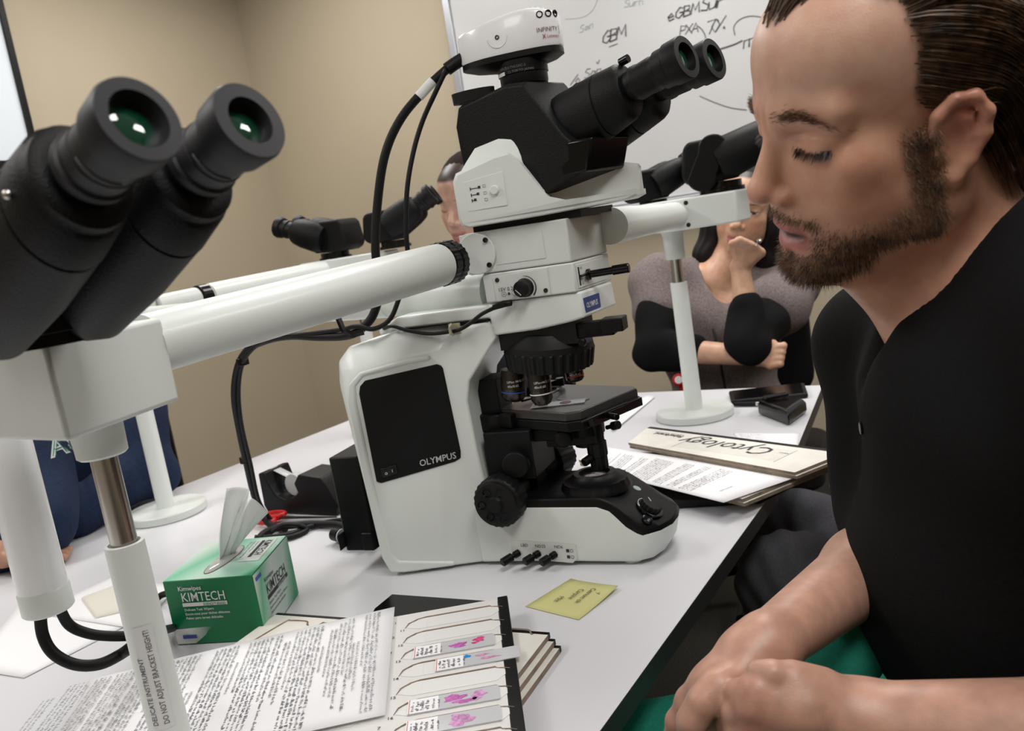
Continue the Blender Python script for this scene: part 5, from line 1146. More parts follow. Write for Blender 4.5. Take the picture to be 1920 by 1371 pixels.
def vnormals(V, Fq):
    n = np.cross(V[Fq[:, 2]]-V[Fq[:, 0]], V[Fq[:, 3]]-V[Fq[:, 1]]); N = np.zeros_like(V)
    for k in range(4): np.add.at(N, Fq[:, k], n)
    return N/(np.linalg.norm(N, axis=1)[:, None]+1e-12)
def npmesh(name, V, Fq, mt, parent=None, col=None, origin=None):
    o0 = ROOT[parent.name] if parent is not None else Vector(origin if origin is not None else V.mean(0))
    me = bpy.data.meshes.new(name); V = V-np.array(o0)
    me.vertices.add(len(V)); me.vertices.foreach_set('co', V.astype(np.float32).ravel())
    k = Fq.shape[1]; me.loops.add(len(Fq)*k); me.loops.foreach_set('vertex_index', Fq.astype(np.int32).ravel())
    me.polygons.add(len(Fq)); me.polygons.foreach_set('loop_start', (np.arange(len(Fq))*k).astype(np.int32)); me.polygons.foreach_set('loop_total', np.full(len(Fq), k, np.int32))
    me.polygons.foreach_set('use_smooth', np.ones(len(Fq), bool)); me.update(); me.validate()
    me.materials.append(M[mt] if isinstance(mt, str) else mt)
    if col is not None:
        at = me.color_attributes.new('Col', 'FLOAT_COLOR', 'POINT'); at.data.foreach_set('color', np.concatenate([col, np.ones((len(col), 1))], 1).astype(np.float32).ravel())
    o = bpy.data.objects.new(name, me); COL.objects.link(o)
    if parent is not None: o.parent = parent
    else: o.location = o0
    ROOT[o.name] = o0
    return o
def skinmat(name, rough=.42, bump=.25):
    m = bpy.data.materials.new(name); m.use_nodes = True; nt = m.node_tree; b = nt.nodes['Principled BSDF']
    a = nt.nodes.new('ShaderNodeVertexColor'); a.layer_name = 'Col'; tc = nt.nodes.new('ShaderNodeTexCoord')
    n = nt.nodes.new('ShaderNodeTexNoise'); n.inputs['Scale'].default_value = 60; n.inputs['Detail'].default_value = 6
    mx = nt.nodes.new('ShaderNodeMix'); mx.data_type = 'RGBA'; mx.blend_type = 'OVERLAY'; mx.inputs[0].default_value = .35
    nt.links.new(tc.outputs['Object'], n.inputs['Vector']); nt.links.new(a.outputs[0], mx.inputs[6]); nt.links.new(n.outputs['Fac'], mx.inputs[7]); nt.links.new(mx.outputs[2], b.inputs['Base Color'])
    n2 = nt.nodes.new('ShaderNodeTexNoise'); n2.inputs['Scale'].default_value = 700; n2.inputs['Detail'].default_value = 3; nt.links.new(tc.outputs['Object'], n2.inputs['Vector'])
    bp = nt.nodes.new('ShaderNodeBump'); bp.inputs['Strength'].default_value = bump; bp.inputs['Distance'].default_value = .0006; nt.links.new(n2.outputs['Fac'], bp.inputs['Height']); nt.links.new(bp.outputs[0], b.inputs['Normal'])
    b.inputs['Roughness'].default_value = rough; b.inputs['Subsurface Weight'].default_value = .12; b.inputs['Subsurface Radius'].default_value = (1, .4, .25); b.inputs['Subsurface Scale'].default_value = .006
    return m
M['skin'] = skinmat('skin')
def hairmat(name, c1, c2):
    m = bpy.data.materials.new(name); m.use_nodes = True; nt = m.node_tree; b = nt.nodes['Principled BSDF']
    tc = nt.nodes.new('ShaderNodeTexCoord'); n = nt.nodes.new('ShaderNodeTexNoise'); n.inputs['Scale'].default_value = 90; n.inputs['Detail'].default_value = 3
    r = nt.nodes.new('ShaderNodeValToRGB'); r.color_ramp.elements[0].position = .35; r.color_ramp.elements[1].position = .68; r.color_ramp.elements[0].color = (*c1, 1); r.color_ramp.elements[1].color = (*c2, 1)
    nt.links.new(tc.outputs['Object'], n.inputs['Vector']); nt.links.new(n.outputs['Fac'], r.inputs[0]); nt.links.new(r.outputs[0], b.inputs['Base Color'])
    b.inputs['Roughness'].default_value = .45; b.inputs['Specular IOR Level'].default_value = .35
    return m
M['hair_brown'] = hairmat('hair_brown', (.022, .012, .006), (.12, .062, .030))
M['beard_brown'] = hairmat('beard_brown', (.05, .026, .012), (.19, .10, .045))
M['hair_black'] = hairmat('hair_black', (.004, .003, .003), (.015, .010, .008))
M['hair_dark_brown'] = hairmat('hair_dark_brown', (.015, .008, .006), (.05, .024, .014))
def clothmat(name, col, var=.15, bs=900, rough=.9, wv=300):
    return mat(name, col, rough, bump=.5, bscale=bs, var=var, vscale=wv, spec=.2)
# local head frame: x to the person's right, y forward, z up
def head_sdf(S, R, t, sc=1.0, fem=0, neck=None, open_=1, ears=(1, 1), nr=.056):
    R = np.array(R, float); t = np.array(t, float)
    W = lambda p: R@(np.array(p, float)*sc)+t
    def E(c, r, k=.01, sub=False, rot=None):
        Q = R if rot is None else R@rot
        S.ell(W(c), np.array(r)*sc, Q, k*sc, sub)
    def Cp(a, b, ra, rb=None, k=.01, sub=False): S.cap(W(a), W(b), ra*sc, (ra if rb is None else rb)*sc, k*sc, sub)
    j = 1-.12*fem
    E((0, -.026, .042), (.073, .094, .079))
    E((0, .030, .050), (.062, .060, .052), .03)
    E((0, .022, -.015), (.060, .068, .082), .03)
    E((0, .050, -.055), (.040, .043, .045), .03)
    if neck is not None:
        nk = np.array(neck, float); Pn = W((0, -.020, -.055)); S.cap(Pn, nk, nr*sc*(1-.12*fem), nr*sc*1.08, .03); S.cap(W((0, .045, -.10)), nk+(W((0, .05, 0))-W((0, 0, 0))), .030*sc, .035*sc, .04)
    for s in (-1, 1):
        Cp((0, .068, -.098*j), (s*.050*j, .004, -.072), .019*j, .019, .028)
        Cp((s*.050*j, .004, -.072), (s*.058*j, -.006, -.030), .018, .016, .02)
        E((s*.040, .040, -.045), (.023, .034, .035), .02)
        E((s*.043, .053, -.020), (.019, .021, .015), .02)
    E((0, .0795, -.104*j), (.018*j, .016, .015), .016)
    for s in (-1, 1): Cp((s*.010, .083, .0205), (s*.047, .065, .020), .0115-.002*fem, .0095, .014)
    for s in (-1, 1): E((s*.035, .097, .0015), (.019, .0155, .0125), .009, True)
    for s in (-1, 1):
        E((s*.0345, .0695, -.001), (.0165, .0145, .0135), .004)
        Cp((s*.019, .079, .010), (s*.049, .064, .008), .0045, .0045, .008)
    Cp((0, .083, .012), (0, .1075, -.030), .0075, .0095, .010)
    E((0, .1085, -.034), (.0105, .0105, .0095), .006)
    for s in (-1, 1): E((s*.0125, .0955, -.0405), (.0075, .0115, .0078), .0045)
    for s in (-1, 1): E((s*.0068, .1035, -.0485), (.0035, .0065, .0030), .0025, True)
    E((0, .083, -.058), (.026, .0145, .014), .010)
    for s in (-1, 1):
        Cp((0, .0965, -.0665), (s*.010, .0945, -.0665), .0042, .0042, .003); Cp((s*.010, .0945, -.0665), (s*.025, .0835, -.0725), .0042, .0026, .003)
        Cp((0, .0935, -.0805-.003*open_), (s*.012, .0905, -.080-.003*open_), .0055, .0052, .003); Cp((s*.012, .0905, -.080-.003*open_), (s*.025, .083, -.0745), .0052, .0025, .003)
        Cp((0, .098, -.0735-.0015*open_), (s*.022, .088, -.0738), .0010+.0022*open_, .0008, .0015, True)
    E((0, .1025, -.0925), (.016, .009, .0045), .007, True)
    Cp((0, .1025, -.0575), (0, .1035, -.0625), .0018, .0018, .004, True)
    for si, s in enumerate((-1, 1)):
        if not ears[si]: continue
        e = lambda dx, dy, dz: (s*(.070+dx), .001+dy*.95, -.021+dz*.92)
        rim = [(.001, .012, .006), (.005, .008, .022), (.009, -.004, .031), (.012, -.018, .029), (.014, -.025, .015), (.012, -.023, -.002), (.007, -.012, -.020), (.003, -.001, -.030), (.001, .008, -.028)]
        S.chain([W(e(*q)) for q in rim], [.0036*sc, .0040*sc, .0042*sc, .0044*sc, .0044*sc, .0042*sc, .0052*sc, .0068*sc, .0050*sc], .004*sc)
        E(e(.004, -.008, .004), (.0042, .017, .026), .006)
        S.chain([W(e(*q)) for q in [(.006, -.004, .020), (.009, -.013, .014), (.009, -.015, .0), (.006, -.008, -.012)]], [.0032*sc]*4, .003*sc)
        E(e(.010, -.002, -.002), (.005, .0085, .012), .004, True)
        Cp(e(.003, .010, -.006), e(.004, .009, -.012), .0034, .003, .003)
    return W
def strands(name, roots, dirs, nrm, L, wd, mt, parent, segs=4, droop=None, curl=0., seed=1, field=None):
    """thin tapering ribbons; roots/dirs/nrm arrays, L lengths"""
    r = np.random.default_rng(seed); n = len(roots); P = roots.copy(); D = dirs/np.linalg.norm(dirs, axis=1)[:, None]
    side = np.cross(D, nrm); side /= np.linalg.norm(side, axis=1)[:, None]+1e-9
    ang = r.uniform(-.9, .9, n)[:, None]; side = side*np.cos(ang)+nrm*np.sin(ang)
    pts = []
    ph = r.uniform(0, 6.28, (n, 1))
    for k in range(segs+1):
        w_ = wd*(1-.85*(k/segs)**1.5); pts.append(P-side*w_/2); pts.append(P+side*w_/2)
        st = (L/segs)[:, None]
        if field is not None: D = field(P, D, k/segs)
        elif droop is not None: D = D+droop*(1/segs); D /= np.linalg.norm(D, axis=1)[:, None]
        P = P+D*st+side*curl*np.sin(ph+k*1.3)
    A = np.stack(pts, 1); V = A.reshape(-1, 3); m = 2*(segs+1); b = np.arange(n)[:, None]*m
    q = np.concatenate([np.stack([b[:, 0]+2*k, b[:, 0]+2*k+1, b[:, 0]+2*k+3, b[:, 0]+2*k+2], 1) for k in range(segs)])
    return npmesh(name, V, q, mt, parent)
def sample_surface(V, Fq, N, w, n, seed=2):     # n random points on faces with weight w(V)
    r = np.random.default_rng(seed); fw = w[Fq].mean(1); ar = np.linalg.norm(np.cross(V[Fq[:, 2]]-V[Fq[:, 0]], V[Fq[:, 3]]-V[Fq[:, 1]]), axis=1)
    p = fw*ar; i = r.choice(len(Fq), n, p=p/p.sum()); a, b = r.random((2, n, 1)); f = Fq[i]
    P = (V[f[:, 0]]*(1-a)+V[f[:, 1]]*a)*(1-b)+(V[f[:, 3]]*(1-a)+V[f[:, 2]]*a)*b
    return P, N[f[:, 0]]
def sstep(x, a, b): t = np.clip((x-a)/(b-a), 0, 1); return t*t*(3-2*t)
def gauss(L, c, s): return np.exp(-(((L-np.array(c))/np.array(s))**2).sum(1))
def lipmask(L):
    up = np.exp(-((L[:, 2]+.0675+.10*np.abs(L[:, 0])**1.0*.55)/.0052)**2); lo = np.exp(-((L[:, 2]+.0825-.13*np.abs(L[:, 0])*.9)/.0062)**2)
    return np.clip((up+lo)*1.3, 0, 1)*(1-sstep(np.abs(L[:, 0]), .020, .027))*sstep(L[:, 1], .078, .086)
def fold(V, N, amp, freq, seed=0, dirs=3):      # cloth creases
    r = np.random.default_rng(seed); d = np.zeros(len(V))
    for k in range(dirs):
        a = r.normal(size=3); a /= np.linalg.norm(a); b = r.normal(size=3)
        d += np.sin(V@a*freq*(1+.5*k)+2.2*np.sin(V@b*freq*.33+r.uniform(0, 6)))/(1+k)
    return V+N*(d*amp)[:, None]
# ------------------------------------------------------------------ the man in black
RH = np.array([[-0.3722, -0.9215, -0.1111], [0.8845, -0.3158, -0.3434], [0.2814, -0.2261, 0.9326]]); tH = np.array([0.1419, 0.7201, 1.2705])
DP = lambda x, y, d: np.array(dep(x, y, d))
neck = DP(1815, 520, .735)
S = Sdf(); WH = head_sdf(S, RH, tH, 1.0, 0, neck, 1.8)
shR = DP(1655, 640, .86); shL = np.array([.275, .575, 1.085]); chest = np.array([.235, .775, 1.01]); belly = np.array([.235, .79, .84]); hip = np.array([.25, .81, .70])
S.cap(neck, chest+np.array([0, 0, .03]), .058, .08, .04); S.ell(chest, (.085, .145, .13), None, .03); S.ell(belly, (.085, .12, .14), None, .03); S.ell(hip, (.09, .13, .10), None, .03)
S.cap(neck+np.array([.01, .02, -.01]), shR, .045, .042, .04); S.cap(neck+np.array([.01, -.03, -.01]), shL, .045, .042, .04)
# right (far) arm
elR = DP(1688, 1020, .845); wrR = DP(1436, 1212, .665)
S.cap(shR, elR, .047, .036, .02); mR = elR*.70+wrR*.30; S.cap(elR, mR, .036, .0360, .02); S.cap(mR, wrR, .0360, .0232, .02)
wr1 = DP(1405, 1240, .66); S.cap(wrR, wr1, .0245, .024, .012)
# right hand: palm, fingers hanging down, thumb in front
pR1 = DP(1350, 1292, .655); pR2 = DP(1300, 1318, .668); pR3 = DP(1352, 1330, .655)
S.cap(wr1, pR1, .0225, .0205, .012); S.cap(pR1, pR2, .019, .0150, .012); S.cap(wr1, pR3, .021, .0165, .012); S.cap(pR1, pR3, .019, .017, .012)
S.chain([pR2, DP(1272, 1352, .675), DP(1262, 1392, .685), DP(1268, 1425, .69)], [.0115, .0096, .0088, .0078], .005)
S.chain([DP(1318, 1330, .662), DP(1294, 1378, .675), DP(1290, 1415, .69), DP(1300, 1440, .70)], [.0110, .0096, .0088, .0075], .004)
S.chain([DP(1335, 1345, .66), DP(1318, 1395, .672), DP(1318, 1430, .688)], [.0108, .0095, .008], .004)
S.chain([pR3, DP(1345, 1400, .665), DP(1350, 1435, .68)], [.0105, .0088, .0075], .004)
S.chain([DP(1385, 1268, .642), DP(1346, 1288, .632), DP(1318, 1318, .628), DP(1298, 1352, .630), DP(1290, 1378, .636)], [.0150, .0125, .0112, .0105, .0088], .007)
# left (near) arm
elL = np.array([.30, .530, .845]); wrL = DP(1605, 1352, .605)
mL = elL*.62+wrL*.38
S.cap(shL, elL, .048, .042, .02); S.cap(elL, mL, .042, .0405, .02); S.cap(mL, wrL, .040, .0265, .02); S.ell(wrL, (.030, .022, .022), None, .015)
k1, k2, k3, k4 = DP(1420, 1296, .600), DP(1412, 1325, .600), DP(1420, 1362, .603), DP(1438, 1395, .610)
pc0 = DP(1500, 1326, .600); S.cap(wrL, pc0, .0255, .0235, .015)
for kk_, rr in ((k1, .0155), (k2, .0150), (k3, .0145), (k4, .013)): S.cap(pc0, kk_, .021, rr*.92, .007)
S.chain([k1, DP(1388, 1300, .612), DP(1376, 1325, .628), DP(1392, 1345, .64)], [.0122, .0102, .0094, .0086], .0028)
S.chain([k2, DP(1380, 1338, .612), DP(1368, 1362, .628), DP(1385, 1380, .64)], [.0120, .0102, .0094, .0086], .0028)
S.chain([k3, DP(1388, 1375, .612), DP(1378, 1398, .628)], [.0122, .0105, .0095], .0045)
S.chain([k4, DP(1405, 1412, .618), DP(1400, 1430, .63)], [.011, .0092, .0085], .0045)
S.chain([DP(1535, 1296, .605), DP(1485, 1274, .600)], [.0175, .0135], .008); S.chain([DP(1485, 1274, .600), DP(1448, 1264, .598), DP(1420, 1259, .602)], [.0125, .0100, .0082], .002)
V, Fq = S.mesh(.0022); V = smooth_mesh(V, Fq, 3, .5); N = vnormals(V, Fq)
Lh = (V-tH)@RH                                       # head-local coordinates
near_head = (np.linalg.norm(Lh-np.array([0, 0, 0]), axis=1) < .17)
# fine relief: lids, nasolabial fold, brow frown, knuckles
d = np.zeros(len(V))
for s in (-1, 1):
    d += -.0016*np.exp(-(((Lh[:, 2]-(.0085-9*(Lh[:, 0]-s*.0345)**2*1.2))/.0016)**2))*np.exp(-((Lh[:, 0]-s*.0345)/.016)**2)*(Lh[:, 1] > .055)
    d += -.0010*np.exp(-(((Lh[:, 2]-(-.0075+10*(Lh[:, 0]-s*.0345)**2))/.0012)**2))*np.exp(-((Lh[:, 0]-s*.0345)/.015)**2)*(Lh[:, 1] > .055)
    d += -.0012*gauss(Lh, (s*.026, .082, -.052), (.005, .02, .016)); d += -.0013*gauss(Lh, (s*.0045, .092, .022), (.0018, .02, .008))
d[~near_head] = 0
V = V+N*d[:, None]; N = vnormals(V, Fq); Lh = (V-tH)@RH
skin = np.array([.63, .335, .225]); col = np.tile(skin, (len(V), 1))
def tint(col, m, c): m = np.clip(m, 0, 1)[:, None]; return col*(1-m)+np.array(c)*m
nh = near_head.astype(float)
col = tint(col, nh*sstep(Lh[:, 2], .0, .05)*.6, (.68, .43, .33))
for s in (-1, 1):
    col = tint(col, nh*.55*gauss(Lh, (s*.045, .055, -.035), (.02, .04, .022)), (.60, .24, .15))
    col = tint(col, nh*.8*gauss(Lh, (s*.078, -.012, -.004), (.012, .02, .03)), (.50, .17, .13))
    col = tint(col, nh*.5*gauss(Lh, (s*.034, .08, .006), (.016, .02, .007)), (.50, .25, .18))
col = tint(col, nh*.6*gauss(Lh, (0, .110, -.036), (.014, .02, .012)), (.52, .22, .17))
col = tint(col, nh*lipmask(Lh)*.85, (.42, .13, .12))
col = tint(col, nh*gauss(Lh, (0, .089, -.0762), (.020, .012, .0026))*1.3, (.03, .010, .008))
col = tint(col, gauss(V, DP(1426, 1251, .594), (.0055, .0055, .0055))*1.2*(1-nh), (.75, .50, .42))
col = tint(col, gauss(V, DP(1286, 1362, .628), (.006, .006, .008))*1.2*(1-nh), (.75, .50, .42))
def beardmask(L):
    ax = np.abs(L[:, 0]); y, z = L[:, 1], L[:, 2]
    jaw = sstep(-z-.30*np.maximum(0, .05-y), .060, .092)*sstep(y, -.006, .014)                       # lower jaw & chin
    jaw *= 1-sstep(-z-.55*np.minimum(0, y-.075), .112, .124)
    side = sstep(ax, .050, .060)*sstep(y, .004, .012)*(1-sstep(y, .022, .036))*sstep(-z, .0, .02)
    lowcheek = .7*sstep(-z-.35*(y-.02), .046, .068)*sstep(ax, .03, .045)*sstep(y, .005, .02)*(1-sstep(y, .045, .07))
    must = np.exp(-((z+.0575+.35*np.maximum(ax-.008, 0))/.0048)**2)*sstep(y, .074, .086)*(1-sstep(ax, .028, .036))
    soul = gauss(L, (0, .096, -.093), (.008, .02, .006))
    lips = lipmask(L); around = np.exp(-((ax/.030)**2+((z+.083)/.012)**2))*(y > .07)
    m = np.maximum.reduce([jaw, side*.9, lowcheek*.8, must, soul])
    m *= 1-.75*around*(1-soul)*(1-np.clip(must*1.5, 0, 1)); m *= 1-np.clip(lips*1.6, 0, 1)
    return np.clip(m, 0, 1)
bm_ = beardmask(Lh)*nh*(1-sstep(.058-Lh[:, 1], 0, .015)*sstep(-Lh[:, 2]-.090, 0, .008))
col = tint(col, bm_*.55, (.13, .065, .035))
def scalpmask(L):
    ax = np.abs(L[:, 0]); y, z = L[:, 1], L[:, 2]
    front = np.where(ax < .026, .082-(ax/.026)**2*.03, .030-(ax-.026)*.0)        # y limit of the hairline on the top
    topm = sstep(z, .078, .090)*(1-sstep(y, front-.006, front+.006))
    lim = np.interp(z, [-.05, -.03, -.005, .02, .05, .08], [-.030, -.022, .012, .018, .014, .018])
    sidem = sstep(lim-y, -.004, .004)*sstep(z, -.050, -.042)
    ear = gauss(L, (np.sign(L[:, 0][0] if len(L) else 1)*0, 0, 0), (1, 1, 1))*0
    earm = (ax > .060)*np.exp(-((((y+.004)/.028)**2+((z+.022)/.040)**2))**3)
    return np.clip(np.maximum(topm, sidem), 0, 1)*(1-np.clip(earm*1.6*(z < .016), 0, 1))
sm_ = scalpmask(Lh)*nh
col = tint(col, sm_*.8, (.05, .03, .02))
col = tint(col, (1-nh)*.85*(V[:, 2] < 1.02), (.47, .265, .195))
col = tint(col, (1-nh)*.6*np.clip(sum(gauss(V, q_, (.013, .013, .013)) for q_ in (k1, k2, k3, DP(1318, 1330, .655), DP(1272, 1352, .675))), 0, 1), (.55, .22, .17))
man = npmesh('person', V, Fq, 'skin', None, col, origin=(hip[0], hip[1], .45))
tag(man, 'bearded man with brown hair and black shirt, looking down, hands in his lap', 'person')
# hair
def hair_field(P, D, f):
    L = (P-tH)@RH; ax = L[:, 0]
    e = np.array([.0815, .104, .0895]); q = (L-np.array([0, -.022, .040]))/e; rr = np.linalg.norm(q, axis=1)[:, None]; n = q/e; n /= np.linalg.norm(n, axis=1)[:, None]
    g = np.stack([np.sign(ax)*.10, -np.ones(len(L)), np.where(L[:, 2] > .07, .05, -.50-.9*sstep(-L[:, 1], .0, .08))], 1)
    g = g-n*(g*n).sum(1)[:, None]; g /= np.linalg.norm(g, axis=1)[:, None]+1e-9
    low = sstep(-L[:, 2], -.01, .03)[:, None]
    g = g*(1-low)+np.array([0, -.35, -1])*low
    g = g+n*(1.03-rr)*4.0*(1-low*.8); Wd = g@RH.T
    out = D*.35+Wd*.65; return out/np.linalg.norm(out, axis=1)[:, None]
P, Nn = sample_surface(V, Fq, N, sm_, 15000, 3)
Ls = (P-tH)@RH
rr = np.random.default_rng(5)
Ln = np.where(Ls[:, 2] > .05, rr.uniform(.07, .12, len(P)), rr.uniform(.035, .075, len(P)))
Ln = np.where((Ls[:, 1] < -.03) & (Ls[:, 2] > -.02), rr.uniform(.07, .11, len(P)), Ln)
clump = np.sin(P@np.array([310., 190, 250]))[:, None]*np.array([.0, .12, .10])@RH.T
hair = strands('hair', P+Nn*.0005, Nn*.55+clump+rr.normal(0, .07, P.shape)+(np.array([0, -.8, 0])@RH.T), Nn, Ln, .0011, 'hair_brown', man, 7, seed=4, field=hair_field)
# forelock: lifted top hair
P, Nn = sample_surface(V, Fq, N, bm_**1.5, 12000, 6); Ls = (P-tH)@RH
dl = np.stack([Ls[:, 0]*3, np.where(Ls[:, 1] > .05, .35, -.15), -np.ones(len(P))*.9], 1)@RH.T
strands('beard', P, Nn*.55+dl*.5+rr.normal(0, .16, P.shape), Nn, rr.uniform(.003, .0062, len(P))*np.where(Ls[:, 2] < -.095, 1.5, 1), .00038, 'beard_brown', man, 3, seed=7, curl=.0002)
for s_ in (-1, 1):
    bw = np.exp(-(((Lh[:, 0]-s_*.032)/.0155)**2)**1.5)*np.exp(-((Lh[:, 2]-(.0225+.10*(np.abs(Lh[:, 0])-.018)-4.2*np.maximum(np.abs(Lh[:, 0])-.030, 0)**1.5))/.0030)**2)*nh*(Lh[:, 1] > .05)
    P, Nn = sample_surface(V, Fq, N, np.clip(bw, 0, 1), 340, 8); Ls = (P-tH)@RH
    strands('eyebrow', P, Nn*.35+(np.stack([np.sign(Ls[:, 0])*1.0, -.35+0*Ls[:, 0], .30-14*np.maximum(np.abs(Ls[:, 0])-.028, 0)], 1)@RH.T)+rr.normal(0, .12, P.shape), Nn, rr.uniform(.005, .009, len(P)), .0004, 'beard_brown', man, 3, seed=9)
lw_ = lambda s: (np.exp(-((Lh[:, 2]-(-.0065+9*(Lh[:, 0]-s*.0345)**2))/.0009)**2)*(np.abs(Lh[:, 0]-s*.0345) < .015))*nh*(Lh[:, 1] > .06)
for s_ in (-1, 1):
    P, Nn = sample_surface(V, Fq, N, np.clip(lw_(s_), 0, 1), 230, 10); Ls = (P-tH)@RH
    strands('eyelashes', P, Nn*.6+(np.stack([np.sign(Ls[:, 0])*.35, .5+0*Ls[:, 0], -.8+0*Ls[:, 0]], 1)@RH.T), Nn, rr.uniform(.005, .008, len(P)), .0005, 'hair_black', man, 3, seed=11)
# shirt
M['shirt_black'] = clothmat('black_knit', (.0045, .0045, .005), .3, 1200)
S = Sdf()
S.ell(chest+np.array([.005, 0, -.01]), (.118, .175, .15), None, .03); S.ell(belly+np.array([.0, -.01, .01]), (.150, .155, .140), None, .05); S.ell(hip+np.array([.01, 0, .075]), (.140, .160, .085), None, .04)
S.cap(neck+np.array([.03, .03, -.050]), shR, .062, .060, .05); S.cap(neck+np.array([.03, -.04, -.045]), shL, .066, .062, .05)
S.cap(neck+np.array([.045, .0, -.035]), chest, .060, .10, .05)
slR = shR+(elR-shR)*.80; S.cap(shR, slR, .062, .061, .03); slL = shL+(elL-shL)*.7; S.cap(shL, slL, .064, .058, .03)
S.cap(shR+(elR-shR)*.82, shR+(elR-shR)*1.1, .050, .050, .004, True)
S.cap(DP(1925, 440, .66), shL, .052, .06, .05); S.cap(DP(1915, 400, .70), neck+np.array([.05, .02, -.03]), .040, .05, .05)
# neck opening
S.cap(neck+np.array([.0, .0, -.012]), WH((0, -.02, -.02)), .064, .095, .006, True)
S.cap(neck+np.array([-.052, -.02, -.012]), neck+np.array([-.10, -.03, -.080]), .030, .004, .012, True)
Vs, Fs_ = S.mesh(.0042); Vs = smooth_mesh(Vs, Fs_, 1, .5); Ns = vnormals(Vs, Fs_)
Vs = fold(Vs, Ns, .0022, 34, 3); 
shirt = npmesh('shirt', Vs, Fs_, 'shirt_black', man)
for k in range(3):
    p = DP(1690+4*k, 655+48*k, .70); i = np.argmin(np.linalg.norm(Vs-(DP(1692, 700+45*k, 1.0)-np.array(CAM))/np.linalg.norm(DP(1692, 700+45*k, 1.0)-np.array(CAM))*np.linalg.norm(chest-np.array([.11, 0, 0])-np.array(CAM))-np.array(CAM), axis=1))
    mb = MB(); mb.lathe(Vector(Vs[i]), Vector(Ns[i]), [(0, .0055), (.0018, .0055), (.0022, .0045)], 16); mb.build('button', 'black_gloss', man)
# trousers
M['green'] = clothmat('green_cotton', (.02, .24, .165), .12, 1100)
S = Sdf(); hR_ = hip+np.array([-.02, .06, -.055]); hL_ = hip+np.array([-.02, -.09, -.06])
knR = np.array([-.16, .86, .60]); knL = np.array([-.12, .52, .62])
S.ell(hip+np.array([0, 0, -.06]), (.135, .165, .10), None, .04); S.cap(hR_, knR, .086, .066, .04); S.cap(hL_, knL, .088, .066, .04)
S.cap(knR, (-.16, .84, .10), .062, .052, .03); S.cap(knL, (-.10, .50, .10), .062, .052, .03)
S.cap(DP(1640, 1150, .80), DP(1560, 1240, .78), .03, .035, .05)
Vt, Ft = S.mesh(.006); Vt = smooth_mesh(Vt, Ft, 1, .5); Nt = vnormals(Vt, Ft); Vt = fold(Vt, Nt, .003, 26, 5); Nt = vnormals(Vt, Ft); npmesh('trousers', Vt, Ft, 'green', man)
mb = MB()
for (x, y) in ((-.17, .84), (-.11, .50)):
    mb2 = MB(); mb2.loft([[Vector((x-.02+dx*k, y+dy*k2, z)) for dx, dy in ((.06, -.042), (.06, .042), (-.10, .042), (-.17, .03), (-.19, 0), (-.17, -.03), (-.10, -.042))] for z, k, k2 in ((.002, 1, 1), (.03, 1, 1), (.065, .75, .9), (.10, .40, .8))]); mb2.build('shoe', 'rubber', man, bevel=.006)
# chair under him
def chair(x, y, az, label, sz=.47, bw=.42):
    t = thing('office_chair', (x, y, 0), label, 'chair'); T = Matrix.Translation((x, y, 0)) @ rot2(az)
    mb = MB(T); mb.rbox((0, 0, sz-.03), (.46, .48, .06), .08); mb.build('seat', 'rubber', t, bevel=.015, seg=3)
    mb = MB(T); mb.rbox((-.25, 0, sz+.30), (.05, bw, .42), .08, axis=0); mb.build('backrest', 'rubber', t, bevel=.012, seg=3)
    mb = MB(T); mb.tube([(-.12, 0, sz-.06), (-.27, 0, sz-.03), (-.30, 0, sz+.12)], .014, 8); mb.build('back_bar', 'black', t)
    mb = MB(T); mb.lathe((0, 0, .10), (0, 0, 1), [(0, .03), (.20, .03), (.21, .02), (sz-.15, .02)], 20); mb.build('gas_lift', 'black_gloss', t)
    for k in range(5):
        a = 2*PI*k/5; mb = MB(T); mb.tube([(0, 0, .11), (.28*math.cos(a), .28*math.sin(a), .075)], .018, 8); lg_ = mb.build('leg', 'black', t)
        mb = MB(T); mb.lathe((.28*math.cos(a)-.02*math.sin(a), .28*math.sin(a)+.02*math.cos(a), .029), (-math.sin(a), math.cos(a), 0), [(-.045, .027), (0, .027)], 18); mb.build('caster', 'rubber', lg_)
    return t
chair(.30, .80, 162, 'black office chair under the man in the black shirt', .53)
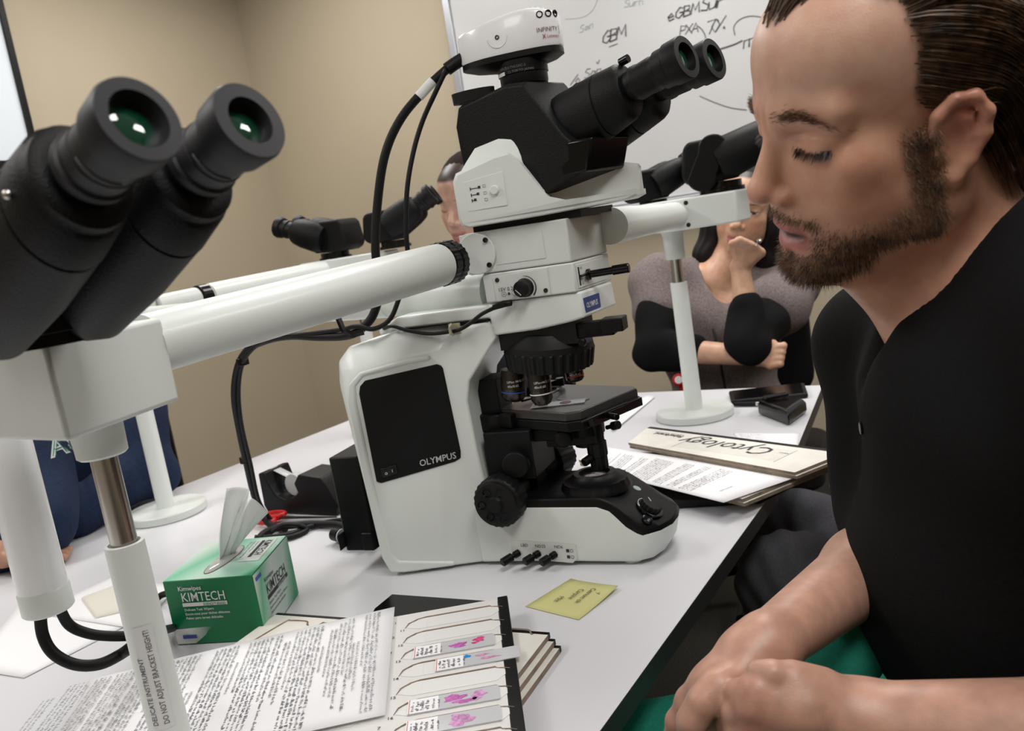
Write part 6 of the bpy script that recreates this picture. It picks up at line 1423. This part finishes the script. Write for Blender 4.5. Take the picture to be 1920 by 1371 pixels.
# ------------------------------------------------------------------ the other people
def frame(fwd, up):
    f = np.array(fwd, float); f /= np.linalg.norm(f); u = np.array(up, float); u = u-f*(u@f); u /= np.linalg.norm(u); return np.stack([np.cross(f, u), f, u], 1)
def colour_head(V, R, t, base, lip=(.36, .10, .10), hairc=(.02, .012, .01), hm=None):
    L = (V-t)@R; nh = (np.linalg.norm(L, axis=1) < .16).astype(float); col = np.tile(np.array(base), (len(V), 1))
    col = tint(col, nh*lipmask(L)*.85, lip); cy_ = np.array(base)*np.array([1.0, .75, .7])
    for s in (-1, 1): col = tint(col, nh*.5*gauss(L, (s*.043, .06, -.035), (.02, .04, .02)), cy_)
    if hm is not None: col = tint(col, nh*hm(L), hairc)
    return col, L, nh
def eyes(L, nh, col, V, N, Fq, par, R, openf=0):
    bw = sum(np.exp(-(((L[:, 0]-s*.031)/.0155)**2)**1.5)*np.exp(-((L[:, 2]-.0215)/.0024)**2) for s in (-1, 1))*nh*(L[:, 1] > .05); col = tint(col, bw*.9, (.03, .018, .012))
    lw = sum(np.exp(-((L[:, 2]-((-.0065 if not openf else .0025)+9*(1 if not openf else -.6)*(L[:, 0]-s*.0345)**2))/.0014)**2)*(np.abs(L[:, 0]-s*.0345) < .015) for s in (-1, 1))*nh*(L[:, 1] > .055)
    col = tint(col, lw, (.01, .007, .006))
    if openf:
        for s in (-1, 1):
            col = tint(col, nh*(((L[:, 0]-s*.0345)/.0125)**2+((L[:, 2]+.0015)/.0042)**2 < 1)*(L[:, 1] > .055), (.55, .50, .47)); col = tint(col, nh*(((L[:, 0]-s*.0345)/.0052)**2+((L[:, 2]+.0012)/.0044)**2 < 1)*(L[:, 1] > .055), (.012, .008, .006))
    return col
# --- woman in the grey cardigan
tW = DP(1398, 388, 2.30); RW_ = frame((-.22, -.96, -.10), (.27, 0, .96)); nW = DP(1352, 520, 2.36)
S = Sdf(); WW = head_sdf(S, RW_, tW, .97, 1, nW, 0, nr=.052)
sA_, sB_ = DP(1235, 525, 2.36), DP(1480, 540, 2.34); cW = DP(1350, 640, 2.36); bW = cW+np.array([0, .02, -.25])
S.ell(cW, (.13, .09, .16), None, .03); S.ell(bW, (.14, .11, .14), None, .04); S.cap(nW, sA_, .04, .045, .03); S.cap(nW, sB_, .04, .045, .03)
eA, hA = DP(1225, 655, 2.26), DP(1425, 668, 2.12); eB, hB = DP(1405, 640, 2.12), DP(1388, 500, 2.14)
S.cap(sA_, eA, .042, .036); S.cap(eA, hA, .036, .024); S.cap(sB_, eB, .042, .036); S.cap(eB, hB, .036, .023)
# left hand at the chin, knuckles bent, and right fist
kB = [DP(1400+9*i, 462+4*i, 2.11) for i in range(4)]
for i in range(4): S.cap(hB, kB[i], .021, .0115, .008); S.chain([kB[i], kB[i]+np.array([-.014, -.008, .018]), kB[i]+np.array([-.034, -.004, .012]), kB[i]+np.array([-.040, .012, -.004])], [.0105, .0095, .0088, .0075], .004)
S.chain([hB, DP(1380, 465, 2.12), DP(1384, 450, 2.12)], [.016, .011, .009], .006)
kA = [DP(1452-2*i, 652+11*i, 2.09) for i in range(4)]
for i in range(4): S.cap(hA, kA[i], .022, .012, .008); S.chain([kA[i], kA[i]+np.array([.020, -.005, .002]), kA[i]+np.array([.024, .020, .0])], [.0108, .0095, .0085], .003)
S.chain([hA, DP(1435, 650, 2.10), DP(1450, 643, 2.09)], [.015, .011, .009], .006)
V, Fq = S.mesh(.0034); V = smooth_mesh(V, Fq, 1); N = vnormals(V, Fq)
def hmW(L): return np.clip(np.maximum(sstep(L[:, 2], .082, .09)*(1-sstep(L[:, 1], .07, .08)), sstep(.012-L[:, 1], -.004, .006)*(L[:, 2] > -.04)), 0, 1)
col, L, nh = colour_head(V, RW_, tW, (.62, .36, .24), hm=hmW); col = eyes(L, nh, col, V, N, Fq, None, RW_, 1)
wom = npmesh('person', V, Fq, 'skin', None, col, origin=(bW[0], bW[1], .45)); tag(wom, 'long-haired woman in a grey-pink cardigan behind the right post, chin on her hand', 'person')
M['cardigan'] = clothmat('heather_cardigan', (.20, .165, .16), .35, 700, wv=260)
S = Sdf(); S.ell(cW, (.165, .125, .19), None, .03); S.ell(bW, (.18, .15, .20), None, .05); S.cap(nW+np.array([0, .03, -.02]), sA_, .055, .072, .04); S.cap(nW+np.array([0, .03, -.02]), sB_, .055, .075, .04)
S.cap(sA_, sA_+(eA-sA_)*.45, .070, .068, .03); S.cap(sB_, sB_+(eB-sB_)*.40, .074, .085, .03)
S.cap(nW+np.array([0, -.06, -.0]), nW+np.array([.02, -.14, -.05]), .04, .02, .02, True); S.ell(nW+np.array([0, -.02, .05]), (.052, .062, .07), None, .01, True)
Vs, Fs_ = S.mesh(.007); Ns = vnormals(Vs, Fs_); Vs = fold(Vs, Ns, .005, 24, 8); npmesh('cardigan', Vs, Fs_, 'cardigan', wom)
S = Sdf(); m1 = sB_*.55+eB*.45
S.cap(m1, eB, .060, .058); S.cap(eB, eB+(hB-eB)*.42, .056, .046); S.cap(sA_*.6+eA*.4, eA, .058, .056); S.cap(eA, eA+(hA-eA)*.35, .055, .048)
Vs, Fs_ = S.mesh(.006); Ns = vnormals(Vs, Fs_); Vs = fold(Vs, Ns, .004, 40, 9); npmesh('black_sleeves', Vs, Fs_, 'shirt_black', wom)
# long black hair
def cap_hair(S, R, t, sc_=1, k=.02):
    S.ell(R@np.array([0, -.028, .046])+t, np.array([.081, .100, .086])*sc_, R, k)
    S.ell(R@np.array([0, .075, .005])+t, np.array([.062, .065, .083])*sc_, R, .012, True)
S = Sdf(); cap_hair(S, RW_, tW)
for s_, q in ((1, [(.060, -.01, .02), (.078, .0, -.06), (.085, .02, -.14), (.080, .035, -.22)]), (-1, [(-.060, -.01, .02), (-.075, -.01, -.06), (-.085, -.01, -.14), (-.07, .0, -.20)])):
    pts = [RW_@np.array(p)+tW for p in q]; S.chain(pts, [.028, .030, .032, .020], .02)
pts = [RW_@np.array(p)+tW for p in ((0, -.08, 0), (0, -.085, -.10), (0, -.07, -.20))]; S.chain(pts, [.06, .06, .045], .03)
Vh, Fh = S.mesh(.005); Nh = vnormals(Vh, Fh); Lq = (Vh-tW)@RW_
Vh = Vh+Nh*(np.sin(np.arctan2(Lq[:, 0], Lq[:, 1]+.02)*46+np.sin(Lq[:, 2]*30)*1.5)*.0016)[:, None]; npmesh('hair', Vh, Fh, mat('matte_black_hair', (.006, .004, .004), .6, spec=.25, bump=.6, bscale=120), wom)
mb = MB(); rg = DP(1420, 455, 2.085); mb.lathe(Vector(rg), Vector((-.6, -.2, .7)), [(-.003, .0118), (0, .0128), (.003, .0118)], 20, cap=(0, 0)); mb.build('ring', 'steel', wom)
bd = DP(1272, 712, 2.20); mb = MB(); mb.lathe(Vector(bd), (.1, -1, .1), [(0, .016), (.005, .016), (.006, .013)], 24); bg = mb.build('badge_reel', mat('reel_red', (.55, .01, .015), .35), wom)
mb = MB(); mb.lathe(Vector(bd)+Vector((.0006, -.006, .0006)), (.1, -1, .1), [(0, .010), (.0008, .010)], 20); mb.build('reel_sticker', 'paper', bg)
mb = MB(); mb.box(Vector(bd)+Vector((.004, 0, -.028)), (.010, .004, .028)); mb.build('reel_strap', mat('reel_strap_red', (.45, .01, .015), .4), bg)
mb = MB(); mb.tube(smoothpath([Vector(nW)+Vector((-.05, -.08, -.03)), Vector(cW)+Vector((-.01, -.135, .02)), Vector(cW)+Vector((.0, -.15, -.12))], 6), .0035, 4, flat=.4); mb.build('lanyard', 'rubber', wom)
chair(bW[0]+.02, bW[1]+.08, -100, 'black office chair behind the woman in the cardigan', .47)
# --- woman looking into the rear head
t2 = DP(882, 374, 2.28); R2 = frame((-.36, -.90, -.22), (.05, 0, 1)); n2 = DP(890, 500, 2.40)
S = Sdf(); head_sdf(S, R2, t2, .97, 1, n2, 0, nr=.052); c2 = n2+np.array([.0, .03, -.28]); b2 = c2+np.array([0, .10, -.26])
a2, a3 = n2+np.array([-.15, -.02, -.10]), n2+np.array([.145, .03, -.10])
S.ell(c2, (.13, .09, .16), None, .03); S.ell(b2, (.13, .11, .14), None, .04); S.cap(n2, a2, .04, .042, .03); S.cap(n2, a3, .04, .042, .03)
l1, l2 = a2+np.array([.0, -.03, -.20]), a3+np.array([-.0, -.03, -.20]); S.cap(a2, l1, .042, .035); S.cap(a3, l2, .042, .035)
h1, h2 = c2+np.array([-.04, -.20, -.045]), c2+np.array([.05, -.20, -.045]); S.cap(l1, h1, .034, .024); S.cap(l2, h2, .034, .024)
for hh, sx in ((h1, 1), (h2, -1)):
    for i in range(4): S.cap(hh, hh+np.array([sx*.045, -.03+.014*i, .0]), .020, .010, .006); S.cap(hh+np.array([sx*.045, -.03+.014*i, 0]), hh+np.array([sx*.075, -.035+.014*i, -.012]), .0095, .0078, .003)
    S.cap(hh, hh+np.array([sx*.03, -.045, .012]), .016, .0088, .006)
V, Fq = S.mesh(.0034); V = smooth_mesh(V, Fq, 1); N = vnormals(V, Fq)
def hm2(L): return np.clip(np.maximum(sstep(L[:, 2], .066, .074)*(1-sstep(L[:, 1], .085, .09)), sstep(.014-L[:, 1], -.004, .006)*(L[:, 2] > -.04)), 0, 1)
col, L, nh = colour_head(V, R2, t2, (.56, .33, .25), hm=hm2, hairc=(.03, .015, .01)); col = eyes(L, nh, col, V, N, Fq, None, R2, 0)
w2 = npmesh('person', V, Fq, 'skin', None, col, origin=(b2[0], b2[1], .45)); tag(w2, 'dark-haired woman with eyes closed at a rear eyepiece, half hidden behind the microscope', 'person')
S = Sdf(); S.ell(R2@np.array([0, -.028, .040])+t2, (.080, .100, .086), R2, .02); S.ell(R2@np.array([0, .078, -.010])+t2, (.066, .062, .083), R2, .008, True); S.chain([R2@np.array(p)+t2 for p in ((0, -.09, .02), (0, -.115, -.02), (0, -.10, -.06))], [.04, .04, .02], .02)
Vh, Fh = S.mesh(.005); Nh = vnormals(Vh, Fh); Lq = (Vh-t2)@R2; Vh = Vh+Nh*(np.sin(Lq[:, 0]*420)*.0010)[:, None]; npmesh('hair', Vh, Fh, mat('matte_dark_hair', (.018, .009, .006), .85, spec=.15, bump=.6, bscale=120), w2)
S = Sdf(); S.ell(c2, (.15, .115, .19), None, .03); S.ell(b2, (.15, .13, .18), None, .04); S.cap(n2+np.array([0, .02, -.06]), a2, .05, .056, .04); S.cap(n2+np.array([0, .02, -.06]), a3, .05, .056, .04); S.cap(a2, l1, .055, .048); S.cap(a3, l2, .055, .048); S.cap(l1, l1*.3+h1*.7, .047, .036); S.cap(l2, l2*.3+h2*.7, .047, .036)
Vs, Fs_ = S.mesh(.008); Ns = vnormals(Vs, Fs_); Vs = fold(Vs, Ns, .004, 24, 12); npmesh('sweater', Vs, Fs_, clothmat('dark_sweater', (.02, .02, .025)), w2)
chair(b2[0]-.03, b2[1]+.06, -100, 'black office chair behind the woman at the rear eyepiece', .47, .30)
# --- person in the navy hoodie
t3 = DP(60, 500, 1.95); R3 = frame((.55, -.80, -.30), (0, 0, 1)); n3 = DP(95, 640, 2.02)
S = Sdf(); head_sdf(S, R3, t3, 1, 0, n3, 0); c3 = DP(125, 850, 2.02); b3 = np.array([c3[0]-.03, c3[1]+.03, .72])
a4, a5 = DP(228, 720, 2.00), DP(-70, 780, 1.88); l4, l5 = DP(285, 900, 1.86), DP(-30, 1010, 1.60); h4, h5 = DP(150, 955, 1.70), DP(10, 1060, 1.52)
l4[2] = l5[2] = TZ+.068; h4[2] = h5[2] = TZ+.040; S.ell(c3, (.12, .10, .17), None, .03); S.ell(b3, (.13, .12, .14), None, .04); S.cap(n3, a4, .05, .045, .03); S.cap(n3, a5, .05, .045, .03); S.cap(a4, l4, .045, .038); S.cap(l4, h4, .038, .026); S.cap(a5, l5, .045, .038); S.cap(l5, h5, .038, .026)
for hh, dx in ((h4, np.array([-.04, -.035, -.01])), (h5, np.array([.05, .03, -.012]))):
    pr_ = np.array([dx[1], -dx[0], 0])/np.linalg.norm(dx[:2])
    for i in range(4): q = hh+dx+pr_*(.015*(i-1.5)); S.cap(hh, q, .022, .0105, .006); S.cap(q, q+dx*.7+np.array([0, 0, -.006]), .0100, .0082, .003)
    S.cap(hh, hh+dx*.5+pr_*.042, .018, .0095, .006)
V, Fq = S.mesh(.0045); V = smooth_mesh(V, Fq, 1)
def hm3(L): return np.clip(np.maximum(sstep(L[:, 2], .07, .08), sstep(.016-L[:, 1], -.004, .006)*(L[:, 2] > -.04)), 0, 1)
col, L, nh = colour_head(V, R3, t3, (.45, .24, .16), hm=hm3)
p3_ = npmesh('person', V, Fq, 'skin', None, col, origin=(b3[0], b3[1], .45)); tag(p3_, 'person in a navy hoodie leaning on the table, head behind the near eyepieces', 'person')
S = Sdf(); S.ell(R3@np.array([0, -.028, .046])+t3, (.080, .100, .082), R3, .02); S.ell(R3@np.array([0, .078, -.004])+t3, (.066, .062, .083), R3, .008, True); Vh, Fh = S.mesh(.006); npmesh('hair', Vh, Fh, 'hair_dark_brown', p3_)
M['navy'] = clothmat('navy_fleece', (.012, .022, .055), .2, 500, wv=120)
S = Sdf(); S.ell(c3, (.18, .15, .22), None, .03); S.ell(b3, (.18, .16, .20), None, .05); S.cap(n3+np.array([0, .02, -.06]), a4, .08, .075, .05); S.cap(n3+np.array([0, .02, -.06]), a5, .08, .075, .05)
S.cap(a4, l4, .078, .064, .02); S.cap(l4, h4, .062, .045, .02); S.cap(a5, l5, .078, .066, .02); S.cap(l5, l5*.35+h5*.65, .064, .046, .02); q5 = DP(78, 1005, 1.56); q5[2] = TZ+.064; S.cap(DP(75, 860, 1.72), q5, .06, .060, .03)
S.chain([n3+np.array([-.10, .05, .0]), n3+np.array([0, .10, .01]), n3+np.array([.10, .03, -.01])], [.045, .055, .045], .03)
Vs, Fs_ = S.mesh(.008); Ns = vnormals(Vs, Fs_); Vs = fold(Vs, Ns, .007, 16, 21); Ns = vnormals(Vs, Fs_)
# rest the sleeves on the table top
ontab = np.array([(v[2] < TZ+.004) and (v[2] > TZ-.07) for v in Vs])
hood = npmesh('hoodie', Vs, Fs_, 'navy', p3_)
from mathutils.bvhtree import BVHTree
bv = BVHTree.FromPolygons([tuple(v) for v in Vs], [tuple(int(i) for i in f) for f in Fs_])
def wrap_text(par, name, s_, px, py, size, ang, mt, thick=.0):
    cu = bpy.data.curves.new('t', 'FONT'); cu.body = s_; cu.size = size; cu.fill_mode = 'NONE'; cu.bevel_depth = thick; cu.bevel_resolution = 0; cu.resolution_u = 3
    o = bpy.data.objects.new('t', cu); COL.objects.link(o); bpy.context.view_layer.update(); me = o.to_mesh(); Vt_ = [v.co.copy() for v in me.vertices]; Ft_ = [tuple(p.vertices) for p in me.polygons]; o.to_mesh_clear(); bpy.data.objects.remove(o); bpy.data.curves.remove(cu)
    out = []; c, s = math.cos(R_(ang)), math.sin(R_(ang)); last = None
    for v in Vt_:
        qx, qy = px+c*v.x+s*v.y, py-(-s*v.x+c*v.y)*1.0+0
        qx = px+c*v.x-s*-v.y*-1; qx = px+c*v.x-(-s)*-v.y*0; 
        qx = px+c*v.x - s*v.y; qy = py-(s*v.x+c*v.y)
        d_ = Vector(ray(qx, qy)).normalized(); hit = bv.ray_cast(Vector(CAM), d_)[0]
        if hit is None: hit = last if last is not None else Vector(CAM)+d_*1.8
        last = hit; out.append(hit-d_*(.002+v.z*.0004))
    mb = MB(); mb.add(out, Ft_); return mb.build(name, mt, par, smooth=0)
M['white_stitch'] = mat('white_stitching', (.55, .60, .58), .8); M['green_stitch'] = mat('green_stitching', (.02, .18, .10), .8)
wrap_text(hood, 'chest_lettering', 'AUG', 97, 858, 52, 18, 'white_stitch', 1.6); wrap_text(hood, 'chest_lettering_inner', 'AUG', 100, 855, 46, 18, 'green_stitch', 1.0)
# --- man at the right edge behind the bearded man
t4 = DP(1975, 190, 1.08); R4 = frame((-.93, .10, -.28), (-.1, 0, 1)); n4 = DP(1985, 380, 1.18)
S = Sdf(); head_sdf(S, R4, t4, 1.02, 0, n4, 0); c4 = n4+np.array([.02, .0, -.26]); b4 = c4+np.array([.03, 0, -.24])
a6, a7 = n4+np.array([0, .19, -.07]), n4+np.array([0, -.17, -.07]); l6, l7 = a6+np.array([-.10, .03, -.26]), a7+np.array([-.02, -.05, -.27]); h6, h7 = DP(1625, 868, 1.16), l7+np.array([-.20, .10, -.03])
S.ell(c4, (.10, .15, .16), None, .03); S.ell(b4, (.11, .14, .15), None, .04); S.cap(n4, a6, .05, .045, .03); S.cap(n4, a7, .05, .045, .03); S.cap(a6, l6, .045, .038); S.cap(l6, h6, .038, .027); S.cap(a7, l7, .045, .038); S.cap(l7, h7, .038, .027)
for i in range(4):
    q = DP(1598-3*i, 838+23*i, 1.15); S.cap(h6, q, .021, .0115, .006); S.chain([q, DP(1580-2*i, 835+25*i, 1.145), DP(1566, 838+24*i, 1.155)], [.0110, .0100, .0085], .003)
S.chain([h6, DP(1596, 835, 1.13), DP(1578, 822, 1.13)], [.018, .0125, .010], .006)
for i in range(4): q = h7+np.array([-.05, .02*(i-1.5), .0]); S.cap(h7, q, .02, .0105, .006); S.cap(q, q+np.array([-.03, 0, -.015]), .010, .0085, .003)
V, Fq = S.mesh(.0038); V = smooth_mesh(V, Fq, 1)
def hm4(L): return np.clip(sstep(.010-L[:, 1], -.004, .008)*(L[:, 2] > -.045)*.6+sstep(L[:, 2], .075, .09)*.4, 0, 1)
col, L, nh = colour_head(V, R4, t4, (.50, .25, .18), hm=hm4, hairc=(.05, .045, .04))
m4 = npmesh('person', V, Fq, 'skin', None, col, origin=(b4[0], b4[1], .45)); tag(m4, 'man with glasses and grey trousers, mostly hidden behind the bearded man', 'person')
S = Sdf(); S.ell(R4@np.array([0, -.030, .044])+t4, np.array([.079, .098, .085]), R4, .02); S.ell(R4@np.array([0, .070, -.020])+t4, (.090, .080, .110), R4, .008, True)
Vh, Fh = S.mesh(.006); npmesh('hair', Vh, Fh, hairmat('hair_grey', (.012, .012, .012), (.06, .055, .05)), m4)
W4 = lambda p: Vector(R4@np.array(p)+t4)
mb = MB()
for s in (-1, 1): mb.tube(smoothpath([W4((s*.064, .085, .008)), W4((s*.078, .03, .004)), W4((s*.081, -.012, .0)), W4((s*.079, -.028, -.022))], 6), .0016, 6); mb.tube([W4((s*.034+.026*math.cos(t), .096-.012*abs(math.cos(t)), -.002+.018*math.sin(t))) for t in [2*PI*k/24 for k in range(25)]], .0013, 6)
mb.build('glasses', 'black_gloss', m4)
S = Sdf(); S.ell(c4, (.125, .18, .19), None, .03); S.ell(b4, (.13, .17, .17), None, .04); S.cap(n4+np.array([0, .02, -.05]), a6, .06, .062, .04); S.cap(n4+np.array([0, -.02, -.05]), a7, .06, .062, .04); S.cap(a6, l6, .060, .052); S.cap(l6, l6*.55+h6*.45, .052, .044); S.cap(a7, l7, .060, .052); S.cap(l7, l7*.3+h7*.7, .05, .038)
Vs, Fs_ = S.mesh(.008); Ns = vnormals(Vs, Fs_); Vs = fold(Vs, Ns, .004, 22, 31); npmesh('shirt', Vs, Fs_, clothmat('dark_shirt', (.008, .008, .010)), m4)
M['grey_trousers'] = clothmat('grey_trousers', (.085, .084, .095), .15, 800)
S = Sdf(); k1, k2 = np.array([.065, 1.31, .60]), np.array([.10, 1.50, .605]); f1, f2 = np.array([k1[0]+.03, k1[1], .10]), np.array([k2[0]+.04, k2[1]+.04, .10])
S.ell(b4+np.array([0, 0, -.10]), (.14, .17, .12), None, .05); S.cap(b4+np.array([-.02, -.09, -.12]), k1, .090, .074, .04); S.cap(b4+np.array([-.02, .09, -.12]), k2, .090, .070, .04); S.cap(k1, f1, .072, .052, .04); S.cap(k2, f2, .068, .052, .04)
Vs, Fs_ = S.mesh(.007); Ns = vnormals(Vs, Fs_); Lk = Vs-k1; cr = np.exp(-(np.linalg.norm(Lk, axis=1)/.16)**2); Vs = fold(Vs, Ns, .003, 20, 33); Vs = Vs+Ns*(np.sin((Vs@np.array([.9, .1, .35]))*190+3*np.sin(Vs[:, 2]*22))*.0028*cr)[:, None]
npmesh('trousers', Vs, Fs_, 'grey_trousers', m4)
for f_ in (f1, f2):
    mb2 = MB(); mb2.loft([[Vector((f_[0]-.02+dx*k, f_[1]+dy*k2_, z)) for dx, dy in ((.06, -.042), (.06, .042), (-.10, .042), (-.17, .03), (-.19, 0), (-.17, -.03), (-.10, -.042))] for z, k, k2_ in ((.002, 1, 1), (.03, 1, 1), (.065, .75, .9), (.10, .40, .8))]); mb2.build('shoe', 'rubber', m4, bevel=.006)
chair(b4[0]+.03, b4[1], 175, 'black office chair under the man with glasses', .47)
chair(b3[0]-.03, b3[1]+.05, -60, 'black office chair behind the person in the navy hoodie', .47)
